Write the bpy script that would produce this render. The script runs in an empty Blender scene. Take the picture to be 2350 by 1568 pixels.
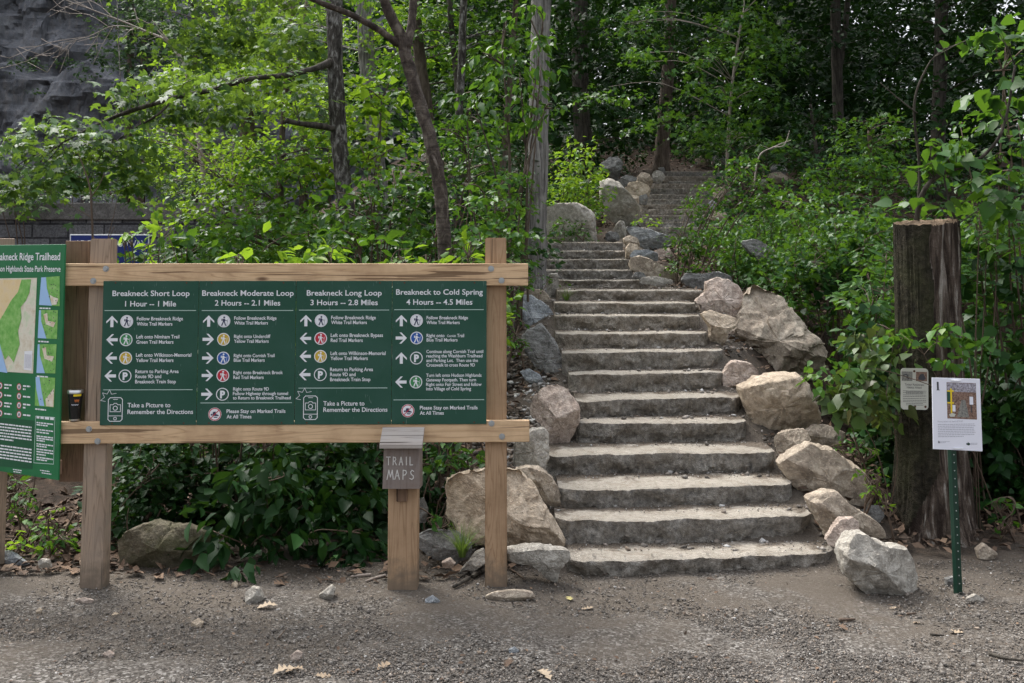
import bpy, math, random
import numpy as np
from math import radians, sin, cos, tan, pi, sqrt, atan2
from mathutils import Vector, noise
SC = bpy.context.scene
COL = SC.collection
RNG = random.Random(7)
NR = np.random.default_rng(11)

# ---------------------------------------------------------------- camera
F = 2285.0; PITCH = radians(3.7); HOR = 605.0; H = 2.07
CY = HOR - F * tan(PITCH)
cp, sp = cos(PITCH), sin(PITCH)
def ray(x, y):
    u = (x - 1175) / F; v = (CY - y) / F
    return u, cp - sp * v, sp + cp * v
def P(x, y, Y):
    u, fy, fz = ray(x, y); s = Y / fy
    return Vector((u * s, Y, H + fz * s))
def G(x, y, z=0.0):
    u, fy, fz = ray(x, y); s = (z - H) / fz
    return Vector((u * s, fy * s, z))
def px(Y):                      # metres per photo unit at distance Y
    return Y / F
cam = bpy.data.cameras.new('camera'); camo = bpy.data.objects.new('camera', cam); COL.objects.link(camo)
camo.location = (0, 0, H); camo.rotation_euler = (pi / 2 + PITCH, 0, 0)
cam.lens = 35.0; cam.sensor_width = 36.0; cam.shift_y = (CY - 784.0) / 2350.0
cam.clip_start = 0.05; cam.clip_end = 600
SC.camera = camo

# ---------------------------------------------------------------- materials
def srgb(r, g, b):
    f = lambda c: (c / 255 / 12.92) if c / 255 <= .04045 else ((c / 255 + .055) / 1.055) ** 2.4
    return (f(r), f(g), f(b), 1)
class NT:
    def __init__(s, name):
        s.m = bpy.data.materials.new(name); s.m.use_nodes = True
        s.t = s.m.node_tree; s.b = s.t.nodes['Principled BSDF']; s.out = s.t.nodes['Material Output']
    def n(s, typ, **kw):
        nd = s.t.nodes.new(typ)
        for k, v in kw.items():
            if k in nd.inputs: nd.inputs[k].default_value = v
            else: setattr(nd, k, v)
        return nd
    def l(s, a, b): s.t.links.new(a, b)
    def coord(s, kind='Object', scale=(1, 1, 1)):
        tc = s.n('ShaderNodeTexCoord'); mp = s.n('ShaderNodeMapping')
        mp.inputs['Scale'].default_value = scale
        s.l(tc.outputs[kind], mp.inputs['Vector']); return mp.outputs['Vector']
    def noise(s, vec, scale, detail=6, rough=.6, dist=0):
        nd = s.n('ShaderNodeTexNoise'); nd.inputs['Scale'].default_value = scale
        nd.inputs['Detail'].default_value = detail; nd.inputs['Roughness'].default_value = rough
        nd.inputs['Distortion'].default_value = dist
        if vec is not None: s.l(vec, nd.inputs['Vector'])
        return nd.outputs['Fac']
    def ramp(s, fac, stops):
        nd = s.n('ShaderNodeValToRGB'); e = nd.color_ramp.elements
        while len(e) < len(stops): e.new(.5)
        for i, (p, c) in enumerate(stops):
            e[i].position = p; e[i].color = c if len(c) == 4 else (*c, 1)
        s.l(fac, nd.inputs['Fac']); return nd.outputs['Color']
    def mix(s, fac, a, b, mode='MIX'):
        nd = s.n('ShaderNodeMix', data_type='RGBA', blend_type=mode)
        for sock, v in ((nd.inputs[0], fac), (nd.inputs[6], a), (nd.inputs[7], b)):
            if hasattr(v, 'links') or isinstance(v, bpy.types.NodeSocket): s.l(v, sock)
            else: sock.default_value = v
        return nd.outputs[2]
    def math(s, op, a, b=0.0):
        nd = s.n('ShaderNodeMath', operation=op)
        for i, v in enumerate((a, b)):
            if isinstance(v, bpy.types.NodeSocket): s.l(v, nd.inputs[i])
            else: nd.inputs[i].default_value = v
        return nd.outputs[0]
    def bump(s, h, strength, dist):
        nd = s.n('ShaderNodeBump'); nd.inputs['Strength'].default_value = strength
        nd.inputs['Distance'].default_value = dist
        s.l(h, nd.inputs['Height']); s.l(nd.outputs[0], s.b.inputs['Normal'])
    def base(s, c, rough=.7, spec=.3):
        if isinstance(c, bpy.types.NodeSocket): s.l(c, s.b.inputs['Base Color'])
        else: s.b.inputs['Base Color'].default_value = c
        s.b.inputs['Roughness'].default_value = rough
        s.b.inputs['Specular IOR Level'].default_value = spec
        return s.m
    def attr(s, name):
        nd = s.n('ShaderNodeAttribute', attribute_name=name); return nd

def flat(name, c, rough=.5, metal=0, spec=.4):
    t = NT(name); t.base(c, rough, spec); t.b.inputs['Metallic'].default_value = metal
    t2 = t.noise(t.coord(), 30, 4); t.bump(t2, .06, .01); return t.m
def wood(name, axis, c1, c2, c3, grey=None):
    t = NT(name); sc = [9, 9, 9]; sc[axis] = .55
    tc = t.n('ShaderNodeTexCoord'); oi = t.n('ShaderNodeObjectInfo')
    ad = t.n('ShaderNodeVectorMath', operation='ADD'); sm = t.n('ShaderNodeVectorMath', operation='SCALE')
    t.l(oi.outputs['Random'], sm.inputs['Scale']); sm.inputs[0].default_value = (13, 7, 5)
    t.l(tc.outputs['Object'], ad.inputs[0]); t.l(sm.outputs[0], ad.inputs[1])
    mp = t.n('ShaderNodeMapping'); mp.inputs['Scale'].default_value = sc; t.l(ad.outputs[0], mp.inputs['Vector'])
    v = mp.outputs['Vector']
    rings = t.noise(v, 1.1, 3, .5, .8)
    w = t.math('FRACT', t.math('MULTIPLY', rings, 11))
    sc2 = [160, 160, 160]; sc2[axis] = 3.5
    mp2 = t.n('ShaderNodeMapping'); mp2.inputs['Scale'].default_value = sc2; t.l(ad.outputs[0], mp2.inputs['Vector'])
    fib = t.noise(mp2.outputs['Vector'], 1, 3, .6)
    c = t.ramp(w, [(0, c2), (.35, c1), (.8, c1), (1, c3)])
    c = t.mix(t.math('MULTIPLY', fib, .5), c, c2)
    blot = t.noise(tc.outputs['Object'], 3.0, 5, .65)
    c = t.mix(t.ramp(blot, [(.45, (0, 0, 0)), (.7, (.75, .75, .75))]), c, grey or c3)
    kn = t.n('ShaderNodeTexVoronoi'); kn.inputs['Scale'].default_value = 1.0
    sc3 = [4.5, 4.5, 4.5]; sc3[axis] = 1.6
    mp3 = t.n('ShaderNodeMapping'); mp3.inputs['Scale'].default_value = sc3; t.l(ad.outputs[0], mp3.inputs['Vector']); t.l(mp3.outputs[0], kn.inputs['Vector'])
    c = t.mix(t.ramp(kn.outputs['Distance'], [(.0, (1, 1, 1)), (.045, (.9, .9, .9)), (.09, (0, 0, 0))]), c, (c3[0] * .35, c3[1] * .3, c3[2] * .3, 1))
    # drying checks: thin dark cracks along the grain
    sc4 = [30, 30, 30]; sc4[axis] = .8
    mp4 = t.n('ShaderNodeMapping'); mp4.inputs['Scale'].default_value = sc4; t.l(ad.outputs[0], mp4.inputs['Vector'])
    ck = t.noise(mp4.outputs['Vector'], 1, 2, .5, .4)
    ckm = t.ramp(ck, [(.655, (0, 0, 0)), (.67, (1, 1, 1))])
    c = t.mix(t.math('MULTIPLY', ckm, .75), c, (c3[0] * .25, c3[1] * .22, c3[2] * .2, 1))
    if axis == 2:      # mud splashed up the foot of a post
        sz_ = t.n('ShaderNodeSeparateXYZ'); t.l(tc.outputs['Object'], sz_.inputs[0])
        mud = t.math('ADD', sz_.outputs['Z'], t.math('MULTIPLY', t.math('SUBTRACT', t.noise(tc.outputs['Object'], 14, 5, .65), .5), .5))
        c = t.mix(t.ramp(mud, [(.04, (.75, .75, .75)), (.22, (0, 0, 0))]), c, (.13, .105, .08, 1))
    t.bump(t.math('ADD', t.math('MULTIPLY', fib, .5), t.math('MULTIPLY', w, .25)), .35, .004)
    return t.base(c, .72, .25)
TAN = [(.66, .465, .285), (.52, .35, .20), (.37, .235, .135)]
TAN = [(*c, 1) for c in TAN]
M = {}
M['wood_h'] = wood('pine_rail_wood', 0, TAN[0], TAN[1], TAN[2])
M['wood_v'] = wood('pine_post_wood', 2, (.42, .28, .17, 1), (.32, .205, .12, 1), (.24, .15, .085, 1))
M['wood_grey'] = wood('weathered_post_wood', 2, (.36, .27, .20, 1), (.27, .20, .145, 1), (.20, .145, .10, 1), (.24, .2, .165, 1))
M['wood_brown'] = wood('brown_board_wood', 2, (.23, .145, .095, 1), (.16, .10, .065, 1), (.11, .07, .045, 1))
M['wood_box'] = wood('silver_box_wood', 2, (.21, .165, .14, 1), (.15, .115, .10, 1), (.12, .085, .07, 1), (.25, .225, .21, 1))
M['wood_roof'] = wood('silver_roof_wood', 0, (.40, .36, .32, 1), (.26, .22, .2, 1), (.16, .13, .11, 1), (.36, .34, .32, 1))
def sign_green(name, c):
    t = NT(name); v = t.coord(); nz = t.noise(v, 2.5, 6, .6)
    c2 = t.mix(t.ramp(nz, [(.38, (0, 0, 0)), (.75, (1, 1, 1))]), c, (c[0] * 1.6 + .008, c[1] * 1.25 + .004, c[2] * 1.4 + .006, 1))
    mp = t.coord('Object', (60, 60, 7)); sc = t.noise(mp, 1, 2, .5, 2)
    c2 = t.mix(t.ramp(sc, [(.71, (0, 0, 0)), (.74, (.3, .3, .3))]), c2, (.3, .35, .33, 1))
    t.bump(nz, .05, .01); return t.base(c2, .42, .35)
M['green'] = sign_green('green_sign_enamel', (.012, .064, .040, 1))
M['green2'] = sign_green('bright_green_enamel', (.006, .125, .040, 1))
M['white'] = flat('white_print', (.72, .73, .76, 1), .5)
M['rule'] = flat('pale_green_rule', (.42, .55, .5, 1), .5)
M['navy'] = flat('navy_print', (.02, .025, .07, 1), .5)
M['red'] = flat('red_print', (.45, .02, .04, 1), .5)
M['yellow'] = flat('yellow_print', (.52, .36, .035, 1), .5)
M['blue'] = flat('blue_print', (.015, .085, .34, 1), .5)
M['lgreen'] = flat('green_marker_print', (.04, .22, .075, 1), .5)
M['dkpanel'] = flat('dark_green_print', (.004, .075, .03, 1), .5)
M['steel'] = flat('galvanised_steel', (.42, .44, .45, 1), .45, .8)
M['rust'] = flat('rusty_screw', (.10, .05, .03, 1), .7, .3)
M['black'] = flat('black_enamel', (.008, .008, .009, 1), .25)
M['chrome'] = flat('brushed_steel', (.6, .6, .6, 1), .3, 1)
M['orange'] = flat('orange_print', (.45, .12, .03, 1), .5)
M['yellowband'] = flat('yellow_label', (.75, .55, .02, 1), .5)
M['roadblue'] = flat('blue_road_sign_sheeting', (.008, .022, .16, 1), .35)
M['postgreen'] = flat('green_painted_steel', (.006, .032, .02, 1), .4)
M['plaque'] = flat('cream_plaque', (.50, .50, .44, 1), .45)
M['paper'] = flat('white_laminated_paper', (.74, .745, .82, 1), .35)
M['greyprint'] = flat('grey_print', (.42, .42, .48, 1), .5)
M['ink'] = flat('black_print', (.05, .05, .06, 1), .5)
M['chalk'] = flat('scratched_lettering', (.62, .60, .57, 1), .8)
M['mappark'] = None
def mottled(name, cols, scale, rough=.55):
    t = NT(name); nz = t.noise(t.coord(), scale, 5, .65)
    st = [(.3 + .4 * i / (len(cols) - 1), c) for i, c in enumerate(cols)]
    return t.base(t.ramp(nz, st), rough, .3)
M['mappark'] = mottled('map_park_print', [(.10, .30, .05), (.17, .40, .09), (.28, .48, .16)], 30)
M['maptown'] = mottled('map_town_print', [(.55, .36, .24), (.62, .56, .44), (.70, .68, .60)], 22)
M['mapland'] = mottled('map_land_print', [(.50, .42, .28), (.64, .60, .50), (.45, .55, .35)], 12)
M['maptan'] = mottled('map_hill_print', [(.60, .44, .22), (.66, .52, .30), (.62, .50, .34)], 15)
M['river'] = flat('map_river_print', (.30, .47, .72, 1), .5)
M['photo_sky'] = mottled('photo_woods_print', [(.05, .035, .035), (.30, .28, .32), (.5, .5, .56)], 90)
M['photo_ground'] = mottled('photo_leaves_print', [(.05, .035, .025), (.20, .12, .09), (.34, .24, .19)], 110)
M['photo_grey'] = mottled('photo_rock_print', [(.08, .08, .08), (.2, .2, .18), (.3, .28, .25)], 90)

def rockmat(name, c1, c2, c3, vein=.0, moss=0.0, fine=1.0):
    t = NT(name); v = t.coord()
    a = t.noise(v, 3.2, 8, .65, .4); b = t.noise(v, 17, 8, .7); d = t.noise(v, 70, 5, .65)
    c = t.ramp(a, [(.30, c1), (.52, c2), (.72, c3)])
    c = t.mix(t.ramp(b, [(.38, (.65, .65, .65)), (.60, (0, 0, 0))]), c, (c1[0] * .5, c1[1] * .5, c1[2] * .5, 1))
    c = t.mix(t.ramp(d, [(.56, (0, 0, 0)), (.72, (.5, .5, .5))]), c, (min(1, c3[0] * 1.4), min(1, c3[1] * 1.4), min(1, c3[2] * 1.4), 1))
    if vein:
        mp = t.coord('Object', (4, 4, 16)); s = t.noise(mp, 1.6, 6, .6, 1.4)
        c = t.mix(t.math('MULTIPLY', t.ramp(s, [(.5, (0, 0, 0)), (.62, (1, 1, 1))]), vein), c, (.52, .53, .52, 1))
    if moss:
        mz = t.noise(v, 5, 7, .7)
        c = t.mix(t.math('MULTIPLY', t.ramp(mz, [(.45, (0, 0, 0)), (.6, (1, 1, 1))]), moss), c, (.055, .055, .022, 1))
    h = t.math('ADD', t.math('MULTIPLY', b, .7), t.math('MULTIPLY', d, .3))
    vo = t.n('ShaderNodeTexVoronoi', feature='DISTANCE_TO_EDGE'); vo.inputs['Scale'].default_value = 3.5
    dv = t.n('ShaderNodeVectorMath', operation='ADD')
    nn = t.n('ShaderNodeTexNoise'); nn.inputs['Scale'].default_value = 4; t.l(v, nn.inputs['Vector'])
    t.l(v, dv.inputs[0]); t.l(nn.outputs['Color'], dv.inputs[1]); t.l(dv.outputs[0], vo.inputs['Vector'])
    crack = t.ramp(vo.outputs['Distance'], [(0, (0, 0, 0)), (.022, (1, 1, 1))])
    c = t.mix(t.math('MULTIPLY', t.math('SUBTRACT', 1.0, crack), .16), c, (.05, .042, .035, 1))
    h = t.math('ADD', h, t.math('MULTIPLY', crack, .08))
    t.bump(h, .75 * fine, .035)
    return t.base(c, .85, .2)
M['rk_tan'] = rockmat('tan_gneiss', (.30, .24, .185), (.47, .395, .31), (.62, .55, .455))
M['rk_pink'] = rockmat('pinkish_granite', (.33, .25, .205), (.51, .42, .355), (.66, .57, .50))
M['rk_gold'] = rockmat('golden_gneiss', (.37, .29, .21), (.54, .445, .34), (.67, .58, .47))
M['rk_grey'] = rockmat('grey_granite', (.29, .262, .222), (.43, .40, .35), (.56, .53, .475))
M['rk_blue'] = rockmat('blue_grey_gneiss', (.17, .185, .20), (.31, .33, .345), (.50, .52, .53), .45)
M['rk_dark'] = rockmat('dark_gneiss', (.115, .112, .105), (.21, .205, .195), (.33, .325, .305), .3)
M['rk_band'] = rockmat('banded_gneiss', (.15, .155, .16), (.26, .27, .27), (.38, .38, .37), .75)
M['rk_moss'] = rockmat('mossy_boulder_stone', (.10, .085, .06), (.16, .14, .10), (.22, .2, .15), 0, .7)
def stepmat():
    t = NT('rough_granite_step'); v = t.coord()
    a = t.noise(v, 5, 8, .65, .3); b = t.noise(v, 26, 7, .7); d = t.noise(v, 120, 4, .6)
    oi = t.n('ShaderNodeObjectInfo')
    face = t.ramp(b, [(.32, (.12, .108, .095)), (.50, (.34, .31, .27)), (.66, (.60, .56, .50))])
    face = t.mix(t.ramp(a, [(.42, (0, 0, 0)), (.66, (.55, .55, .55))]), face, (.25, .195, .135, 1))
    face = t.mix(.32, face, t.ramp(oi.outputs['Random'], [(.1, (.13, .15, .165)), (.4, (.20, .19, .17)), (.7, (.27, .21, .145)), (.9, (.11, .11, .105))]))
    dust = t.ramp(b, [(.25, (.32, .28, .23)), (.5, (.47, .42, .355)), (.8, (.60, .555, .49))])
    dust = t.mix(t.ramp(a, [(.50, (0, 0, 0)), (.68, (.7, .7, .7))]), dust, (.30, .25, .195, 1))
    at = t.attr('wear')
    c = t.mix(at.outputs['Fac'], face, dust)
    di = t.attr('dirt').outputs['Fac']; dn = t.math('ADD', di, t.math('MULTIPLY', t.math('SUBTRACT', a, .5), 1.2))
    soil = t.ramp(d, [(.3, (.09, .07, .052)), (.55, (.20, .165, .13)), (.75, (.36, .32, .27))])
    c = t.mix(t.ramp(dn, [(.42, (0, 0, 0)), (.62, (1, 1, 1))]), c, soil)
    mk = t.attr('mark')
    c = t.mix(t.math('MULTIPLY', mk.outputs['Fac'], .5), c, (.44, .39, .32, 1))
    t.bump(t.math('ADD', t.math('MULTIPLY', b, .9), t.math('MULTIPLY', d, .45)), 1.0, .045)
    return t.base(c, .88, .15)
M['step'] = stepmat()

def leafmat(name, dark, mid, light, yellow, trans=.38, gloss=.4, rough=.42, trc=(.30, .46, .035)):
    t = NT(name); at = t.attr('tint').outputs['Fac']
    c = t.ramp(at, [(0, dark), (.5, mid), (.9, light), (1, yellow)])
    t.base(c, rough, gloss)
    tr = t.n('ShaderNodeBsdfTranslucent')
    t.l(t.mix(.55, c, (*trc, 1), 'MIX'), tr.inputs['Color'])
    ms = t.n('ShaderNodeMixShader'); ms.inputs[0].default_value = trans
    t.l(t.b.outputs[0], ms.inputs[1]); t.l(tr.outputs[0], ms.inputs[2]); t.l(ms.outputs[0], t.out.inputs['Surface'])
    return t.m
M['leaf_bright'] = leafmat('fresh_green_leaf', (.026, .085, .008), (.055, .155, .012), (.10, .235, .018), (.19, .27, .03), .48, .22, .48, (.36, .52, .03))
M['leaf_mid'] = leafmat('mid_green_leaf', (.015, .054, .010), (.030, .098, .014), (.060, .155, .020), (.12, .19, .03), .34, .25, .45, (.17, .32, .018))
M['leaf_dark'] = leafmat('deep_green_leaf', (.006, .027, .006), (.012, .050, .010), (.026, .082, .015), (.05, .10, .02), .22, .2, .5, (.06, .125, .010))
M['leaf_shade'] = leafmat('painted_shade_leaf', (.004, .016, .004), (.008, .032, .007), (.017, .055, .011), (.03, .07, .014), .2, .15, .55, (.03, .07, .006))  # darker copy of the deep green leaf, forest shade put into its colour
M['leaf_gloss'] = leafmat('glossy_maple_leaf', (.022, .062, .022), (.040, .10, .030), (.07, .155, .042), (.12, .19, .05), .36, .25, .5)
M['leaf_wilt'] = leafmat('wilted_vine_leaf', (.05, .035, .015), (.05, .085, .025), (.075, .15, .035), (.16, .18, .06), .3, .3, .45, (.18, .28, .03))
M['leaf_far'] = leafmat('distant_leaf', (.02, .05, .022), (.035, .08, .03), (.055, .11, .04), (.08, .13, .05), .3, .2, .5, (.12, .20, .05))
def barkmat(name, c1, c2, c3, sx=22, sz=4, rings=0.0, depth=.03):
    t = NT(name); v = t.coord('Object', (sx, sx, sz)); a = t.noise(v, 1, 6, .65, .6)
    b = t.noise(t.coord(), 5, 6, .7)
    c = t.ramp(a, [(.34, c1), (.52, c2), (.72, c3)])
    c = t.mix(t.ramp(b, [(.55, (0, 0, 0)), (.7, (.6, .6, .6))]), c, c3 + (1,) if len(c3) == 3 else c3)
    h = a
    if rings:
        r = t.noise(t.coord('Object', (3, 3, 60)), 1, 3, .5)
        c = t.mix(t.math('MULTIPLY', t.ramp(r, [(.56, (0, 0, 0)), (.66, (1, 1, 1))]), rings), c, (c1[0] * .5, c1[1] * .5, c1[2] * .5, 1))
        h = t.math('ADD', a, t.math('MULTIPLY', r, .5))
    t.bump(h, .9, depth)
    return t.base(c, .85, .2)
M['bark_cherry'] = barkmat('dark_cherry_bark', (.024, .019, .016), (.062, .048, .040), (.17, .145, .12), 14, 9, .25, .02)
M['bark_grey'] = barkmat('rough_grey_bark', (.014, .012, .010), (.065, .058, .050), (.36, .35, .33), 24, 8)
M['bark_oak'] = barkmat('furrowed_grey_bark', (.055, .05, .046), (.20, .188, .175), (.36, .345, .325), 34, 2.2)
M['bark_dark'] = barkmat('dark_forest_bark', (.02, .017, .014), (.06, .052, .042), (.11, .098, .08), 18, 3)
M['bark_far'] = barkmat('pale_brown_bark', (.045, .033, .026), (.10, .077, .06), (.18, .145, .115), 14, 3)
M['twig'] = flat('brown_twig', (.085, .058, .04, 1), .8)
M['twig_pale'] = flat('bare_grey_twig', (.26, .22, .19, 1), .8)
M['drygrass'] = leafmat('green_grass_blade', (.06, .12, .025), (.10, .18, .035), (.16, .22, .05), (.3, .27, .12), .3)
def groundmat():
    t = NT('gravel_and_forest_soil'); v = t.coord('Object')
    geo = t.n('ShaderNodeNewGeometry')
    p = t.n('ShaderNodeVectorMath', operation='MULTIPLY'); p.inputs[1].default_value = (1, 1, .3); t.l(geo.outputs['Position'], p.inputs[0]); v = p.outputs[0]
    vo = t.n('ShaderNodeTexVoronoi'); vo.inputs['Scale'].default_value = 75; t.l(v, vo.inputs['Vector'])
    hs = t.n('ShaderNodeSeparateColor'); t.l(vo.outputs['Color'], hs.inputs[0])
    big = t.noise(v, 1.1, 7, .68, .6); mid = t.noise(v, 9, 6, .7); fine = t.noise(v, 160, 4, .7)
    grav = t.ramp(hs.outputs[0], [(0, (.04, .035, .031)), (.45, (.085, .076, .067)), (.8, (.145, .132, .118)), (1, (.26, .245, .225))])
    soil = t.ramp(fine, [(.3, (.05, .041, .033)), (.55, (.105, .088, .071)), (.8, (.19, .163, .135))])
    sy = t.n('ShaderNodeSeparateXYZ'); t.l(geo.outputs['Position'], sy.inputs[0]); band = t.math('MULTIPLY', t.math('SUBTRACT', sy.outputs['Y'], 5.75), .11)
    lot = t.mix(t.ramp(t.math('ADD', band, t.math('ADD', t.math('MULTIPLY', big, .7), t.math('MULTIPLY', mid, .3))), [(.43, (0, 0, 0)), (.58, (.85, .85, .85))]), grav, soil)
    lit = t.ramp(mid, [(.3, (.012, .009, .007)), (.5, (.032, .022, .016)), (.7, (.08, .052, .036))])
    w = t.attr('forest')
    c = t.mix(w.outputs['Fac'], lot, lit)
    t.bump(t.math('ADD', t.math('MULTIPLY', vo.outputs['Distance'], .5), t.math('MULTIPLY', fine, .4)), .8, .012)
    return t.base(c, .95, .1)
M['ground'] = groundmat()
def tintmat(name, stops, rough=.85):
    t = NT(name); at = t.attr('tint').outputs['Fac']
    c = t.ramp(at, stops); nz = t.noise(t.coord(), 60, 4, .6)
    c = t.mix(t.math('MULTIPLY', nz, .4), c, (.12, .105, .09, 1)); t.bump(nz, .4, .01)
    return t.base(c, rough, .2)
M['pebble'] = tintmat('crushed_stone', [(0, (.05, .045, .04)), (.35, (.125, .112, .10)), (.62, (.20, .183, .165)), (.8, (.25, .195, .15)), (.92, (.34, .32, .30)), (1, (.60, .59, .57))])
M['deadleaf'] = tintmat('dry_fallen_leaf', [(0, (.035, .022, .015)), (.5, (.10, .06, .038)), (.85, (.20, .128, .082)), (1, (.36, .27, .19))])
M['tanleaf'] = tintmat('bleached_oak_leaf', [(0, (.22, .15, .095)), (.5, (.33, .25, .17)), (1, (.46, .37, .27))])
M['yellowleaf'] = tintmat('pale_yellow_leaf', [(0, (.42, .36, .14)), (1, (.5, .45, .2))])

# ---------------------------------------------------------------- objects
def props(o, label=None, cat=None, group=None, kind=None):
    if label: o['label'] = label
    if cat: o['category'] = cat
    if group: o['group'] = group
    if kind: o['kind'] = kind
    return o
def empty(name, loc, rz=0, label=None, cat=None, group=None):
    o = bpy.data.objects.new(name, None); COL.objects.link(o); o.empty_display_size = .1
    o.location = loc; o.rotation_euler = (0, 0, rz); return props(o, label, cat, group)
def mobj(name, verts, faces, mat, parent=None, smooth=False, loc=None, sharp=None, tint=None):
    me = bpy.data.meshes.new(name); me.from_pydata([tuple(v) for v in verts], [], faces); me.update()
    o = bpy.data.objects.new(name, me); COL.objects.link(o)
    for m in (mat if isinstance(mat, (list, tuple)) else [mat]): me.materials.append(m)
    if smooth:
        me.polygons.foreach_set('use_smooth', [True] * len(me.polygons))
        if sharp: me.set_sharp_from_angle(angle=radians(sharp))
    if tint is not None:
        a = me.attributes.new('tint', 'FLOAT', 'POINT'); a.data.foreach_set('value', np.asarray(tint, np.float32))
    if parent: o.parent = parent
    if loc is not None: o.location = loc
    return o
class MB:
    def __init__(s): s.v = []; s.f = []
    def add(s, v, f):
        b = len(s.v); s.v += [Vector(q) for q in v]; s.f += [tuple(i + b for i in q) for q in f]; return s
    def box(s, x0, x1, y0, y1, z0, z1, bev=0.0):
        if bev <= 0:
            v = [(x, y, z) for z in (z0, z1) for y in (y0, y1) for x in (x0, x1)]
            return s.add(v, [(0, 2, 3, 1), (4, 5, 7, 6), (0, 1, 5, 4), (2, 6, 7, 3), (0, 4, 6, 2), (1, 3, 7, 5)])
        import bmesh
        bm = bmesh.new(); bmesh.ops.create_cube(bm, size=1)
        for q in bm.verts: q.co = Vector(((x0 + x1) / 2 + q.co.x * (x1 - x0), (y0 + y1) / 2 + q.co.y * (y1 - y0), (z0 + z1) / 2 + q.co.z * (z1 - z0)))
        bmesh.ops.bevel(bm, geom=bm.edges[:], offset=bev, segments=2, affect='EDGES', profile=.5)
        bm.verts.ensure_lookup_table(); bm.verts.index_update()
        s.add([q.co for q in bm.verts], [[q.index for q in f.verts] for f in bm.faces]); bm.free(); return s
    def poly(s, pts, y=0.0):           # flat polygon in the local x-z plane facing -y
        n = len(pts); a = sum(pts[i][0] * pts[(i + 1) % n][1] - pts[(i + 1) % n][0] * pts[i][1] for i in range(n))
        if a < 0: pts = pts[::-1]
        return s.add([(p[0], y, p[1]) for p in pts], [tuple(range(n))])
    def disc(s, cx, cz, r, y=0.0, n=28): return s.poly([(cx + r * cos(2 * pi * i / n), cz + r * sin(2 * pi * i / n)) for i in range(n)], y)
    def ring(s, cx, cz, r0, r1, y=0.0, n=28):
        v = []; f = []
        for i in range(n):
            a = 2 * pi * i / n; v += [(cx + r0 * cos(a), y, cz + r0 * sin(a)), (cx + r1 * cos(a), y, cz + r1 * sin(a))]
            j = (i + 1) % n; f.append((2 * i, 2 * i + 1, 2 * j + 1, 2 * j))
        return s.add(v, f)
    def line(s, pts, w, y=0.0, closed=False):     # polyline of flat strokes
        q = list(pts) + ([pts[0]] if closed else [])
        for (x0, z0), (x1, z1) in zip(q, q[1:]):
            dx, dz = x1 - x0, z1 - z0; L = sqrt(dx * dx + dz * dz) or 1e-6; ex, ez = dx / L * w * .4, dz / L * w * .4; nx, nz = -dz / L * w / 2, dx / L * w / 2
            s.poly([(x0 - ex + nx, z0 - ez + nz), (x0 - ex - nx, z0 - ez - nz), (x1 + ex - nx, z1 + ez - nz), (x1 + ex + nx, z1 + ez + nz)], y)
            y -= 1e-5
        return s
    def tube(s, pts, rad, n=8, jit=0.0, seed=0, cap=True):
        r = random.Random(seed); pts = [Vector(p) for p in pts]; rings = []; up = Vector((0.31, .2, .93)).normalized()
        for i, p in enumerate(pts):
            d = (pts[min(i + 1, len(pts) - 1)] - pts[max(i - 1, 0)]).normalized()
            a = d.cross(Vector((0, 1, 0)) if abs(d.y) < .9 else Vector((1, 0, 0))).normalized(); b = d.cross(a)
            rr = rad[i] if isinstance(rad, (list, tuple)) else rad
            rings.append([p + (a * cos(2 * pi * k / n) + b * sin(2 * pi * k / n)) * rr * (1 + r.uniform(-jit, jit)) for k in range(n)])
        v = [q for R in rings for q in R]; f = []
        for i in range(len(rings) - 1):
            for k in range(n):
                k2 = (k + 1) % n; f.append((i * n + k, i * n + k2, (i + 1) * n + k2, (i + 1) * n + k))
        if cap: f.append(tuple(range(n))[::-1]); f.append(tuple((len(rings) - 1) * n + k for k in range(n)))
        return s.add(v, f)
    def lathe(s, prof, n=24, c=(0, 0, 0)):
        v = [(c[0] + r * cos(2 * pi * k / n), c[1] + r * sin(2 * pi * k / n), c[2] + z) for r, z in prof for k in range(n)]; f = []
        for i in range(len(prof) - 1):
            for k in range(n):
                k2 = (k + 1) % n; f.append((i * n + k, i * n + k2, (i + 1) * n + k2, (i + 1) * n + k))
        return s.add(v, f)
    def build(s, name, mat, parent=None, smooth=False, loc=None, sharp=None):
        return mobj(name, s.v, s.f, mat, parent, smooth, loc, sharp)

def smoothpath(pts, sub=5):
    pts = [Vector(p) for p in pts]; out = []
    for i in range(len(pts) - 1):
        p0, p1, p2, p3 = pts[max(i - 1, 0)], pts[i], pts[i + 1], pts[min(i + 2, len(pts) - 1)]
        for k in range(sub):
            t = k / sub; out.append(.5 * ((2 * p1) + (p2 - p0) * t + (2 * p0 - 5 * p1 + 4 * p2 - p3) * t * t + (3 * p1 - p0 - 3 * p2 + p3) * t ** 3))
    return out + [pts[-1]]

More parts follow.
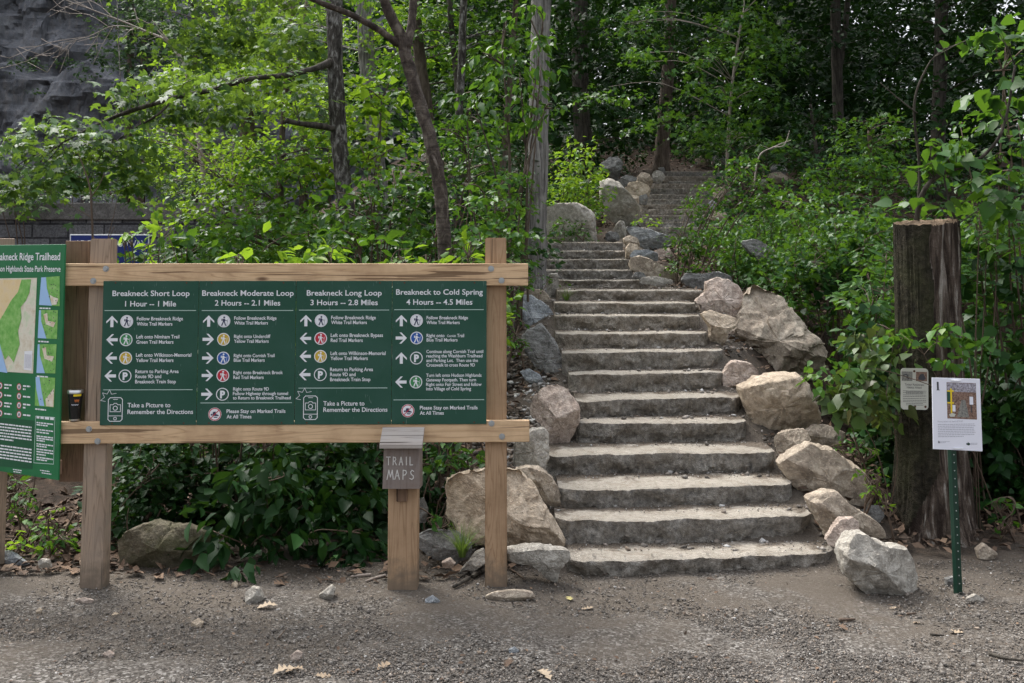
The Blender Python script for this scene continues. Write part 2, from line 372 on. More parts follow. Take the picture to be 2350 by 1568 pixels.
# text: curves are made first, turned into meshes together
class Txt:
    jobs = []
    @staticmethod
    def geo(s, bold=0.0, spacing=1.0):
        c = bpy.data.curves.new('t', 'FONT'); c.body = s; c.size = 1; c.offset = bold; c.resolution_u = 3; c.space_character = spacing
        o = bpy.data.objects.new('t', c); COL.objects.link(o); bpy.context.view_layer.update()
        me = o.evaluated_get(bpy.context.evaluated_depsgraph_get()).to_mesh()
        n = len(me.vertices); co = np.empty(n * 3); me.vertices.foreach_get('co', co); co = co.reshape(-1, 3)
        f = [tuple(p.vertices) for p in me.polygons]
        o.evaluated_get(bpy.context.evaluated_depsgraph_get()).to_mesh_clear(); bpy.data.objects.remove(o); bpy.data.curves.remove(c)
        return co, f
def text_into(mb, s, x0, x1, zb, cap, y=0.0, bold=.012, shear=0.0):
    """write s with its ink from x0 to x1, baseline zb and capital height cap, in the local x-z plane"""
    co, f = Txt.geo(s, bold)
    a, b = co[:, 0].min(), co[:, 0].max()
    if x1 is None: k = cap / .73; X = x0 + (co[:, 0] - a) * k
    elif x0 is None: k = cap / .73; X = x1 - (b - co[:, 0]) * k
    else: X = x0 + (co[:, 0] - a) * (x1 - x0) / (b - a)
    Z = zb + co[:, 1] * cap / .73
    mb.add([(X[i], y, Z[i]) for i in range(len(X))], f); return mb
def bars(mb, x0, x1, zs, h, y, rng, ragged=.25):      # unreadably small print: broken grey lines
    for z, full in zs:
        x = x0; end = x1 - (0 if full else (x1 - x0) * rng.uniform(.2, .2 + ragged * 2))
        while x < end:
            w = min(rng.uniform(1.6, 5) * h, end - x); mb.poly([(x, z), (x + w, z), (x + w, z + h), (x, z + h)], y); x += w + h * .6
    return mb
# ================================================================ wooden trail directions board
class Board:
    """a vertical plane through A (x,Y) and B (x,Y); loc() gives local (a, z) of a photo point on the plane pushed out by off"""
    def __init__(s, A, B, z0=0.0):
        s.A = Vector((A[0], A[1], z0)); d = Vector((B[0] - A[0], B[1] - A[1], 0)); s.u = d.normalized(); s.n = Vector((s.u.y, -s.u.x, 0)); s.ang = atan2(s.u.y, s.u.x)
    def loc(s, x, y, off=0.0):
        c = Vector((0, 0, H)); r = Vector(ray(x, y)); o = s.A + s.n * off
        t = (o - c).dot(s.n) / r.dot(s.n); q = c + r * t - s.A
        return q.dot(s.u), q.z
bl = G(180, 1352); br = G(1164, 1351)
SB = Board((bl.x, bl.y), (br.x, br.y + .05))
sign = empty('trail_directions_sign', SB.A, SB.ang, 'long green trail directions board bolted to a pine timber frame', 'sign')
def R(*a): return SB.loc(*a)
D_POST, D_RAIL, D_PAN = .0, .045, .052      # how far each front face stands out of the post plane
def post(name, pts, mat, depth=.14, off=0.0):
    # pts: left/right x at top, left/right x at base in photo units with their y
    (xl, yt), (xr, _), (xl2, yb), (xr2, _2) = pts
    a, z1 = SB.loc(xl, yt, off); b, _ = SB.loc(xr, yt, off); c, z0 = SB.loc(xl2, yb, off); d, _ = SB.loc(xr2, yb, off)
    z0 = -.12; m = MB(); N = 8
    import bmesh
    v = [(c, -off, z0), (d, -off, z0), (d, -off + depth, z0), (c, -off + depth, z0), (a, -off, z1), (b, -off, z1), (b, -off + depth, z1), (a, -off + depth, z1)]
    bm = bmesh.new(); vs = [bm.verts.new(q) for q in v]
    for f in [(0, 1, 5, 4), (1, 2, 6, 5), (2, 3, 7, 6), (3, 0, 4, 7), (4, 5, 6, 7), (3, 2, 1, 0)]: bm.faces.new([vs[i] for i in f])
    bmesh.ops.bevel(bm, geom=bm.edges[:], offset=.006, segments=2, affect='EDGES'); bm.verts.index_update()
    m.add([q.co for q in bm.verts], [[q.index for q in f.verts] for f in bm.faces]); bm.free()
    return m.build(name, mat, sign)
post('post', [(207, 548), (256, 548), (181, 1352), (237, 1352)], M['wood_grey'], .11)
post('post', [(1113.5, 546), (1162, 546), (1113, 1351), (1164, 1351)], M['wood_v'], .10)
def rail(x0, x1, yt, yb, mat):
    xm = (x0 + x1) / 2
    a, _ = SB.loc(x0, yt, D_RAIL); b, _ = SB.loc(x1, yt, D_RAIL); _, z1 = SB.loc(xm, yt, D_RAIL); _, z0 = SB.loc(xm, yb, D_RAIL)
    return MB().box(a, b, -D_RAIL, -.002, z0, z1, .005).build('rail', mat, sign)
r1 = rail(147, 1212, 605, 656, M['wood_h']); r2 = rail(135, 1215, 967, 1017, M['wood_h'])
def bolt(par, x, y):
    a, z = SB.loc(x, y, D_RAIL); m = MB(); n = 18
    for r, y0, y1 in ((.0195, -D_RAIL - .003, -D_RAIL + .001), (.0115, -D_RAIL - .010, -D_RAIL - .002)):
        v = [(a + r * cos(2 * pi * k / n), yy, z + r * sin(2 * pi * k / n)) for yy in (y0, y1) for k in range(n)]
        m.add(v, [tuple(range(n))[::-1]] + [(k, k + n, (k + 1) % n + n, (k + 1) % n) for k in range(n)])
    m.build('bolt', M['steel'], par)
for x, y in ((243, 617), (214, 645), (1127, 617), (1151, 644)): bolt(r1, x, y)
for x, y in ((204, 985), (224, 1013), (1128, 972), (1152, 1002)): bolt(r2, x, y)
# board joining the timber frame and the map board, behind the rail ends
a0, z1 = SB.loc(150, 553, -.10); a1, _ = SB.loc(207, 553, -.10); _, z0 = SB.loc(150, 1106, -.10)
MB().box(a0, a1, .10, .14, z0, z1, .004).build('spacer_board', M['wood_brown'], sign)
a2, _ = SB.loc(150, 1106, -.02)
# four panels
EDG = [(237, 228), (457, 450), (680, 675), (900, 898), (1117, 1117)]
pans = []
for k in range(4):
    (xa, xb), (xc, xd) = EDG[k], EDG[k + 1]
    a = (SB.loc(xa, 645, D_PAN)[0] + SB.loc(xb, 977, D_PAN)[0]) / 2; b = (SB.loc(xc, 645, D_PAN)[0] + SB.loc(xd, 977, D_PAN)[0]) / 2
    z1 = SB.loc(677, 645, D_PAN)[1]; z0 = SB.loc(677, 975, D_PAN)[1]
    g = .0013
    p = MB().box(a + g, b - g, -D_PAN, -D_RAIL - .001, z0, z1, .001).build('panel', M['green'], sign); pans.append(p)
    for fx in (.13, .87):
        for zz in (z0 + .012, z1 - .012):
            m = MB(); m.disc(a + (b - a) * fx, zz, .006, -D_PAN - .0015, 10); m.build('screw', M['rust'], p)
PY = -D_PAN - .0012
_s = SB.loc(677, 800, D_PAN); SX = (SB.loc(777, 800, D_PAN)[0] - _s[0]) / 100     # metres per photo unit on the panel
def T(x, y): return SB.loc(x, y, D_PAN)
ROWS = [
 (0, 'Breakneck Short Loop', 258, 435, 679.5, 13), (0, '1 Hour -- 1 Mile', 287, 404, 703.5, 13),
 (0, 'Follow Breakneck Ridge', 314, 420, 735.5, 8.4), (0, 'White Trail Markers', 314, 395.5, 747.5, 8.4), (0, 'Left onto Nimham Trail', 313, 411.5, 777, 8.4), (0, 'Green Trail Markers', 313, 398, 789, 8.4),
 (0, 'Left onto Wilkinson-Memorial', 312, 439, 819, 8.4), (0, 'Yellow Trail Markers', 312, 398, 831, 8.4), (0, 'Return to Parking Area', 310.5, 410, 856.5, 8.4), (0, 'Route 9D and', 310.5, 370, 868, 8.4), (0, 'Breakneck Train Stop', 310, 403.5, 880, 8.4),
 (0, 'Take a Picture to', 292.5, 391, 935, 10.5), (0, 'Remember the Directions', 292.5, 443, 950.5, 10.5),
 (1, 'Breakneck Moderate Loop', 464, 674, 679, 13), (1, '2 Hours -- 2.1 Miles', 493, 643, 701.5, 13),
 (1, 'Follow Breakneck Ridge', 537.5, 634.5, 734, 8), (1, 'White Trail Markers', 537.5, 615, 745, 8), (1, 'Right onto Undercliff', 537, 620.5, 776, 8), (1, 'Yellow Trail Markers', 537, 616.5, 787, 8),
 (1, 'Right onto Cornish Trail', 536.5, 630, 820, 8), (1, 'Blue Trail Markers', 536.5, 607.5, 830.5, 8), (1, 'Right onto Breakneck Brook', 535.5, 649, 859, 8), (1, 'Red Trail Markers', 535.5, 605, 870, 8),
 (1, 'Right onto Route 9D', 535, 617, 896.5, 7.6), (1, 'Follow Highway through tunnel', 534.5, 661, 907, 7.6), (1, 'to Return to Breakneck Trailhead', 534.5, 667, 917, 7.6),
 (1, 'Please Stay on Marked Trails', 520, 655, 948, 8.6), (1, 'At All Times', 520, 577, 960.5, 8.6),
 (2, 'Breakneck Long Loop', 704, 876, 678.5, 13), (2, '3 Hours -- 2.8 Miles', 712.5, 867, 700.5, 13),
 (2, 'Follow Breakneck Ridge', 760, 862.5, 733, 8.4), (2, 'White Trail Markers', 760, 842, 744, 8.4), (2, 'Left onto Breakneck Bypass', 759, 879, 773.5, 8.4), (2, 'Red Trail Markers', 759, 832.5, 785, 8.4),
 (2, 'Left onto Wilkinson-Memorial', 758.5, 885, 815, 8.4), (2, 'Yellow Trail Markers', 758.5, 844, 826.5, 8.4), (2, 'Return to Parking Area', 757.5, 856, 852, 8.4), (2, 'Route 9D and', 757.5, 816, 863.5, 8.4), (2, 'Breakneck Train Stop', 757.5, 850, 875, 8.4),
 (2, 'Take a Picture to', 742, 836.5, 931, 10.5), (2, 'Remember the Directions', 742, 889, 945.5, 10.5),
 (3, 'Breakneck to Cold Spring', 909, 1108, 676.5, 13), (3, '4 Hours -- 4.5 Miles', 932.5, 1084, 699.5, 13),
 (3, 'Follow Breakneck Ridge', 979, 1074, 733, 8), (3, 'White Trail Markers', 979, 1055, 744, 8), (3, 'Right onto', 979, 1020, 774, 8), (3, 'Cornish', 1026, 1046, 773.5, 5.4), (3, 'Trail', 1049, 1065, 774, 8), (3, 'Blue Trail Markers', 979, 1050, 784, 8),
 (3, 'Continue along Cornish Trail until', 978.5, 1109, 810.5, 7.6), (3, 'reaching the Washburn Trailhead', 978.5, 1107, 820.5, 7.6), (3, 'and Parking Lot.  Then use the', 978.5, 1097, 831, 7.6), (3, 'Crosswalk to cross Route 9D', 978.5, 1090, 841.5, 7.6),
 (3, 'Turn left onto Hudson Highlands', 978, 1105, 865, 7.6), (3, 'Gateway Footpath. Then turn', 978, 1092.5, 875.5, 7.6), (3, 'Right onto Fair Street and follow', 978, 1105, 886, 7.6), (3, 'into Village of Cold Spring', 978, 1081, 896, 7.6),
 (3, 'Please Stay on Marked Trails', 963.5, 1096, 940, 8.6), (3, 'At All Times', 963.5, 1018.5, 952, 8.6)]
LET = [MB() for _ in range(4)]
for k, s, x0, x1, yb, cap in ROWS:
    a, z = T(x0, yb); b, _ = T(x1, yb); text_into(MB(), s, a, b, z, cap * SX, PY, .015 if cap < 10 else .012).build('heading' if cap > 12 else 'lettering', M['white'], pans[k])
RULES = [(0, 240, 450, 713), (0, 237, 442, 895), (1, 463, 673, 713), (1, 460, 670, 925), (2, 686, 893, 712), (2, 685, 889, 891), (3, 905, 1110, 711), (3, 903, 1111, 918)]
for k in range(4):
    m = MB()
    for kk, x0, x1, y in RULES:
        if kk == k: (a, z), (b, _) = T(x0, y), T(x1, y); m.poly([(a, z - .0022), (b, z - .0022), (b, z + .0022), (a, z + .0022)], PY)
    m.build('rule_line', M['rule'], pans[k])
def arrow(k, x, y, d):
    s = 13.0 * SX; a, z = T(x, y)
    up = [(0, 1), (.98, .02), (.98, -.34), (.27, .34), (.27, -1), (-.27, -1), (-.27, .34), (-.98, -.34), (-.98, .02)]
    rot = {'u': lambda p: p, 'l': lambda p: (-p[1], p[0]), 'r': lambda p: (p[1], -p[0])}[d]
    pts = [(a + rot(p)[0] * s, z + rot(p)[1] * s) for p in up]; m = MB()
    for idx in ((0, 1, 2, 3), (0, 3, 6), (0, 6, 7, 8), (6, 3, 4, 5)): m.poly([pts[i] for i in idx], PY)
    m.build('arrow', M['white'], pans[k])
HIK = [[(-.12, .38), (.12, .36), (.2, .05), (.14, -.1), (-.16, -.1), (-.16, .2)], [(-.16, -.08), (.0, -.08), (-.22, -.72), (-.42, -.72)], [(-.02, -.08), (.14, -.08), (.36, -.72), (.18, -.72)],
       [(.1, .25), (.16, .12), (.44, -.0), (.46, .08), (.2, .2)], [(-.36, .36), (-.2, .38), (-.2, .02), (-.38, .04)], [(.56, .28), (.6, .27), (.44, -.72), (.39, -.72)]]
def marker(k, x, y, kind):
    r = 14.6 * SX; a, z = T(x, y)
    o = MB().disc(a, z, r, PY - .0004).build('trail_marker', M['white'], pans[k])
    mats = {'w': 'white', 'g': 'lgreen', 'y': 'yellow', 'b': 'blue', 'r': 'red', 'p': 'green'}
    m = MB()
    if kind == 'w': m.ring(a, z, r * .84, r * .88, PY - .0008).build('marker_ring', M['greyprint'], o)
    else: m.disc(a, z, r * .86, PY - .0008).build('marker_disc', M[mats[kind]], o)
    m = MB()
    if kind == 'p': text_into(m, 'P', a - r * .36, a + r * .42, z - r * .56, r * 1.12, PY - .0012, .05); m.build('lettering', M['white'], o)
    else:
        for q in HIK: m.poly([(a + p[0] * r * 1.05, z + p[1] * r * 1.0) for p in q], PY - .0012 - .00002 * HIK.index(q))
        m.disc(a + .04 * r, z + .58 * r, r * .15, PY - .0012, 12); m.build('hiker_symbol', M['navy' if kind == 'w' else 'white'], o)
for k, x, y, d, mx, kind in [(0, 257, 738, 'u', 291, 'w'), (0, 257, 780, 'l', 289.5, 'g'), (0, 255, 822, 'l', 288.5, 'y'), (0, 253, 863, 'l', 287, 'p'),
        (1, 479, 737, 'u', 514, 'w'), (1, 478, 779, 'r', 513, 'y'), (1, 477, 822, 'r', 512.5, 'b'), (1, 476, 862, 'r', 511.5, 'r'), (1, 475, 905, 'r', 510.5, 'p'),
        (2, 702, 736, 'u', 737, 'w'), (2, 701, 777, 'l', 736, 'r'), (2, 700.5, 818, 'l', 735.5, 'y'), (2, 699.5, 860, 'l', 735, 'p'),
        (3, 921, 736, 'u', 956, 'w'), (3, 921, 776, 'r', 956, 'b'), (3, 921, 822, 'u', 955.5, 'p'), (3, 920, 877, 'l', 954.5, 'g')]:
    arrow(k, x, y, d); marker(k, mx, y, kind)
def phone(k, x0, y0, x1, y1):
    (a, z1), (b, z0) = T(x0, y0), T(x1, y1); w = .0045; m = MB(); c = .012
    m.line([(a + c, z0), (b - c, z0), (b, z0 + c), (b, z1 - c), (b - c, z1), (a + c, z1), (a, z1 - c), (a, z0 + c)], w, PY, True)
    m.line([(a, z0 + .034), (b, z0 + .034)], w * .8, PY); xm = (a + b) / 2; m.ring(xm, z0 + .017, .007, .011, PY, 16)
    m.line([(xm - .014, z1 - .011), (xm + .014, z1 - .011)], w * .7, PY)
    zc = (z0 + z1) / 2 + .012; m.ring(xm, zc - .004, .011, .0155, PY, 18)
    m.line([(xm - .033, zc - .026), (xm + .033, zc - .026), (xm + .033, zc + .018), (xm + .014, zc + .018), (xm + .008, zc + .027), (xm - .008, zc + .027), (xm - .014, zc + .018), (xm - .033, zc + .018)], w * .8, PY, True)
    sx, sz = a + .004, z1 - .004
    star = []
    for i in range(8):
        an = radians(35 + i * 26.5); rr = .055 if i % 2 == 0 else .03; star.append((sx + rr * cos(an), sz + rr * sin(an)))
    m.line(star, w * .6, PY); m.build('phone_symbol', M['white'], pans[k])
phone(0, 249, 913, 280, 967); phone(2, 697, 909, 728, 963)
def noboot(k, x, y):
    r = 15 * SX; a, z = T(x, y); o = MB().disc(a, z, r, PY - .0004).build('no_boots_symbol', M['white'], pans[k])
    MB().ring(a, z, r * .82, r * .95, PY - .0008).build('red_ring', M['red'], o)
    m = MB(); m.poly([(a + q[0] * r, z + q[1] * r) for q in [(-.3, .35), (.12, .42), (.16, .05), (.58, -.12), (.6, -.28), (-.3, -.25)]], PY - .0008)
    m.poly([(a + q[0] * r, z + q[1] * r) for q in [(-.62, .02), (-.34, .1), (-.34, -.2), (-.6, -.18)]], PY - .0008)
    m.poly([(a + q[0] * r, z + q[1] * r) for q in [(-.2, -.36), (.5, -.4), (.3, -.55), (-.1, -.52)]], PY - .0008); m.build('boot_symbol', M['navy'], o)
    MB().line([(a - r * .56, z - r * .56), (a + r * .56, z + r * .56)], r * .12, PY - .0014).build('red_bar', M['red'], o)
noboot(1, 493, 951); noboot(3, 936, 943)

# ================================================================ trail map box on its own post
tb = G(923, 1358); TB = Board((tb.x - .1, tb.y), (tb.x + .1, tb.y + .004))
tm = empty('trail_map_box', Vector((tb.x, tb.y, 0)), 0, 'weathered wooden trail maps box with sloped lid on a square pine post', 'map box')
def TL(x, y, off=0.0): a, z = TB.loc(x, y, off); return a - .1, z
(a, _), (b, _), (_, zt) = TL(889, 1360), TL(957, 1360), TL(923, 987)
MB().box(a, b, 0, .14, -.12, zt, .005).build('post', M['wood_v'], tm)
(a, z0), (b, z1) = TL(879, 1124, .12), TL(966, 1012, .12)
bx = MB(); bx.add([(a - .004, -.10, z0), (b - .006, -.10, z0), (b + .004, -.001, z0), (a, -.001, z0), (a + .004, -.10, z1), (b - .008, -.10, z1), (b + .002, -.001, z1 + .05), (a + .006, -.001, z1 + .05)],
     [(0, 1, 5, 4), (1, 2, 6, 5), (2, 3, 7, 6), (3, 0, 4, 7), (4, 5, 6, 7), (3, 2, 1, 0)])
bo = bx.build('box', M['wood_box'], tm)
a, b = TL(873, 1010, .13)[0], TL(971, 1010, .13)[0]; zz = TL(923, 1029, .15)[1]
rf = MB(); rf.add([(a, -.155, zz), (b, -.155, zz), (b, .0, zz + .085), (a, .0, zz + .085), (a, -.155, zz + .022), (b, -.155, zz + .022), (b, -.004, zz + .107), (a, -.004, zz + .107)],
     [(0, 1, 5, 4), (1, 2, 6, 5), (2, 3, 7, 6), (3, 0, 4, 7), (4, 5, 6, 7), (3, 2, 1, 0)]); rf.build('lid', M['wood_roof'], tm)
(a, z) = TL(923, 1132); MB().box(a - .035, a + .035, -.022, -.001, z - .05, z + .06, .006).build('hinge_block', M['wood_brown'], tm)
GL = {'T': [[(0, 1), (1, 1)], [(.5, 1), (.52, 0)]], 'R': [[(0, 0), (.05, 1), (.6, .95), (.75, .72), (.5, .5), (.05, .5)], [(.4, .5), (.9, 0)]], 'A': [[(0, 0), (.5, 1), (.95, 0)], [(.2, .38), (.78, .38)]],
      'I': [[(.4, 1), (.42, 0)]], 'L': [[(.1, 1), (.1, 0), (.8, .02)]], 'M': [[(0, 0), (.3, 1), (.55, .25), (.85, 1), (1, 0)]], 'P': [[(.05, 0), (.1, 1), (.65, .95), (.8, .72), (.55, .5), (.1, .45)]], 'S': [[(.85, .88), (.5, 1), (.2, .8), (.35, .55), (.75, .4), (.8, .15), (.45, 0), (.05, .1)]]}
lm = MB()
for word, xs, y0, y1, w in (('TRAIL', (888, 903, 917, 930, 941), 1049, 1067, 10), ('MAPS', (889, 907, 925, 941), 1079, 1100, 13)):
    for ch, x in zip(word, xs):
        for st in GL[ch]: lm.line([TL(x + p[0] * w * (.85 if ch != 'M' else 1.1), y1 + (y0 - y1) * p[1], .10) for p in st], .0055, -.1035)
lm.build('lettering', M['chalk'], bo)

# ================================================================ map board, set at an angle beside the timber frame
mr = P(142, 830, SB.A.y - .07); ml = P(-130, 830, SB.A.y + .52)
KB = Board((ml.x, ml.y), (mr.x, mr.y))
kiosk = empty('trail_map_board', KB.A, KB.ang, 'bright green trailhead map board with river maps and small print, set at an angle', 'sign')
def KL(x, y): return KB.loc(x, y)
kr = (KL(151, 562)[0] + KL(135, 1102)[0]) / 2; kz1 = KL(146, 561)[1]; kz0 = KL(140, 1103)[1]
kp = MB().box(kr - 1.05, kr, -.006, .006, kz0, kz1, .002).build('panel', M['green2'], kiosk)
a = KL(-18, 560)[0]; MB().box(a - .14, a, .035, .17, -.12, KL(0, 546)[1], .005).build('post', M['wood_grey'], kiosk)
MB().box(kr - 1.0, kr - .012, .009, .03, kz0 + .03, kz0 + .12, .003).build('batten', M['wood_brown'], kiosk)
KY = -.0075
KS = (KL(140, 830)[0] - KL(110, 830)[0]) / 30     # metres along the board per photo unit
m = MB()
_, z = KL(140, 597); text_into(m, 'Breakneck Ridge Trailhead', KL(140, 597)[0] - 1.13 * (KL(140, 597)[0] - KL(0, 597)[0]), KL(140, 597)[0], z, .050, KY, .012)
m.build('heading', M['white'], kp); m = MB()
_, z = KL(141, 624); text_into(m, 'Hudson Highlands State Park Preserve', KL(141, 622)[0] - 1.13 * (KL(141, 622)[0] - KL(0, 622)[0]), KL(141, 622)[0], z, .040, KY, .010)
m.build('lettering', M['white'], kp)
# local frame of the panel: quarter points measured on the photo
def KQ(x, y):
    a, z = KL(x, y); return a, z
def mappatch(name, cols):
    pass
def kpoly(par, name, pts, mat, lay): MB().poly([KQ(*p) for p in pts], KY - .0006 * lay).build(name, mat, par)
mp = MB().poly([KQ(-70, 640), KQ(87, 638), KQ(78, 857), KQ(-75, 848)], KY).build('park_map', M['mapland'], kp)
kpoly(mp, 'hill_area', [(-60, 645), (52, 641), (44, 680), (20, 720), (2, 765), (-66, 765)], M['maptan'], 1)
kpoly(mp, 'park_area', [(52, 642), (74, 641), (70, 672), (62, 690), (50, 705), (52, 730), (44, 760), (48, 790), (34, 832), (22, 815), (14, 826), (2, 792), (-14, 760), (10, 722), (28, 690), (44, 670)], M['mappark'], 2)
kpoly(mp, 'river', [(-20, 770), (0, 780), (10, 820), (20, 856), (2, 853), (-8, 830), (-24, 800)], M['river'], 3)
kpoly(mp, 'legend', [(59, 806), (77, 805), (75, 851), (57, 848)], M['white'], 3)
mm = MB(); (a, z1), (b, z0) = KQ(60, 812), KQ(74, 845); bars(mm, a, b, [(z0 + (z1 - z0) * i / 12, 1) for i in range(12)], .0035, KY - .0025, random.Random(3)); mm.build('small_print', M['greyprint'], mp)
for i, (q, kind) in enumerate([([(97, 637), (139, 634), (139, 703), (92, 700)], 0), ([(92, 712), (135, 712), (133, 778), (89, 776)], 1), ([(89, 790), (132, 790), (129, 857), (86, 856)], 1), ([(84, 865), (129, 867), (126, 935), (82, 931)], 2)]):
    o = MB().poly([KQ(*p) for p in q], KY).build('inset_map', M['mappark'], kp)
    def W(s, t): 
        x = (q[0][0] * (1 - s) + q[1][0] * s) * (1 - t) + (q[3][0] * (1 - s) + q[2][0] * s) * t
        y = (q[0][1] * (1 - s) + q[1][1] * s) * (1 - t) + (q[3][1] * (1 - s) + q[2][1] * s) * t
        return x, y
    rv = [[(0, 0), (.26, 0), (.34, .4), (.62, 1), (0, 1)], [(0, 0), (.1, 0), (.14, .4), (.45, 1), (0, 1)], [(0, 0), (.2, 0), (.32, .45), (.5, .98), (.25, .98), (.05, .4)]][kind]
    kpoly(o, 'river', [W(*p) for p in rv], M['river'], 1)
    tw = [[(.5, .62), (.7, .7), (.95, .75), (.85, .95), (.62, .97)], [(.25, .15), (.45, .1), (.5, .38), (.9, .42), (.8, .6), (.4, .5)], [(.55, .75), (.97, .35), (.98, .98), (.6, .98)]][kind]
    kpoly(o, 'town', [W(*p) for p in tw], M['maptown'], 2)
    rr = random.Random(i); md = MB()
    for _ in range(12): s, t = rr.uniform(.3, .95), rr.uniform(.05, .9); md.disc(*KQ(*W(s, t)), .004, KY - .0019, 8)
    md.build('map_dot', M['ink'], o)
    mm = MB(); (a, z) = KQ(q[3][0] + 1, q[3][1] + 9); (b, _) = KQ(q[3][0] + 26, q[3][1] + 9); bars(mm, a, b, [(z, 1)], .009, KY, rr); mm.build('caption', M['white'], kp)
for j, x in enumerate((3, 46)):
    for i in range(4):
        y = 885 + i * 21 + (3 if j else 0); a, z = KQ(x, y); o = MB(); r = .023
        o = MB().disc(a, z, r, KY, 18).build('rule_symbol', M['white'], kp); MB().ring(a, z, r * .78, r, KY - .0006, 18).build('red_ring', M['red'], o)
        m = MB().poly([(a + q[0] * r, z + q[1] * r) for q in [(-.25, -.5), (.25, -.5), (.35, .1), (0, .55), (-.3, .1)]], KY - .0006); m.build('pictogram', M['ink'], o)
        mm = MB(); c = KQ(x + 9, y)[0]; d = KQ(x + 26, y)[0]; bars(mm, c, d, [(z + .004, 1), (z - .017, 0)] if i % 2 == 0 else [(z - .005, 1)], .010, KY, random.Random(i + j * 9)); mm.build('caption', M['white'], kp)
bxq = [KQ(-70, 952), KQ(81, 965), KQ(76, 1076), KQ(-74, 1064)]
o = MB().poly(bxq, KY).build('text_box', M['dkpanel'], kp); mm = MB(); rr = random.Random(5)
for y in list(range(976, 1016, 7)) + list(range(1026, 1066, 7)):
    (a, z), (b, _) = KQ(-66, y - 6), KQ(75, y + 3); bars(mm, a, b, [(KQ(20, y)[1], y not in (1011, 1061))], .009, KY - .0007, rr)
mm.build('small_print', M['white'], o)
q4 = [KQ(84, 955), KQ(128, 958), KQ(125, 1065), KQ(80, 1062)]
m = MB().line(q4, .004, KY, True); m.build('text_frame', M['rule'], kp); mm = MB()
for y in (962, 973, 978, 989, 995, 1004, 1009, 1014, 1022, 1027, 1034, 1040, 1046, 1053, 1058):
    a, b = KQ(86, y)[0], KQ(124 if y != 962 else 126, y)[0]; bars(mm, a, b, [(KQ(104, y)[1], y not in (978, 995, 1014, 1027, 1046, 1058))], .008 if y != 962 else .016, KY, rr)
mm.build('small_print', M['white'], kp); mm = MB()
for x0, x1, y in ((32, 52, 1078), (33, 51, 1083), (94, 116, 1080), (98, 120, 1086)): a, b = KQ(x0, y)[0], KQ(x1, y)[0]; bars(mm, a, b, [(KQ(x0, y)[1], 1)], .006, KY, rr)
mm.build('small_print', M['white'], kp)

# ================================================================ tumbler standing on the lower rail
ta, tz = SB.loc(171, 968, .0); base = SB.A + SB.u * ta + SB.n * .0; rz = SB.loc(171, 967, D_RAIL)[1]
c = P(171, 968, SB.A.y - .02); cup = empty('travel_tumbler', Vector((c.x, c.y + .0, rz + .001)), 0, 'black steel travel tumbler with yellow band standing on the lower timber rail', 'cup')
h = .195
MB().lathe([(0, .012), (.034, .012), (.036, .05), (.0405, .095), (.047, h - .022)], 32).build('body', M['black'], cup, True, sharp=40)
MB().lathe([(0, 0), (.031, 0), (.033, .004), (.033, .012)], 32).build('foot', M['chrome'], cup, True, sharp=40)
MB().lathe([(.047, h - .022), (.049, h - .02), (.049, h - .004), (.046, h), (.0, h - .004)], 32).build('rim', M['chrome'], cup, True, sharp=40)
def cupdecal(name, a0, a1, z0, z1, r0, r1, mat, wob=0):
    n = 10; v = []; f = []
    for i in range(n + 1):
        a = a0 + (a1 - a0) * i / n; w = wob * sin(i * 2.1)
        v += [(r0 * cos(a), r0 * sin(a), z0 + w), (r1 * cos(a), r1 * sin(a), z1 + w * .4)]
        if i: f.append((2 * i - 2, 2 * i, 2 * i + 1, 2 * i - 1))
    mobj(name, v, f, mat, cup)
A0 = -pi / 2 + .18
cupdecal('yellow_label', A0 + .0, A0 + 1.1, h - .038, h - .024, .0462, .0476, M['yellowband'])
cupdecal('picture_print', A0 + .15, A0 + .8, h - .072, h - .058, .0437, .0449, M['orange'], .006)
cupdecal('picture_print', A0 - .3, A0 + .75, h - .094, h - .088, .0419, .0424, M['greyprint'], .004)
# ================================================================ stairs: positions chained from the ground up
def c5(X, Y): return ((1200 + X / 2.611) * .94, (950 + Y / 2.611) * .94)
def c6(X, Y): return ((1200 + X / 2.611) * .94, (500 + Y / 2.611) * .94)
def c7(X, Y): return ((1300 + X / 3.615) * .94, (330 + Y / 3.615) * .94)
def c8(X, Y): return ((1900 + X / 2.347) * .94, (1000 + Y / 2.347) * .94)
def c4(X, Y): return ((600 + X / 2.3475) * .94, (1000 + Y / 2.3475) * .94)
def c3(X, Y): return ((X / 2.537) * .94, (1050 + Y / 2.537) * .94)
# left x, right x, top edge y (left, mid, right), base y (mid), marks
STEPS = [
 (1303, 1924, 1287, 1280, 1266, 1312), (1276, 1871, 1194, 1190, 1183, 1249), (1283, 1825, 1125, 1118, 1111, 1163), (1254, 1785, 1046, 1039, 1039, 1086),
 (1317, 1718, 971, 969, 967, 1015), (1324, 1709, 919, 914, 911, 956), (1308, 1664, 860, 857, 855, 898), (1292, 1663, 810, 806, 804, 852),
 (1277, 1628, 766, 765, 764, 805), (1274, 1610, 724, 724, 724, 758), (1274, 1600, 695, 695, 695, 722), (1281, 1618, 666, 666, 666, 688),
 (1281, 1470, 643, 643, 645, 650), (1225, 1454, 619, 619, 619, 641), (1225, 1441, 595, 595, 593, 618), (1225, 1435, 576, 575, 572, 597), (1222, 1431, 556, 555, 552, 576)]
YFIX = {12: 14.4, 13: 14.9, 14: 15.5, 15: 16.1, 16: 16.7}
UP = [(1460, 1600, 521), (1447, 1602, 509), (1466, 1606, 493), (1467, 1610, 480), (1465, 1612, 469), (1487, 1615, 457), (1486, 1618, 446), (1492, 1620, 432), (1493, 1622, 421), (1518, 1624, 415), (1526, 1627, 404), (1524, 1632, 393)]
SY = []; SZ = []; z = 0.0; Yp = None
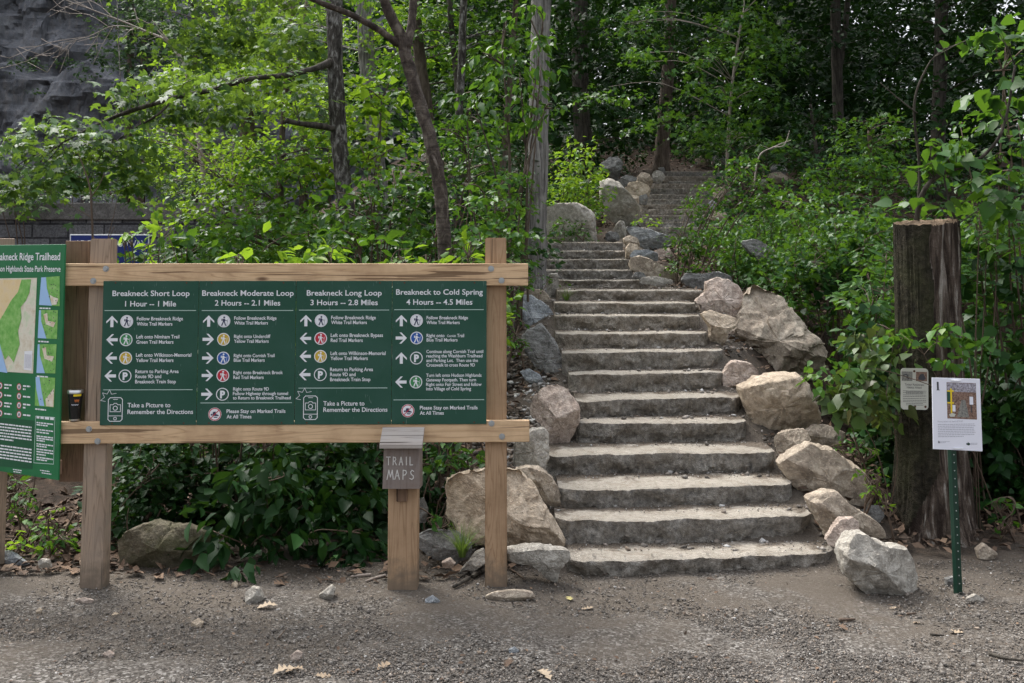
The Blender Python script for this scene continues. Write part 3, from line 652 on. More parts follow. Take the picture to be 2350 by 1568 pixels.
for i, (xl, xr, yl, ym, yr, yb) in enumerate(STEPS):
    xm = (xl + xr) / 2
    if i in YFIX: Y = YFIX[i]
    else:
        Y = G(xm, yb, z).y
        if Yp: Y = min(max(Y, Yp + .36), Yp + .62)
    z2 = P(xm, ym, Y).z
    z2 = max(z2, z + (.04 if i == 12 else .08)); SY.append(Y); SZ.append(z2); z = z2; Yp = Y
NL = len(STEPS)
for i, (xl, xr, y) in enumerate(UP):
    Y = 19.6 + i * .66; SY.append(Y); SZ.append(max(P((xl + xr) / 2, y, Y).z, SZ[-1] + .06))
print('STEPS', [(round(a, 2), round(b, 2)) for a, b in zip(SY, SZ)])
LOWY = [-50] + [SY[0]] + SY[1:] + [SY[-1] + .6, 34, 45, 90]
LOWZ = [0, 0] + SZ[:-1] + [SZ[-1], SZ[-1] + 1.5, SZ[-1] + 3.2, SZ[-1] + 8]
def zc(Y): return np.interp(Y, LOWY, LOWZ)
EDY = SY; EDL = []; EDR = []
for i in range(len(SY)):
    s = STEPS[i][:2] if i < NL else UP[i - NL][:2]
    EDL.append((s[0] - 1175) / F * SY[i]); EDR.append((s[1] - 1175) / F * SY[i])
def smooth(a, b, t): t = np.clip((t - a) / (b - a), 0, 1); return t * t * (3 - 2 * t)
def gz(x, Y):
    x = np.asarray(x, float); Y = np.asarray(Y, float)
    l = np.interp(Y, EDY, EDL); r = np.interp(Y, EDY, EDR)
    dr = np.maximum(0, x - r - .1); dl = np.maximum(0, l - .1 - x)
    kr = np.interp(Y, [0, 8.6, 9.6, 12, 16, 90], [.95, .95, 1.9, 1.8, .30, .12]); kl = np.interp(Y, [0, 8, 10, 13, 17, 40, 90], [.7, .8, 1.25, 1.2, .5, .6, .3])
    zz = zc(Y - np.minimum(kr * dr, 7) - np.minimum(kl * dl, 9))
    fade = 1 - smooth(-13, -4.0, x); fade = np.where(Y < 55, 1 - .85 * fade, 1 - .85 * fade)
    zz = zz * fade
    return zz - np.interp(Y, [6, 13, 14.5, 27, 29], [.015, .02, .07, .07, 0]) * (dr + dl < .12)
def gzf(x, Y): return float(gz(x, Y))
# ---------------------------------------------------------------- ground sheet
xs = np.unique(np.concatenate([np.arange(-70, -6, 2.5), np.arange(-6, -3.5, .4), np.arange(-3.5, 5.0, .085), np.arange(5.0, 9, .4), np.arange(9, 72, 2.5)]))
ys = np.unique(np.concatenate([np.arange(-12, 4.4, 1.2), np.arange(4.4, 13, .075), np.arange(13, 29, .16), np.arange(29, 92, 1.5)]))
X, Yg = np.meshgrid(xs, ys); Z = gz(X, Yg)
rough = np.array([noise.fractal(Vector((a * 1.3, b * 1.3, 0)), 1, 2, 5) for a, b in zip(X.ravel(), Yg.ravel())]).reshape(X.shape)
fine = np.array([noise.noise(Vector((a * 6, b * 6, 3))) for a, b in zip(X.ravel(), Yg.ravel())]).reshape(X.shape)
l = np.interp(Yg, EDY, EDL); r = np.interp(Yg, EDY, EDR)
off = np.maximum(np.maximum(X - r - .1, l - .1 - X), 0)
wild = smooth(6.7, 8.2, Yg) * smooth(.05, .8, off)
wild = np.maximum(wild, smooth(7.3, 9.0, Yg) * (X < -1))
wild = np.maximum(wild, smooth(27, 29, Yg))
Z = Z + rough * (.020 * ((off > .1) | (Yg < 6.8)) + .006 + .085 * wild) + fine * (.005 + .03 * wild)
n0, n1 = X.shape
idx = np.arange(n0 * n1).reshape(n0, n1)
fc = np.stack([idx[:-1, :-1], idx[:-1, 1:], idx[1:, 1:], idx[1:, :-1]], -1).reshape(-1, 4)
ground = mobj('ground', np.stack([X, Yg, Z], -1).reshape(-1, 3), fc.tolist(), M['ground'], smooth=True)
at = ground.data.attributes.new('forest', 'FLOAT', 'POINT'); at.data.foreach_set('value', np.clip(wild, 0, 1).ravel().astype(np.float32))
props(ground, 'gravel trailhead clearing rising into a leaf littered wooded hillside', None, None, 'structure')

# ---------------------------------------------------------------- step slabs
def slab(i, name, label, pl, pm, pr, zt, zb, depth, seed, marks=(), group=None):
    n = 260; rr = random.Random(seed); S = Vector((seed * 7.3, seed * 3.1, 0))
    L = (pr - pl).length; prof = 11; v = []; wear = []; mark = []; dirt = []
    top_n = 7
    for k in range(n + 1):
        t = k / n; x = pl.x + (pr.x - pl.x) * t
        # quadratic through left, mid, right
        Yq = pl.y * (1 - t) * (1 - 2 * t) + pm.y * 4 * t * (1 - t) + pr.y * t * (2 * t - 1)
        end = min(t, 1 - t) * L; rnd = max(0, 1 - end / .12)
        edge = noise.fractal(Vector((x * 2.2, 0, 0)) + S, 1, 2, 4) * .013 + noise.noise(Vector((x * 11, 4, 0)) + S) * .009 + noise.noise(Vector((x * 27, 4, 0)) + S) * .010
        lip = noise.fractal(Vector((x * 3.1, 9, 0)) + S, .8, 2, 6) * .0105
        dk = any(abs(t - mm) < .0045 for mm in marks)
        for j in range(prof):                      # up the front face
            u = j / (prof - 1); zz = zb + (zt - zb + lip - .008) * u
            ro = noise.fractal(Vector((x * 5, zz * 7, 2)) + S, .8, 2, 6) * .045 + (noise.voronoi(Vector((x * 6, zz * 8, seed)))[0][0] - .35) * .045 + noise.noise(Vector((x * 19, zz * 22, 5)) + S) * .014
            yy = Yq + edge + ro * (.35 + .65 * sin(pi * min(1, u * 1.05))) + (1 - u) * .012 + rnd * rnd * .10
            if j == prof - 1: jag = noise.noise(Vector((x * 46, 3, 1)) + S) * .007 + min(0, noise.voronoi(Vector((x * 9, 1, seed)))[0][0] - .28) * -.05; yy += jag; zz -= abs(jag) * .7; topv = (x, yy, zz)
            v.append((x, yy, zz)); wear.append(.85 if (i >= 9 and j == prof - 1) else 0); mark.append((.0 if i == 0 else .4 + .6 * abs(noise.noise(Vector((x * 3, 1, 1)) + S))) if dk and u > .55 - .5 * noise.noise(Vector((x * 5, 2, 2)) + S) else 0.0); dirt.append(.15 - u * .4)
        for j in range(top_n):                     # back over the tread
            u = j / (top_n - 1); yy = topv[1] * (1 - u) + (Yq + depth) * u + (rnd * rnd * .05 if j else 0)
            if j == 0: v.append((topv[0], topv[1] + .0004, topv[2] + .0004)); wear.append(1.0); mark.append(0); dirt.append(-.3); continue
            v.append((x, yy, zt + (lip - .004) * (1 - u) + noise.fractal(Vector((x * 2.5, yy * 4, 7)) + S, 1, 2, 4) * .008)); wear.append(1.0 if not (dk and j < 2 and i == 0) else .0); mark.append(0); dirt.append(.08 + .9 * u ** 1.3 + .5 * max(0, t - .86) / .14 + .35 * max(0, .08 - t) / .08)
    q = prof + top_n; f = []
    for k in range(n):
        for j in range(q - 1): f.append((k * q + j, (k + 1) * q + j, (k + 1) * q + j + 1, k * q + j + 1))
    f.append(tuple(range(q))[::-1][::1]); f.append(tuple(n * q + j for j in range(q)))
    # end caps reach down to the slab's underside at the back
    b0 = len(v); v += [(v[q - 1][0], v[q - 1][1], zb), (v[n * q + q - 1][0], v[n * q + q - 1][1], zb)]; wear += [0, 0]; mark += [0, 0]; dirt += [0, 0]
    f[-2] = tuple([b0] + list(range(q - 1, -1, -1))); f[-1] = tuple([n * q + j for j in range(q)] + [b0 + 1])
    f.append((q - 1, n * q + q - 1, b0 + 1, b0))
    o = mobj(name, v, f, M['step'], smooth=True, sharp=48)
    for nm, arr in (('wear', wear), ('mark', mark), ('dirt', dirt)):
        a = o.data.attributes.new(nm, 'FLOAT', 'POINT'); a.data.foreach_set('value', np.array(arr, np.float32))
    return props(o, label, 'step', group)
ORD = ['lowest wide stone step lying on the gravel with a row of drill notches', 'second stone step up from the gravel, with the tallest smooth face', 'third stone step up from the gravel, between two tan boulders', 'fourth stone step up from the gravel, drill marked and reaching farthest toward the sign',
 'fifth stone step up from the gravel, with a broken corner at one end', 'sixth stone step up from the gravel, with pale drill grooves along its face', 'seventh stone step up from the gravel, beside the dark steep slab', 'eighth stone step up from the gravel, starting beside the dark slab rock',
 'ninth stone step up from the gravel, rusty stained beside the golden wedge stone', 'tenth stone step up from the gravel, split into a row of drill marked blocks', 'eleventh stone step up from the gravel, grey, just under the landing edge', 'stone step holding the edge of the small gravel landing',
 'thin low stone kerb step at the back of the gravel landing', 'narrow wavy edged stone step, first of the four above the landing', 'second narrow stone step above the gravel landing', 'third narrow stone step above the gravel landing', 'top narrow stone step above the landing, under the grey boulder']
MK = {0: (.1, .21, .31, .415, .515, .61), 3: (.12, .45, .54, .62, .72, .81, .9), 5: (.1, .2, .32, .43, .545, .655, .77), 9: (.04, .15, .26, .37, .485, .6, .71, .82, .93), 8: (), 10: (.8,)}
for i, (xl, xr, yl, ym, yr, yb) in enumerate(STEPS):
    z = SZ[i]; Y = SY[i]
    if i < 9:
        pl, pm, pr = G(xl, yl, z), G((xl + xr) / 2, ym, z), G(xr, yr, z)
        sh = Y - pm.y
        for p in (pl, pm, pr): p.y += sh
        pl.y = Y + max(-.15, min(.15, pl.y - Y)); pr.y = Y + max(-.1, min(.28, pr.y - Y))
    else: pl, pm, pr = P(xl, ym, Y), P((xl + xr) / 2, ym, Y), P(xr, ym, Y)
    nx = SY[i + 1] - Y
    zb = (SZ[i - 1] if i else 0) - .1
    slab(i, 'stone_step', ORD[i], pl, pm, pr, z, zb, min(nx + .12, .62), i + 1, MK.get(i, ()), 'stone steps of the stairway')
UL = ['lowest stone step of the shaded upper flight', 'second lowest stone step of the shaded upper flight', 'third stone step from the bottom of the upper flight', 'fourth stone step from the bottom of the upper flight', 'fifth stone step from the bottom of the upper flight', 'sixth stone step from the bottom of the upper flight',
      'sixth stone step from the top of the upper flight', 'fifth stone step from the top of the upper flight', 'fourth stone step from the top of the upper flight', 'third stone step from the top of the dark upper flight', 'second stone step from the top of the dark upper flight', 'topmost dark stone step at the foot of the shaded tree']
for i, (xl, xr, y) in enumerate(UP):
    k = NL + i; Y = SY[k]; xr += 26
    slab(k, 'stone_step', UL[i], P(xl, y, Y), P((xl + xr) / 2, y, Y), P(xr, y, Y), SZ[k], SZ[k - 1] - .1, .7, 40 + i, (), 'stone steps of the upper flight')

# ---------------------------------------------------------------- boulders
BASEY = [G(1600, s[5], (SZ[i - 1] if i else 0)).y if i < 9 else SY[i] for i, s in enumerate(STEPS)]
BY = [1700, 1374] + [s[5] for s in STEPS] + [535, 523, 509, 493, 480, 470, 458, 447, 434, 421, 415, 404, 392, 330]
BD = [4.3, 6.35] + SY[:NL] + SY[NL:] + [SY[-1] + .7, 32]
def depth_at(y): return float(np.interp(-y, [-b for b in BY], BD))
def rock(name, label, pts, mat, Y=None, thick=.75, seed=1, conv=None, box=.36, rough=1.0, group=None, cat='boulder', sink=0.0, facets=7, sub=1):
    q = [conv(*p) for p in pts] if conv else pts
    yb = max(p[1] for p in q)
    w = [P(x, y, 10.0) for x, y in q]
    if Y is None: Y = depth_at(yb)
    W3 = [P(x, y, Y) for x, y in q]
    wid = max(p.x for p in W3) - min(p.x for p in W3); hei = max(p.z for p in W3) - min(p.z for p in W3)
    T = thick * min(wid, hei) * .62
    W3 = [P(x, y, Y + T * .55) for x, y in q]
    cx = sum(p.x for p in W3) / len(W3); cz_ = sum(p.z for p in W3) / len(W3); cy = Y + T * .55
    # a silhouette in the x-z plane, sunk a little at the bottom
    poly = [(p.x - cx, p.z - cz_) for p in W3]
    zmin = min(p[1] for p in poly)
    poly = [(a, b - (sink + .05 * hei if b < zmin + .25 * hei else 0)) for a, b in poly]
    gx = sum(p.x for p in W3) / len(W3); gz_ = sum(p.z for p in W3) / len(W3); W3 = [Vector((gx + (p.x - gx) * 1.05, p.y, gz_ + (p.z - gz_) * 1.05)) for p in W3]; poly = [(p.x - cx, p.z - cz_) for p in W3]; zmin = min(p[1] for p in poly); poly = [(a, b - (sink + .05 * hei if b < zmin + .25 * hei else 0)) for a, b in poly]
    nT = 84 * sub; nF = 36 * sub; rr = random.Random(seed); S = Vector((seed * 5.17, seed * 2.71, seed * 1.3))
    def rad(t):
        d = (cos(t), sin(t)); best = 0.0; n = len(poly)
        for i in range(n):
            ax, ay = poly[i]; bx, by = poly[(i + 1) % n]; ex, ey = bx - ax, by - ay
            den = d[0] * ey - d[1] * ex
            if abs(den) < 1e-9: continue
            s = (ax * ey - ay * ex) / den; u = (ax * d[1] - ay * d[0]) / den
            if s > 0 and -1e-6 <= u <= 1 + 1e-6: best = max(best, s)
        return best or .5 * min(wid, hei)
    R_ = [rad(2 * pi * k / nT) for k in range(nT)]
    R_ = [(R_[k - 1] + 6 * R_[k] + R_[(k + 1) % nT]) / 8 for k in range(nT)]
    RM = sum(R_) / nT * .9; planes = []
    for _ in range(facets):
        a = rr.uniform(0, 2 * pi); r0 = rr.uniform(.15, .95)
        planes.append((cos(a) * rr.uniform(.3, 1.5) / max(wid, .01), sin(a) * rr.uniform(.3, 1.5) / max(hei, .01), -rr.uniform(.55, .98)))
    sc = min(wid, hei); v = []
    for j in range(nF + 1):
        ph = pi * j / nF; k0 = sin(ph) ** box if 0 < j < nF else 0.0; yy0 = -cos(ph); yy0 = math.copysign(abs(yy0) ** .85, yy0)
        for k in range(nT):
            t = 2 * pi * k / nT; re_ = RM + (R_[k] - RM) * min(1, k0 ** 2.5 if yy0 < 0 else 1); x = re_ * cos(t) * k0; z = re_ * sin(t) * k0; y = yy0
            if y < 0:
                for a, b, c in planes: y = max(y, c + 1.15 * (a * x + b * z) * 1.0)
                y = min(y, 0.0) if False else y
            p = Vector((x, y * T, z)); d = Vector((x / max(wid, .1), y * .5, z / max(hei, .1)))
            nn = noise.fractal(p * (2.2 / sc) + S, .85, 2.1, 6); n2 = abs(noise.noise(p * (4.5 / sc) + S)) ; n3 = noise.fractal(p * (11 / sc) + S, .8, 2, 4)
            vd = noise.voronoi(p * (2.6 / sc) + S)[0]; dd = (nn * .05 - n2 * .03 + n3 * .016 + .018 + (vd[1] - vd[0] < .10) * -.022) * sc * rough
            if d.length > 1e-6: p += d.normalized() * dd
            v.append((p.x, p.y, p.z))
    f = []
    for j in range(nF):
        for k in range(nT):
            k2 = (k + 1) % nT
            if j == 0: f.append((k, (j + 1) * nT + k2, (j + 1) * nT + k)[::-1]) if False else f.append((0, (j + 1) * nT + k, (j + 1) * nT + k2))
            elif j == nF - 1: f.append((j * nT + k, nF * nT, j * nT + k2))
            else: f.append((j * nT + k, (j + 1) * nT + k, (j + 1) * nT + k2, j * nT + k2))
    used = sorted({i for q_ in f for i in q_}); mp_ = {o: i for i, o in enumerate(used)}
    o = mobj(name, [v[i] for i in used], [tuple(mp_[i] for i in q_) for q_ in f], M[mat], smooth=True, loc=(cx, cy, cz_), sharp=32)
    return props(o, label, cat, group)
BG = 'boulders lining the stone stairway'
ROCKS = [
 # beside the lower flight, sign-post side of the picture excluded first
 (c8, [(360,800),(430,715),(500,720),(530,755),(640,790),(740,805),(770,880),(792,980),(750,1030),(680,1075),(620,1085),(540,1050),(470,1000),(385,950),(365,880)], 'rk_grey', .9, 'large pale grey boulder on the gravel at the end of the lowest step', {}),
 (c8, [(275,740),(330,660),(360,630),(430,625),(465,665),(455,705),(400,740),(375,775),(300,775)], 'rk_pink', .8, 'small knobbly pinkish rock wedged behind the pale grey boulder', {'Y': 6.85}),
 (c8, [(160,510),(260,465),(340,475),(390,540),(470,590),(560,650),(605,690),(590,740),(520,700),(440,690),(360,680),(290,720),(240,650),(185,570)], 'rk_tan', .6, 'long sloping light tan rock leading down from the rounded tan boulder', {'Y': 7.15}),
 (c8, [(5,310),(90,240),(180,205),(290,230),(420,310),(495,370),(510,470),(500,550),(440,540),(350,490),(250,480),(170,490),(110,450),(40,360)], 'rk_tan', .75, 'big smooth rounded tan boulder with greenish patches beside the stump', {'Y': 7.75}),
 (c8, [(470,590),(540,555),(600,560),(605,610),(580,640),(500,640)], 'rk_dark', .8, 'small dark stone between the rounded tan boulder and the stump', {'Y': 7.7}),
 (c5, [(1812,330),(1830,290),(1900,265),(1990,260),(2020,310),(2015,340),(1960,380),(1890,420),(1830,405)], 'rk_tan', .8, 'angular tan rock with dark underside at the end of the fifth step', {}),
 (c5, [(2010,270),(2060,230),(2150,235),(2250,280),(2240,330),(2140,370),(2060,350),(2020,340)], 'rk_tan', .8, 'flat tan rock half under the vine leaves', {'Y': 8.6}),
 (c6, [(1570,1165),(1700,1110),(1830,1090),(1930,1085),(1990,1150),(2050,1260),(2080,1360),(2000,1420),(1900,1430),(1820,1440),(1740,1425),(1660,1400),(1640,1320),(1610,1250)], 'rk_gold', .9, 'big square sandy boulder with leaves hanging over its corner', {'Y': 8.75, 'facets': 5}),
 (c6, [(1480,1080),(1510,1020),(1560,995),(1640,1010),(1700,1070),(1710,1110),(1620,1110),(1600,1130),(1500,1165),(1478,1150)], 'rk_pink', .9, 'reddish angular rock at the end of the seventh step', {}),
 (c6, [(1490,940),(1550,910),(1600,910),(1640,950),(1635,1000),(1560,1000),(1495,1015)], 'rk_tan', .8, 'small rounded tan rock at the foot of the massive boulder', {'Y': 10.6}),
 (c6, [(1620,600),(1680,525),(1760,570),(1860,620),(1950,720),(2030,830),(2090,920),(2070,1000),(2010,1060),(1910,1060),(1880,1085),(1840,1080),(1720,1110),(1650,1020),(1640,940),(1560,900),(1530,820),(1580,750),(1610,680)], 'rk_tan', .8, 'massive rough tan boulder, largest of all along the stairs', {'Y': 10.7, 'sub': 2, 'rough': 1.25, 'facets': 9}),
 (c6, [(1295,610),(1370,560),(1375,500),(1450,468),(1520,490),(1570,520),(1600,600),(1610,640),(1580,725),(1500,705),(1420,680),(1335,690),(1340,640)], 'rk_pink', .9, 'upright layered pinkish boulder at the end of the landing edge', {'Y': 10.95}),
 (c6, [(1335,700),(1400,680),(1500,705),(1570,735),(1560,770),(1500,800),(1470,880),(1440,890),(1400,860),(1390,770)], 'rk_gold', .8, 'golden wedge shaped stone under the layered boulder', {'Y': 10.2}),
 (c6, [(1215,480),(1240,435),(1340,445),(1450,430),(1520,460),(1530,490),(1450,500),(1380,530),(1360,545),(1230,510)], 'rk_dark', .8, 'long low brown grey rock behind the layered boulder', {'Y': 13.2}),
 (c6, [(945,500),(960,465),(1050,458),(1150,480),(1160,508),(1050,514)], 'rk_grey', .8, 'low pale rock with lichen at the back of the landing', {'Y': 14.3}),
 (c6, [(880,380),(895,340),(950,330),(1010,350),(1100,400),(1180,440),(1210,490),(1190,505),(1110,490),(1010,470),(940,440),(900,420)], 'rk_tan', .7, 'long slanting grey tan slab beside the narrow steps', {'Y': 14.9, 'facets': 4}),
 (c6, [(880,330),(915,290),(1000,290),(1055,310),(1060,355),(1000,355),(940,340)], 'rk_blue', .8, 'blue grey rock above the long slanting slab', {'Y': 15.7}),
 (c6, [(860,150),(900,138),(1000,160),(1100,190),(1138,220),(1130,260),(1060,278),(1000,285),(950,255),(900,205)], 'rk_band', .8, 'banded grey and white boulder at the foot of the upper flight', {'Y': 16.9}),
 (c6, [(840,220),(880,195),(930,215),(945,260),(900,275),(850,255)], 'rk_tan', .8, 'small tan rock beside the banded boulder', {'Y': 16.4}),
 (c6, [(855,280),(880,250),(930,255),(935,290),(880,335),(857,340)], 'rk_gold', .9, 'small blocky sandy rock at the end of the third narrow step', {'Y': 15.9}),
 (c6, [(1040,300),(1060,285),(1130,280),(1165,330),(1165,360),(1080,350)], 'rk_pink', .8, 'pale rock among dead leaves behind the blue grey rock', {'Y': 16.3}),
 (c6, [(895,460),(920,430),(970,435),(990,465),(950,495),(900,490)], 'rk_dark', .8, 'small rounded grey rock at the end of the wavy edged step', {'Y': 14.6}),
 (c6, [(355,30),(420,0),(540,0),(600,20),(650,70),(660,160),(665,235),(600,230),(560,240),(450,240),(360,245)], 'rk_grey', .9, 'huge grey boulder beside the pale trunk, over the top narrow step', {'Y': 17.4, 'facets': 4}),
 (c7, [(600,420),(680,390),(760,420),(810,490),(880,570),(940,650),(935,740),(850,775),(740,755),(660,700),(610,600)], 'rk_grey', .8, 'huge smooth grey boulder beside the bottom of the upper flight', {'Y': 20.3, 'facets': 4, 'rough': .7}),
 (c7, [(720,830),(770,755),(810,770),(828,870),(812,915),(770,900)], 'rk_grey', .9, 'upright grey stone in front of the huge smooth boulder', {'Y': 18.2}),
 (c7, [(645,870),(690,850),(750,860),(772,925),(700,940),(650,930)], 'rk_dark', .9, 'squarish grey stone behind the top narrow step', {'Y': 17.5}),
 (c7, [(805,490),(860,420),(930,415),(1010,440),(1035,490),(1020,535),(940,550),(880,535)], 'rk_gold', .8, 'pale yellowish rock halfway along the upper flight', {'Y': 22.4}),
 (c7, [(920,380),(970,325),(1030,350),(1060,410),(1042,455),(930,420)], 'rk_tan', .9, 'rounded tan rock above the pale yellowish rock', {'Y': 24.0}),
 (c7, [(1060,340),(1090,305),(1150,330),(1170,370),(1130,420),(1070,410)], 'rk_grey', .9, 'grey rock at the head of the upper flight', {'Y': 25.4}),
 (c7, [(600,260),(680,200),(750,195),(790,260),(770,340),(740,395),(660,340)], 'rk_dark', .9, 'dark tilted boulder standing in the leaf litter above the stairs', {'Y': 24.5}),
 (c7, [(815,530),(870,530),(935,540),(937,600),(880,600),(830,575)], 'rk_tan', .9, 'small tan stones packed against the fifth upper step', {'Y': 21.4}),
 (c7, [(930,545),(1000,520),(1018,560),(1005,610),(940,605)], 'rk_dark', .9, 'small dark block against the sixth upper step', {'Y': 21.9}),
 (c7, [(750,400),(830,350),(920,380),(900,430),(800,450)], 'rk_dark', .8, 'low mossy rock in dead leaves beside the upper flight', {'Y': 23.4}),
 (c7, [(1110,290),(1160,285),(1178,330),(1140,340)], 'rk_dark', .9, 'small dark rock at the roots of the shaded tree', {'Y': 26.6}),
 (c7, [(1520,710),(1590,670),(1690,680),(1720,720),(1650,748),(1580,745)], 'rk_gold', .8, 'flat pale rock across the upper flight, behind the arching shrub', {'Y': 19.9}),
 (c7, [(1560,600),(1600,570),(1640,640),(1635,680),(1565,670)], 'rk_blue', .9, 'white streaked rock across the upper flight', {'Y': 21.0}),
 (c7, [(1600,480),(1720,440),(1790,500),(1780,560),(1700,610),(1620,575)], 'rk_tan', .8, 'broad grey tan rock beside the upper flight, behind the shrub', {'Y': 22.5}),
 (c7, [(2080,395),(2100,340),(2180,330),(2250,370),(2252,412),(2150,418)], 'rk_tan', .9, 'rounded tan boulder alone on the shaded slope', {'Y': 23.5}),
 (c7, [(2100,300),(2130,265),(2220,262),(2245,310),(2230,345),(2110,345)], 'rk_dark', .9, 'dark round boulder behind the lone tan boulder', {'Y': 25.0}),
 (c7, [(1990,395),(2050,390),(2085,430),(2020,445)], 'rk_grey', .8, 'small grey rock beside the lone tan boulder', {'Y': 23.2}),
 (c7, [(1440,215),(1490,185),(1530,230),(1522,258),(1455,255)], 'rk_tan', .9, 'tan rock in deep shade beyond the top step', {'Y': 28.5}),
 (c7, [(1565,210),(1640,170),(1700,200),(1695,255),(1600,258)], 'rk_dark', .9, 'dark flat rock in deep shade beyond the top step', {'Y': 29.5}),
 (c6, [(1590,240),(1680,220),(1800,290),(1825,355),(1740,385),(1650,310)], 'rk_dark', .6, 'sloping grey bedrock slab showing through the bank shrubs', {'Y': 13.6}),
 # between the sign and the stairs
 (c6, [(355,460),(372,442),(420,440),(426,510),(422,605),(362,600),(350,500)], 'rk_grey', .9, 'upright grey block at the end of the landing, under the trunk', {'Y': 12.2}),
 (c6, [(180,590),(240,540),(320,545),(360,580),(412,680),(395,695),(330,660),(240,640)], 'rk_tan', .8, 'brown angular rock above the blue white boulder', {'Y': 11.6}),
 (c6, [(115,780),(150,660),(190,590),(250,580),(340,640),(395,700),(402,755),(340,755),(260,770),(210,830),(150,810)], 'rk_blue', .8, 'blue white streaked boulder beside the timber post', {'Y': 10.9, 'facets': 5}),
 (c6, [(190,890),(240,800),(320,770),(380,850),(440,960),(502,1080),(492,1115),(420,1155),(370,1145),(310,1060),(230,960)], 'rk_dark', .6, 'dark steep slab of rock leaning along the eighth step', {'Y': 9.75, 'facets': 4}),
 (c6, [(340,770),(400,765),(412,830),(392,870),(345,800)], 'rk_grey', .8, 'small grey rock above the dark steep slab', {'Y': 11.2}),
 (c5, [(260,170),(275,60),(330,5),(400,-20),(480,10),(545,100),(548,190),(520,262),(490,315),(460,342),(370,315),(345,240),(300,200)], 'rk_pink', .9, 'cracked tan pink boulder at the end of the sixth step', {'Y': 8.4, 'facets': 8}),
 (c6, [(185,1065),(240,1050),(310,1090),(332,1130),(290,1148),(220,1120)], 'rk_blue', .7, 'flat pale blue stone lying on the rubble', {'Y': 9.6}),
 (c5, [(150,480),(152,350),(250,262),(330,258),(362,290),(358,420),(332,520),(250,490)], 'rk_grey', .9, 'square grey block behind the end of the lower rail', {'Y': 7.75, 'facets': 4}),
 (c5, [(140,515),(230,490),(310,510),(390,570),(430,650),(428,735),(370,725),(310,670),(260,600)], 'rk_tan', .8, 'tan rock between the slanted boulder and the third step', {'Y': 7.5}),
 (c4, [(1165,400),(1240,375),(1370,362),(1480,348),(1560,370),(1640,430),(1700,540),(1760,640),(1812,710),(1792,785),(1640,750),(1500,775),(1370,745),(1250,690),(1160,610)], 'rk_gold', .7, 'big slanted tan boulder behind the timber post', {'Y': 6.98, 'facets': 5, 'sub': 2}),
 (c4, [(1495,800),(1600,780),(1760,790),(1840,800),(1848,850),(1800,905),(1780,975),(1710,945),(1680,885),(1500,865)], 'rk_grey', .8, 'low ledge of grey rock at the end of the lowest step', {'Y': 6.6}),
 (c4, [(985,725),(1050,700),(1200,700),(1290,760),(1282,830),(1200,868),(1130,860),(1000,800)], 'rk_dark', .8, 'flat brown rock between the map box and the timber post', {'Y': 6.95}),
 (c4, [(1220,935),(1310,830),(1365,800),(1372,870),(1250,950)], 'rk_grey', .8, 'tapering grey stone at the foot of the timber post', {'Y': 6.75}),
 (c4, [(1125,875),(1170,852),(1200,880),(1182,908),(1130,905)], 'rk_pink', .9, 'small pale round stone beside the grass tuft', {'Y': 6.72}),
 (c4, [(985,520),(1020,508),(1045,570),(1032,640),(985,640)], 'rk_dark', .9, 'grey rock half hidden behind the map box post', {'Y': 7.25}),
 (c3, [(730,700),(780,640),(900,590),(960,580),(1100,600),(1250,620),(1288,680),(1252,775),(1200,840),(1000,880),(800,880),(745,805)], 'rk_moss', .8, 'mossy brown boulder under the dark bush below the sign', {'Y': 6.85}),
 (c3, [(-60,790),(0,755),(60,755),(130,800),(182,835),(100,830),(-20,815)], 'rk_blue', .8, 'blue grey stone half buried under the map board', {'Y': 6.95}),
 (c3, [(235,815),(250,800),(300,803),(316,845),(240,855)], 'rk_grey', .9, 'small blocky grey stone beside the leaning timber post', {'Y': 6.75}),
]
for i, (cv, pts, mat, th, lab, kw) in enumerate(ROCKS):
    rock('boulder', lab, pts, mat, thick=th, seed=i + 3, conv=cv, group=BG, **kw)
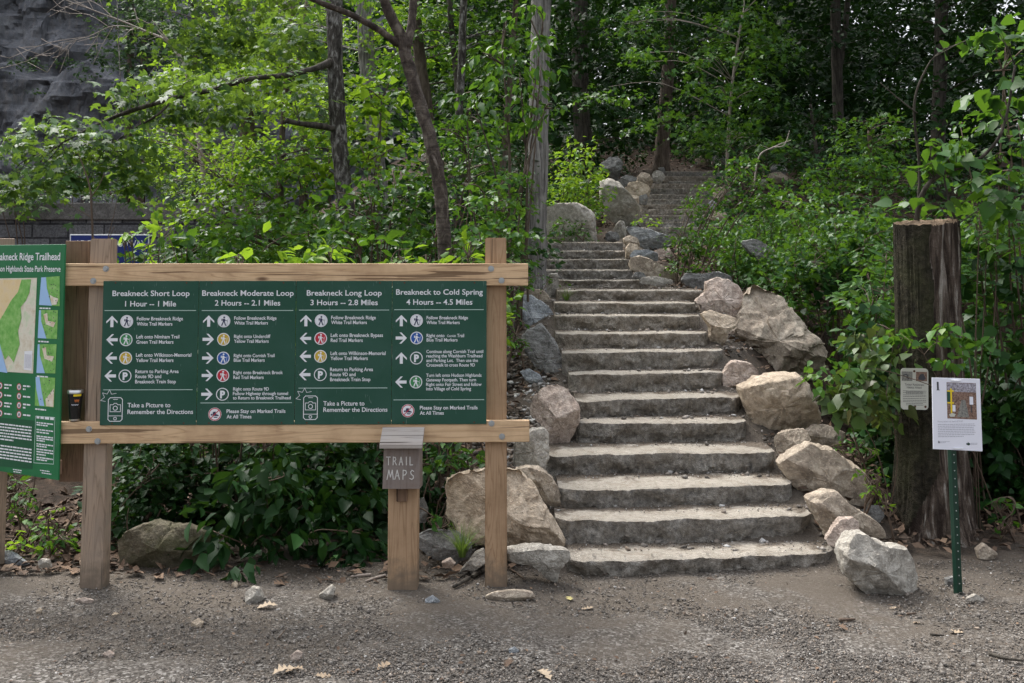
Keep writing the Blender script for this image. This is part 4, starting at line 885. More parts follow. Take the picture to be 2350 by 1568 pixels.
STONES = [
 (c3, [(1520,1012),(1560,975),(1600,985),(1632,1040),(1590,1078),(1535,1072)], 'rk_grey', 'pale flat stone on the gravel in front of the dark bush'),
 (c4, [(420,1062),(490,1010),(512,1032),(490,1090),(445,1102)], 'rk_grey', 'angular white grey stone on the gravel near the map box'),
 (c4, [(1028,1092),(1070,1068),(1112,1100),(1090,1122),(1036,1118)], 'rk_blue', 'bluish stone in the gravel beside the map box post'),
 (c4, [(258,1412),(290,1385),(322,1400),(312,1440),(265,1445)], 'rk_pink', 'round pinkish stone on the gravel below the sign'),
 (c3, [(1188,1192),(1220,1173),(1257,1195),(1240,1228),(1190,1228)], 'rk_gold', 'sandy pebble with a dead leaf beside it on the gravel'),
 (c3, [(638,1387),(675,1368),(707,1390),(690,1412),(645,1412)], 'rk_pink', 'pale pink pebble nearest the leaning timber post'),
 (c3, [(225,1117),(240,1103),(259,1118),(250,1132),(228,1132)], 'rk_gold', 'small yellowish pebble under the map board'),
 (c8, [(960,972),(1000,958),(1026,962),(1027,1017),(965,1008)], 'rk_dark', 'dark stone behind the green metal signpost'),
 (c8, [(1083,1082),(1130,1058),(1177,1085),(1160,1108),(1095,1104)], 'rk_grey', 'pale flat stone at the foot of the green metal signpost'),
 (c8, [(1138,805),(1180,768),(1247,820),(1240,850),(1150,840)], 'rk_tan', 'rounded tan stone on the gravel beyond the green signpost'),
 (c4, [(1508,1377),(1540,1363),(1567,1385),(1550,1402),(1513,1397)], 'rk_blue', 'small blue grey stone on the gravel in front of the stairs'),
 (c4, [(1370,1075),(1420,1050),(1540,1035),(1640,1045),(1655,1080),(1550,1095),(1420,1100)], 'rk_tan', 'long flat stone sunk in the dirt by the timber post foot'),
 (c3, [(1435,955),(1455,935),(1475,950),(1468,980),(1440,985)], 'rk_gold', 'small tan stone at the edge of the dark bush'),
 (c3, [(465,1052),(520,1040),(580,1055),(560,1075),(480,1070)], 'rk_pink', 'thin flat stone just in front of the leaning post'),
]
for i, (cv, pts, mat, lab) in enumerate(STONES):
    q = [cv(*p) for p in pts]; yb = max(p[1] for p in q); Y = G(q[0][0], yb - 2, 0).y
    rock('stone', lab, q, mat, Y=Y, thick=1.0, seed=90 + i, rough=.7, cat='stone', group='loose stones on the gravel', sink=.01)
# ================================================================ foliage
def norm(a): return a / np.maximum(np.linalg.norm(a, axis=-1, keepdims=True), 1e-9)
LEAF = {
 'simple': ([(0, 0, 0), (.45, .30, .06), (.45, -.30, .06), (1, 0, -.10)], [(0, 2, 3), (0, 3, 1)]),
 'ovate': ([(0, 0, 0), (.36, .27, .06), (.36, -.27, .06), (.42, 0, -.01), (.72, .17, .01), (.72, -.17, .01), (1, 0, -.12)], [(0, 3, 1), (0, 2, 3), (1, 3, 4), (3, 2, 5), (3, 6, 4), (3, 5, 6)]),
 'heart': ([(0, 0, 0), (.06, .30, .04), (.06, -.30, .04), (.38, .42, .05), (.38, -.42, .05), (.45, 0, -.02), (1, 0, -.14)], [(0, 5, 1), (0, 2, 5), (1, 5, 3), (2, 4, 5), (3, 5, 6), (5, 4, 6)]),
 'maple': ([(.42, 0, 0), (0, 0, 0), (.06, .24, .0), (.24, .52, -.06), (.34, .24, .02), (.62, .56, -.08), (.62, .18, .02), (1.05, 0, -.12), (.62, -.18, .02), (.62, -.56, -.08), (.34, -.24, .02), (.24, -.52, -.06), (.06, -.24, 0)],
           [(0, i, i + 1) for i in range(1, 12)] + [(0, 12, 1)]),
 'trefoil': ([(.4, 0, 0), (0, 0, 0), (.42, .5, -.05), (.5, .16, .02), (1, 0, -.1), (.5, -.16, .02), (.42, -.5, -.05)], [(0, 1, 6), (0, 6, 5), (0, 5, 4), (0, 4, 3), (0, 3, 2), (0, 2, 1)]),
}
class Leaves:
    def __init__(s): s.pos = []; s.dir = []; s.nor = []; s.size = []; s.tint = []
    def sprays(s, c, out, L, K, size, rng, wid=.42, tilt=.45, droop=.35, thick=.08, hang=.25):
        M_ = len(c); out = norm(out * np.array([1, 1, .55])); up = np.array([0, 0, 1.0])
        side = norm(np.cross(np.broadcast_to(up, out.shape), out)); nrm = np.cross(out, side)
        t = rng.random((M_, K)) ** .85; sg = rng.choice([-1.0, 1.0], (M_, K)); q = rng.random((M_, K))
        env = 1 - .75 * np.abs(2 * t - .8) ** 2; sl = sg * q * wid * np.clip(env, .15, 1)
        Lx = L[:, None, None]
        p = c[:, None] + out[:, None] * ((t - .55)[..., None] * Lx) + side[:, None] * (sl[..., None] * Lx) + nrm[:, None] * (rng.normal(0, thick, (M_, K))[..., None] * Lx) - up * (droop * (t ** 2 + .8 * sl ** 2))[..., None] * Lx * .6
        d = norm(out[:, None] * .55 + side[:, None] * (sg * .75)[..., None] - up * hang + rng.normal(0, .38, (M_, K, 3)))
        n = norm(nrm[:, None] + rng.normal(0, tilt, (M_, K, 3)))
        s.pos.append(p.reshape(-1, 3)); s.dir.append(d.reshape(-1, 3)); s.nor.append(n.reshape(-1, 3))
        s.size.append((size * rng.uniform(.5, 1.15, (M_, K)) * rng.uniform(.75, 1.25, (M_, 1))).ravel())
        s.tint.append(np.clip(rng.normal(.45, .17, (M_, K)) + rng.normal(0, .13, (M_, 1)), 0, .93).ravel() + (rng.random(M_ * K) > .99) * .06)
    def build(s, name, kind, mat, parent, origin=(0, 0, 0)):
        p = np.concatenate(s.pos) - np.array(origin); d = np.concatenate(s.dir); n = np.concatenate(s.nor); z = np.concatenate(s.size); ti = np.concatenate(s.tint)
        return leafmesh(name, kind, mat, parent, p, d, n, z, ti)
def leafmesh(name, kind, mat, parent, p, d, n, z, ti):
    tv, tf = LEAF[kind] if isinstance(kind, str) else kind
    tv = np.array(tv, float); sd = norm(np.cross(n, d)); nn = np.cross(d, sd)
    V = p[:, None] + z[:, None, None] * (tv[None, :, 0:1] * d[:, None] + tv[None, :, 1:2] * sd[:, None] + tv[None, :, 2:3] * nn[:, None])
    N, k = len(p), len(tv); V = V.reshape(-1, 3)
    return rawmesh(name, V, tf, N, k, mat, parent, np.repeat(ti, k))
def rawmesh(name, V, tf, N, k, mat, parent, tint, smooth=False):
    me = bpy.data.meshes.new(name); ln = len(tf[0]); tf = np.array(tf, np.int32)
    Fc = (np.arange(N, dtype=np.int32)[:, None, None] * k + tf[None]).reshape(-1)
    me.vertices.add(len(V)); me.vertices.foreach_set('co', V.astype(np.float32).ravel())
    me.loops.add(len(Fc)); me.loops.foreach_set('vertex_index', Fc)
    nf = len(Fc) // ln; me.polygons.add(nf); me.polygons.foreach_set('loop_start', np.arange(nf, dtype=np.int32) * ln)
    me.update(calc_edges=True)
    a = me.attributes.new('tint', 'FLOAT', 'POINT'); a.data.foreach_set('value', tint.astype(np.float32))
    me.materials.append(mat); o = bpy.data.objects.new(name, me); COL.objects.link(o)
    if smooth: me.polygons.foreach_set('use_smooth', np.ones(nf, bool))
    if parent: o.parent = parent
    return o
NLEAF = 0
def plant(name, label, cat, blobs, leaf='simple', size=.08, K=18, L=.5, mat='leaf_mid', bark='twig', trunk=None, limbs=(), base=None, nst=0, twigs=24, seed=0,
          tilt=.5, droop=.35, group=None, cover=1.9, hang=.25, tr=.006, crown='crown', flatten=1.0, kind=None, seg=10, limb_bark=None):
    """blobs: (x, y, Y, rx, ry, depth) in photo units and metres; trunk and limbs: [(x, y, Y, radius m), ...]"""
    global NLEAF
    rng = np.random.default_rng(seed + 100); rr = random.Random(seed)
    b0 = blobs[0]
    if trunk: org = P(*trunk[0][:3])
    elif base: org = Vector(base)
    else: q = P(b0[0], b0[1], b0[2]); org = Vector((q.x, q.y, gzf(q.x, q.y)))
    o = empty(name, org, 0, label, cat, group)
    if kind: o['kind'] = kind
    lv = Leaves(); cents = []; shift = rng.normal(0, .13) + (.12 if mat == 'leaf_bright' else 0)  # bright leaves tinted lighter still, a sunlit look put into the colour
    for (x, y, Y, rx, ry, ry_m) in blobs:
        c = P(x, y, Y); a, b = rx * px(Y), ry * px(Y); A = pi * a * b
        ns = max(2, int(1.35 * cover * A / (K * .30 * size * size)))
        u = norm(rng.normal(0, 1, (ns, 3))); r = rng.random((ns, 1)) ** .38
        off = u * r * np.array([a, ry_m, b])
        cc = np.array(c) + off
        out = norm(np.stack([off[:, 0] / a, off[:, 1] / ry_m, .25 * off[:, 2] / b], -1) + rng.normal(0, .45, (ns, 3)))
        g = gz(cc[:, 0], cc[:, 1]) + .05; cc[:, 2] = np.maximum(cc[:, 2], g)
        lv.sprays(cc, out, L * rng.uniform(.6, 1.25, ns), K, size, rng, tilt=tilt, droop=droop, hang=hang, thick=.07 * flatten)
        cents.append((c, cc)); NLEAF += ns * K
    m = MB(); paths = []
    if trunk:
        pts = smoothpath([P(*t[:3]) for t in trunk], 6); rad = np.interp(np.linspace(0, len(trunk) - 1, len(pts)), range(len(trunk)), [t[3] for t in trunk]).tolist()
        g = gzf(pts[0].x, pts[0].y)
        if pts[0].z > g - .2: pts.insert(0, Vector((pts[0].x, pts[0].y, g - .25))); rad.insert(0, rad[0] * 1.25)
        m.tube([p - org for p in pts], rad, seg, .09, seed); paths.append(pts)
    lm = MB()
    for lb in limbs:
        pts = smoothpath([P(*t[:3]) for t in lb], 6); rad = np.interp(np.linspace(0, len(lb) - 1, len(pts)), range(len(lb)), [t[3] for t in lb]).tolist()
        MB().tube([p - org for p in pts], rad, 7, .08, seed).build('limb', M[limb_bark or bark], o, True); paths.append(pts)
    if nst:
        for k in range(nst):
            c, cc = cents[k % len(cents)]; e = Vector(cc[rr.randrange(len(cc))]); bx = org.x + rr.uniform(-.18, .18); by = org.y + rr.uniform(-.12, .12)
            s0 = Vector((bx, by, gzf(bx, by) - .08)); mid = s0.lerp(e, .5) + Vector((rr.uniform(-.12, .12), rr.uniform(-.1, .1), rr.uniform(.0, .25)))
            pts = smoothpath([s0, mid, e], 5); lm.tube([p - org for p in pts], np.linspace(tr * 1.6, tr * .6, len(pts)).tolist(), 5, .05, k); paths.append(pts)
    allp = [p for q in paths for p in q]
    tw = MB() if trunk else lm
    if allp:
        arr = np.array([tuple(p) for p in allp])
        for k in range(twigs):
            c, cc = cents[rr.randrange(len(cents))]; e = cc[rr.randrange(len(cc))]
            dd = np.linalg.norm(arr - e, axis=1) + 1.5 * np.maximum(0, arr[:, 2] - e[2] + .1); s0 = Vector(arr[int(dd.argmin())]); e = Vector(e)
            if (e - s0).length > 6: continue
            mid = s0.lerp(e, .55) + Vector((rr.uniform(-.08, .08), rr.uniform(-.08, .08), .10 * (e - s0).length))
            pts = smoothpath([s0, mid, e], 4); lm.tube([p - org for p in pts], np.linspace(tr, tr * .35, len(pts)).tolist(), 4, 0, k, False)
    if m.v: m.build('trunk', M[bark], o, True)
    if lm.v: lm.build('twigs' if trunk else 'stems', M[bark] if trunk else M['twig' if bark not in M else bark], o, True)
    lv.tint = [np.clip(t + shift, .02, .97) for t in lv.tint]
    lv.build(crown, leaf, M[mat], o, tuple(org))
    return o
exec_veg = True
def ell(*bl): return list(bl)
def gY(x, Y): return gzf((x - 1175) / F * Y, Y)

# ---------------------------------------------------------------- trees whose trunks show
plant('cherry_tree', 'slender dark barked tree leaning over the sign, forked near the top', 'tree',
      ell((640, -120, 8.6, 260, 90, .9), (1000, -160, 9, 260, 90, 1.0), (820, -60, 8.8, 120, 40, .5)), 'ovate', .10, 18, .6, 'leaf_mid', 'bark_cherry',
      trunk=[(1024, 640, 8.6, 0.0675), (1020, 560, 8.6, 0.0612), (1008, 420, 8.6, 0.0594), (985, 310, 8.6, 0.0576), (955, 210, 8.6, 0.0558), (932, 130, 8.6, 0.0540), (918, 80, 8.6, 0.0495), (885, 10, 8.55, 0.0432), (860, -90, 8.5, 0.0360)],
      limbs=[[(915, 102, 8.6, .036), (868, 68, 8.5, .030), (810, 36, 8.4, .027), (750, 12, 8.3, .025), (690, -14, 8.2, .022), (600, -70, 8.1, .016)], [(932, 110, 8.6, .045), (944, 60, 8.65, .04), (950, -10, 8.7, .036), (960, -90, 8.8, .03)],
             [(985, 345, 8.6, .014), (1000, 372, 8.5, .012), (1006, 390, 8.48, .004)]], seed=1, cover=1.0, seg=14, twigs=20)
plant('maple_tree', 'rough grey barked maple with a long limb reaching across to the map board', 'tree',
      ell((330, 232, 10.9, 130, 42, .5), (160, 300, 10.2, 120, 48, .5), (55, 350, 9.9, 75, 62, .45), (240, 335, 10.4, 130, 55, .5), (110, 410, 10.0, 110, 48, .4), (430, 205, 10.9, 110, 52, .5), (300, 400, 10.6, 90, 50, .4), (520, 250, 11.2, 90, 50, .5), (560, 190, 10.4, 70, 22, .25), (450, 205, 10.2, 70, 24, .25), (640, 165, 10.8, 50, 18, .2), (15, 440, 9.9, 60, 45, .3),
          (430, 110, 12.8, 120, 60, .8), (560, 70, 13.6, 130, 60, .9), (690, 90, 12, 90, 90, .6), (690, 190, 11.0, 60, 35, .3), (720, 260, 11.6, 40, 40, .3), (620, -80, 14, 300, 90, 1.4), (350, -90, 13, 200, 60, 1.2)), 'maple', .105, 15, .62, 'leaf_gloss', 'bark_grey',
      trunk=[(802, 640, 11.3, .105), (797, 520, 11.3, .10), (788, 420, 11.3, .096), (778, 320, 11.3, .093), (771, 200, 11.3, .09), (768, 90, 11.3, .086), (766, -40, 11.3, .10), (764, -200, 11.3, .08)],
      limbs=[[(771, 140, 11.3, .07), (720, 158, 11.1, .034), (660, 172, 10.9, .031), (605, 177, 10.8, .028), (550, 186, 10.7, .034), (505, 202, 10.65, .031), (460, 212, 10.6, .028), (400, 225, 10.5, .026), (340, 242, 10.45, .027), (280, 262, 10.6, .022), (215, 290, 10.35, .014), (140, 330, 10.1, .009)],
             [(778, 300, 11.3, .031), (740, 290, 11.1, .04), (690, 284, 10.9, .028), (655, 276, 10.8, .03)], [(400, 226, 10.5, .018), (360, 265, 10.45, .013), (300, 300, 10.6, .009), (240, 345, 10.4, .005)]], seed=2, cover=1.7, seg=14, limb_bark='bark_dark', twigs=60, tr=.007, hang=.35, tilt=.5)
plant('oak_tree', 'large straight pale grey trunk standing just beside the stone steps', 'tree',
      ell((1180, -150, 12.5, 300, 80, 1.5), (1420, -220, 13, 250, 90, 1.5)), 'simple', .14, 16, .8, 'leaf_mid', 'bark_oak',
      trunk=[(1226, 660, 12.9, .18), (1229, 620, 12.9, .145), (1231, 500, 12.9, .135), (1234, 380, 12.9, .132), (1237, 250, 12.9, .13), (1240, 120, 12.9, .128), (1243, -20, 12.9, .126), (1248, -300, 12.9, .11)], seed=3, cover=.8, seg=18, twigs=10)
def bgtree(seed, label, trunk, blobs, leaf='simple', size=.14, mat='leaf_mid', bark='bark_far', cover=1.5, K=16, L=.9, group=None, twigs=30, limbs=(), **kw):
    return plant('tree', label, 'tree', blobs, leaf, size, K, L, mat, bark, trunk=trunk, seed=seed, cover=cover, group=group, twigs=twigs, limbs=limbs, tr=.012, **kw)
bgtree(10, 'smooth straight trunk behind the rough grey maple', [(872, 470, 19, .17), (862, 330, 19, .16), (846, 180, 19, .155), (833, 0, 19, .15), (828, -150, 19, .13)], ell((760, 250, 18, 120, 70, 1), (880, 60, 19, 150, 90, 1.2), (700, 330, 17.5, 120, 60, 1), (560, 160, 20, 160, 80, 1.5), (880, -120, 19, 250, 60, 1.5)), mat='leaf_bright', bark='bark_oak')
bgtree(11, 'pale slim trunk rising behind the fork of the dark leaning tree', [(1000, 480, 16, .1), (985, 300, 16, .1), (970, 180, 16, .095), (955, 60, 16, .09), (948, -60, 16, .08)], ell((1000, 90, 16.5, 130, 90, 1), (930, 200, 17, 110, 80, 1), (1080, 170, 17, 110, 110, 1), (960, -90, 16.5, 220, 60, 1)), mat='leaf_mid')
bgtree(12, 'thin grey trunk between the leaning tree and the large straight trunk', [(1046, 480, 14, .06), (1052, 300, 14, .058), (1060, 120, 14, .054), (1066, -40, 14, .05)], ell((1080, 300, 14, 100, 60, .8), (1130, 100, 14.5, 90, 80, .8), (1060, -80, 14, 160, 50, 1)), mat='leaf_mid', bark='bark_grey', size=.11)
bgtree(13, 'dark crooked sapling trunk behind the leaning tree', [(1062, 330, 15, .045), (1048, 180, 15, .045), (1036, 60, 15, .045), (1030, -40, 15, .04)], ell((1020, 40, 15.5, 90, 80, .8), (1100, -60, 15, 110, 50, .8)), mat='leaf_mid', bark='bark_dark', size=.11, limbs=[[(1052, 230, 15, .03), (1058, 120, 15, .028), (1062, 0, 15, .025)]])
bgtree(14, 'thin leaning trunk close beside the large straight trunk', [(1150, 420, 15.5, .06), (1165, 260, 15.5, .05), (1180, 60, 15.5, .045), (1186, -60, 15.5, .04)], ell((1160, 40, 16, 90, 90, 1), (1190, 260, 16.5, 80, 100, .9)), mat='leaf_dark', size=.11)
bgtree(15, 'broken pale trunk deep among the sunlit leaves', [(585, 520, 24, .2), (575, 380, 24, .19), (566, 270, 24, .17), (560, 150, 24, .12), (556, 20, 24, .1)], ell((560, 90, 24, 150, 80, 2), (470, 190, 23, 130, 80, 2), (640, 200, 23.5, 120, 80, 2), (420, 330, 22, 110, 60, 1.5), (640, 380, 21, 130, 60, 1.5), (520, -60, 24, 250, 60, 2)), mat='leaf_bright', size=.17, L=1.1)
bgtree(16, 'two thin trunks among yellow green leaves high over the sign', [(640, 400, 21, .07), (655, 220, 21, .06), (668, 60, 21, .055), (672, -60, 21, .05)], ell((690, 190, 20, 90, 90, 1.2), (620, 110, 21, 110, 80, 1.4), (650, 30, 22, 120, 70, 1.4)), mat='leaf_bright', size=.15, limbs=[[(650, 250, 21, .05), (690, 120, 21.2, .045), (704, 0, 21.4, .04)]])
bgtree(17, 'bushy young tree with layered shady leaves left of the rough maple trunk', [(650, 600, 12.5, .05), (645, 470, 12.5, .045), (640, 360, 12.5, .035)], ell((620, 400, 12.2, 120, 40, .8), (690, 350, 12.6, 90, 45, .8), (560, 460, 12, 110, 50, .8), (680, 470, 12, 90, 50, .8), (480, 520, 11.6, 110, 45, .8)), 'trefoil', .10, mat='leaf_mid', cover=1.6, L=.6, flatten=.6)
bgtree(18, 'small tree with yellow green crown beside the retaining wall', [(520, 620, 17, .07), (522, 500, 17, .06), (530, 430, 17, .05)], ell((470, 410, 16.5, 90, 45, 1), (560, 400, 17, 80, 40, 1), (450, 470, 16, 80, 40, 1), (530, 330, 17.5, 100, 45, 1), (380, 330, 18, 90, 45, 1)), mat='leaf_bright', size=.11, L=.7, cover=1.4)

# shaded wood beyond the steps
bgtree(30, 'shaded trunk standing at the very top of the upper stair flight', [(1518, 385, 27.6, .24), (1520, 340, 27.6, .2), (1526, 260, 27.6, .185), (1534, 150, 27.6, .17), (1540, 0, 27.6, .15), (1545, -200, 27.6, .12)],
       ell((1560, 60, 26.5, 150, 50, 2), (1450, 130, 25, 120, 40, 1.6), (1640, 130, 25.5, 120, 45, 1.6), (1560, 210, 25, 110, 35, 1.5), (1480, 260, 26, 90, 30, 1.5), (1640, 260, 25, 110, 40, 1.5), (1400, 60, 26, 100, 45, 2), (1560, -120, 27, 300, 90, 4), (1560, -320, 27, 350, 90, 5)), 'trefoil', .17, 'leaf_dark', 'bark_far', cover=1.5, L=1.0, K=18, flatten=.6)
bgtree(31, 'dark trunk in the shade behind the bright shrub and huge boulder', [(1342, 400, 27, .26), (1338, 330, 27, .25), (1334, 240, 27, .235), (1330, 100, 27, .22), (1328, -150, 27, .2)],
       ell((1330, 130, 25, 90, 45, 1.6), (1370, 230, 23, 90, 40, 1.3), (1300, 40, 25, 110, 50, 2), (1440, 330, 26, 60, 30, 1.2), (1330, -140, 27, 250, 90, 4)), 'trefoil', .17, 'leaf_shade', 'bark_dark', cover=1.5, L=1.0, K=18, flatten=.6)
bgtree(32, 'maple with a cascade of lighter leaves over the upper flight', [(1668, 380, 22.5, .035), (1672, 300, 22.5, .035), (1680, 200, 22.5, .03), (1690, 120, 22.5, .03), (1705, 30, 22.5, .025)],
       ell((1700, 60, 22, 90, 60, 1.2), (1770, 110, 22, 50, 70, 1), (1720, 190, 22, 60, 50, 1), (1690, 290, 21.5, 90, 35, 1), (1760, 230, 22, 40, 45, .8), (1600, 310, 22, 60, 30, .8), (1740, -30, 22, 120, 40, 1.3), (1480, 40, 22.5, 90, 40, 1.0), (1470, 130, 20.5, 95, 22, .7), (1600, 195, 20.5, 90, 22, .7), (1550, 280, 21, 110, 26, .8), (1650, 120, 20.5, 85, 22, .7), (1400, 215, 20.5, 70, 22, .6), (1780, 320, 20, 70, 24, .6)), 'trefoil', .15, 'leaf_mid', 'twig_pale', cover=1.8, L=.95, K=20, flatten=.4, droop=.5)
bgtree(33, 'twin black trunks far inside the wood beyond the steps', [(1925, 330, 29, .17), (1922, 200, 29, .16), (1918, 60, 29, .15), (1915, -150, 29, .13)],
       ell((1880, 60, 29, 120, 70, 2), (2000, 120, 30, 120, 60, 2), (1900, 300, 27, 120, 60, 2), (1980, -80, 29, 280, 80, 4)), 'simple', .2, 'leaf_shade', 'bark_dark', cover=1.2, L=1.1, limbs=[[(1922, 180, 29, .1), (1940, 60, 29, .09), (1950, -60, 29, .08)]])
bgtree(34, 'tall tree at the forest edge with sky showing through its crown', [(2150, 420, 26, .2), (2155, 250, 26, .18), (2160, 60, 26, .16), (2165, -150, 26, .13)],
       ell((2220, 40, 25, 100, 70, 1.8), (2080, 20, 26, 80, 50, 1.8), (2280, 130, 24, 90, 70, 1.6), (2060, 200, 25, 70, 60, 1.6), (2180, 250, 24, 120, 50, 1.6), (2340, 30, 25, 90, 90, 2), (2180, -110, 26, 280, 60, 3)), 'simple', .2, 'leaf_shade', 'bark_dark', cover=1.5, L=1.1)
bgtree(35, 'shaded understorey tree with layered leaves on the slope', [(2010, 480, 18, .05), (2000, 380, 18, .045), (1995, 300, 18, .035)], ell((1990, 300, 18, 80, 45, 1), (1960, 370, 17.5, 100, 40, 1), (2050, 400, 17, 90, 45, 1), (1900, 420, 18, 90, 40, 1), (2060, 320, 18, 70, 40, .9)), 'trefoil', .12, 'leaf_mid', 'twig', cover=1.6, L=.7, flatten=.6)
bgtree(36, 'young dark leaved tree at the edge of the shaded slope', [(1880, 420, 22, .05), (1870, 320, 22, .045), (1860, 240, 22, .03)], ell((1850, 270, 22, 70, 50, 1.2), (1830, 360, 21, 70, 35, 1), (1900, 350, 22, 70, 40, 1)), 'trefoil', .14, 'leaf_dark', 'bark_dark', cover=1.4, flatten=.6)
# the wood behind, reading as one dark mass
def mass(name, blobs, size, mat, cover, seed, label):
    rng = np.random.default_rng(seed); lv = Leaves()
    for (x, y, Y, rx, ry, dm) in blobs:
        c = P(x, y, Y); a, b = rx * px(Y), ry * px(Y); ns = int(cover * pi * a * b / (16 * .3 * size * size))
        u = norm(rng.normal(0, 1, (ns, 3))) * rng.random((ns, 1)) ** .35; off = u * np.array([a, dm, b])
        lv.sprays(np.array(c) + off, norm(u + rng.normal(0, .5, (ns, 3))), 1.6 * rng.uniform(.6, 1.2, ns), 16, size, rng)
    o = lv.build(name, 'simple', M[mat], None); return props(o, label, 'woodland', None, 'stuff')
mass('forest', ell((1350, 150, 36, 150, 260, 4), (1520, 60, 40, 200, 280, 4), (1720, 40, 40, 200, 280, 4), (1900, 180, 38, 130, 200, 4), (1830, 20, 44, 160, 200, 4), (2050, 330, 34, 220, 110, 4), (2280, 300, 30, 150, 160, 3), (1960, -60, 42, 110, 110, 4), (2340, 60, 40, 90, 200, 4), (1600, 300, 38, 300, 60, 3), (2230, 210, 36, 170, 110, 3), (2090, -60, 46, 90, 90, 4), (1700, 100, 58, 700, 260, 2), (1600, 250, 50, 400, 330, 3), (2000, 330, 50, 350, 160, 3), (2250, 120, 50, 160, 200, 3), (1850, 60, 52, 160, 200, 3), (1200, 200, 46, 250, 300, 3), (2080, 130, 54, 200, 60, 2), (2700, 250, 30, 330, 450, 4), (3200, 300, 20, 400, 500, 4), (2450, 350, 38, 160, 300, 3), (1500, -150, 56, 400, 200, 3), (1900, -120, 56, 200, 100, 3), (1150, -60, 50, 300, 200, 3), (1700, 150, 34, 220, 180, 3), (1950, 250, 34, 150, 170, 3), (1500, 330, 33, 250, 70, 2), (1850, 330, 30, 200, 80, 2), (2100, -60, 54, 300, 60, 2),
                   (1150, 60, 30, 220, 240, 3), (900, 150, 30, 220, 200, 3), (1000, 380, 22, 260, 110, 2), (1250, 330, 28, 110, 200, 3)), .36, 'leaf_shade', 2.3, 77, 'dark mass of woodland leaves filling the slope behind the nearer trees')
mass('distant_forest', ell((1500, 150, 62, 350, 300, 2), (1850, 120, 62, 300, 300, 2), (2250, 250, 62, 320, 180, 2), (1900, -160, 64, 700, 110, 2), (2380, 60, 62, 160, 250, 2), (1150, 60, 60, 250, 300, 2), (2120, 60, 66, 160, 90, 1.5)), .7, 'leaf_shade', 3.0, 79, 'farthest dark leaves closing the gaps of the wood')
# unseen canopy above the frame, added to keep sun and sky off the slope
mass('canopy', ell((1500, -700, 26, 500, 160, 6), (1900, -500, 30, 500, 150, 6), (2300, -420, 22, 300, 160, 5), (1700, -420, 34, 500, 120, 5), (1350, -560, 30, 250, 150, 5), (2500, -200, 24, 200, 300, 5), (2000, -900, 20, 500, 150, 5), (2100, -1300, 16, 500, 200, 5), (1500, -1100, 24, 600, 200, 6), (1250, -460, 42, 320, 140, 7), (1550, -330, 50, 420, 130, 7), (1900, -260, 46, 400, 110, 7), (1750, -700, 38, 500, 150, 7), (2300, -700, 32, 400, 200, 7)), .55, 'leaf_shade', 2.8, 78, 'unseen high canopy of leaves added to shade the wooded slope')

def cover_stuff(name, label, n, fx, Y0, Y1, size, mat, seed, leaf='ovate', hgt=(.05, .45), K=9, L=.35):
    rng = np.random.default_rng(seed); yy = rng.uniform(Y0, Y1, n); a, b = fx(yy); xx = a + (b - a) * rng.random(n); pt = np.array([noise.fractal(Vector((p * .8, q * .8, seed)), 1, 2, 4) for p, q in zip(xx, yy)])
    k = rng.random(n) < np.clip(.75 + 1.2 * pt, .1, 1); xx, yy = xx[k], yy[k]; n = len(xx)
    zz = gz(xx, yy) + rng.uniform(*hgt, n); an = rng.uniform(0, 2 * pi, n); lv = Leaves()
    lv.sprays(np.stack([xx, yy, zz], -1), np.stack([np.cos(an), np.sin(an) - .4, np.full(n, .15)], -1), L * rng.uniform(.6, 1.2, n), K, size, rng, hang=.35)
    return props(lv.build(name, leaf, M[mat], None), label, name.replace('_', ' '), None, 'stuff')
_el = lambda y: np.interp(y, EDY, EDL); _er = lambda y: np.interp(y, EDY, EDR)
cover_stuff('undergrowth', 'low leafy undergrowth covering the slope behind the sign', 5200, lambda y: (_el(y) - 7.5, _el(y) - .75), 9.5, 22, .10, 'leaf_mid', 61, hgt=(.05, .8))
cover_stuff('ground_cover', 'green ground cover spreading over the bank beyond the boulders', 5200, lambda y: (_er(y) + 1.25 + 1.0 * np.exp(-((y - 10.8) / 1.3) ** 2), _er(y) + 7), 9.2, 19, .115, 'leaf_mid', 62, hgt=(.05, .6))
cover_stuff('shade_plants', 'dark low plants on the shaded ground beside and beyond the stump', 2600, lambda y: (2.95 + .3 * (y - 8.3), 0 * y + 6.5), 8.3, 10.5, .10, 'leaf_dark', 63, hgt=(.05, 1.1), leaf='heart')
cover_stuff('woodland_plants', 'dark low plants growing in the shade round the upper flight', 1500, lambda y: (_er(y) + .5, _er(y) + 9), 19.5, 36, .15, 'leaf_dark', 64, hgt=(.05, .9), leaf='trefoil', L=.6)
cover_stuff('woodland_plants', 'shaded plants on the slope at the signboard side of the upper flight', 1100, lambda y: (_el(y) - 7, _el(y) - 1.3), 21, 36, .15, 'leaf_dark', 65, hgt=(.05, .9), leaf='trefoil', L=.6)
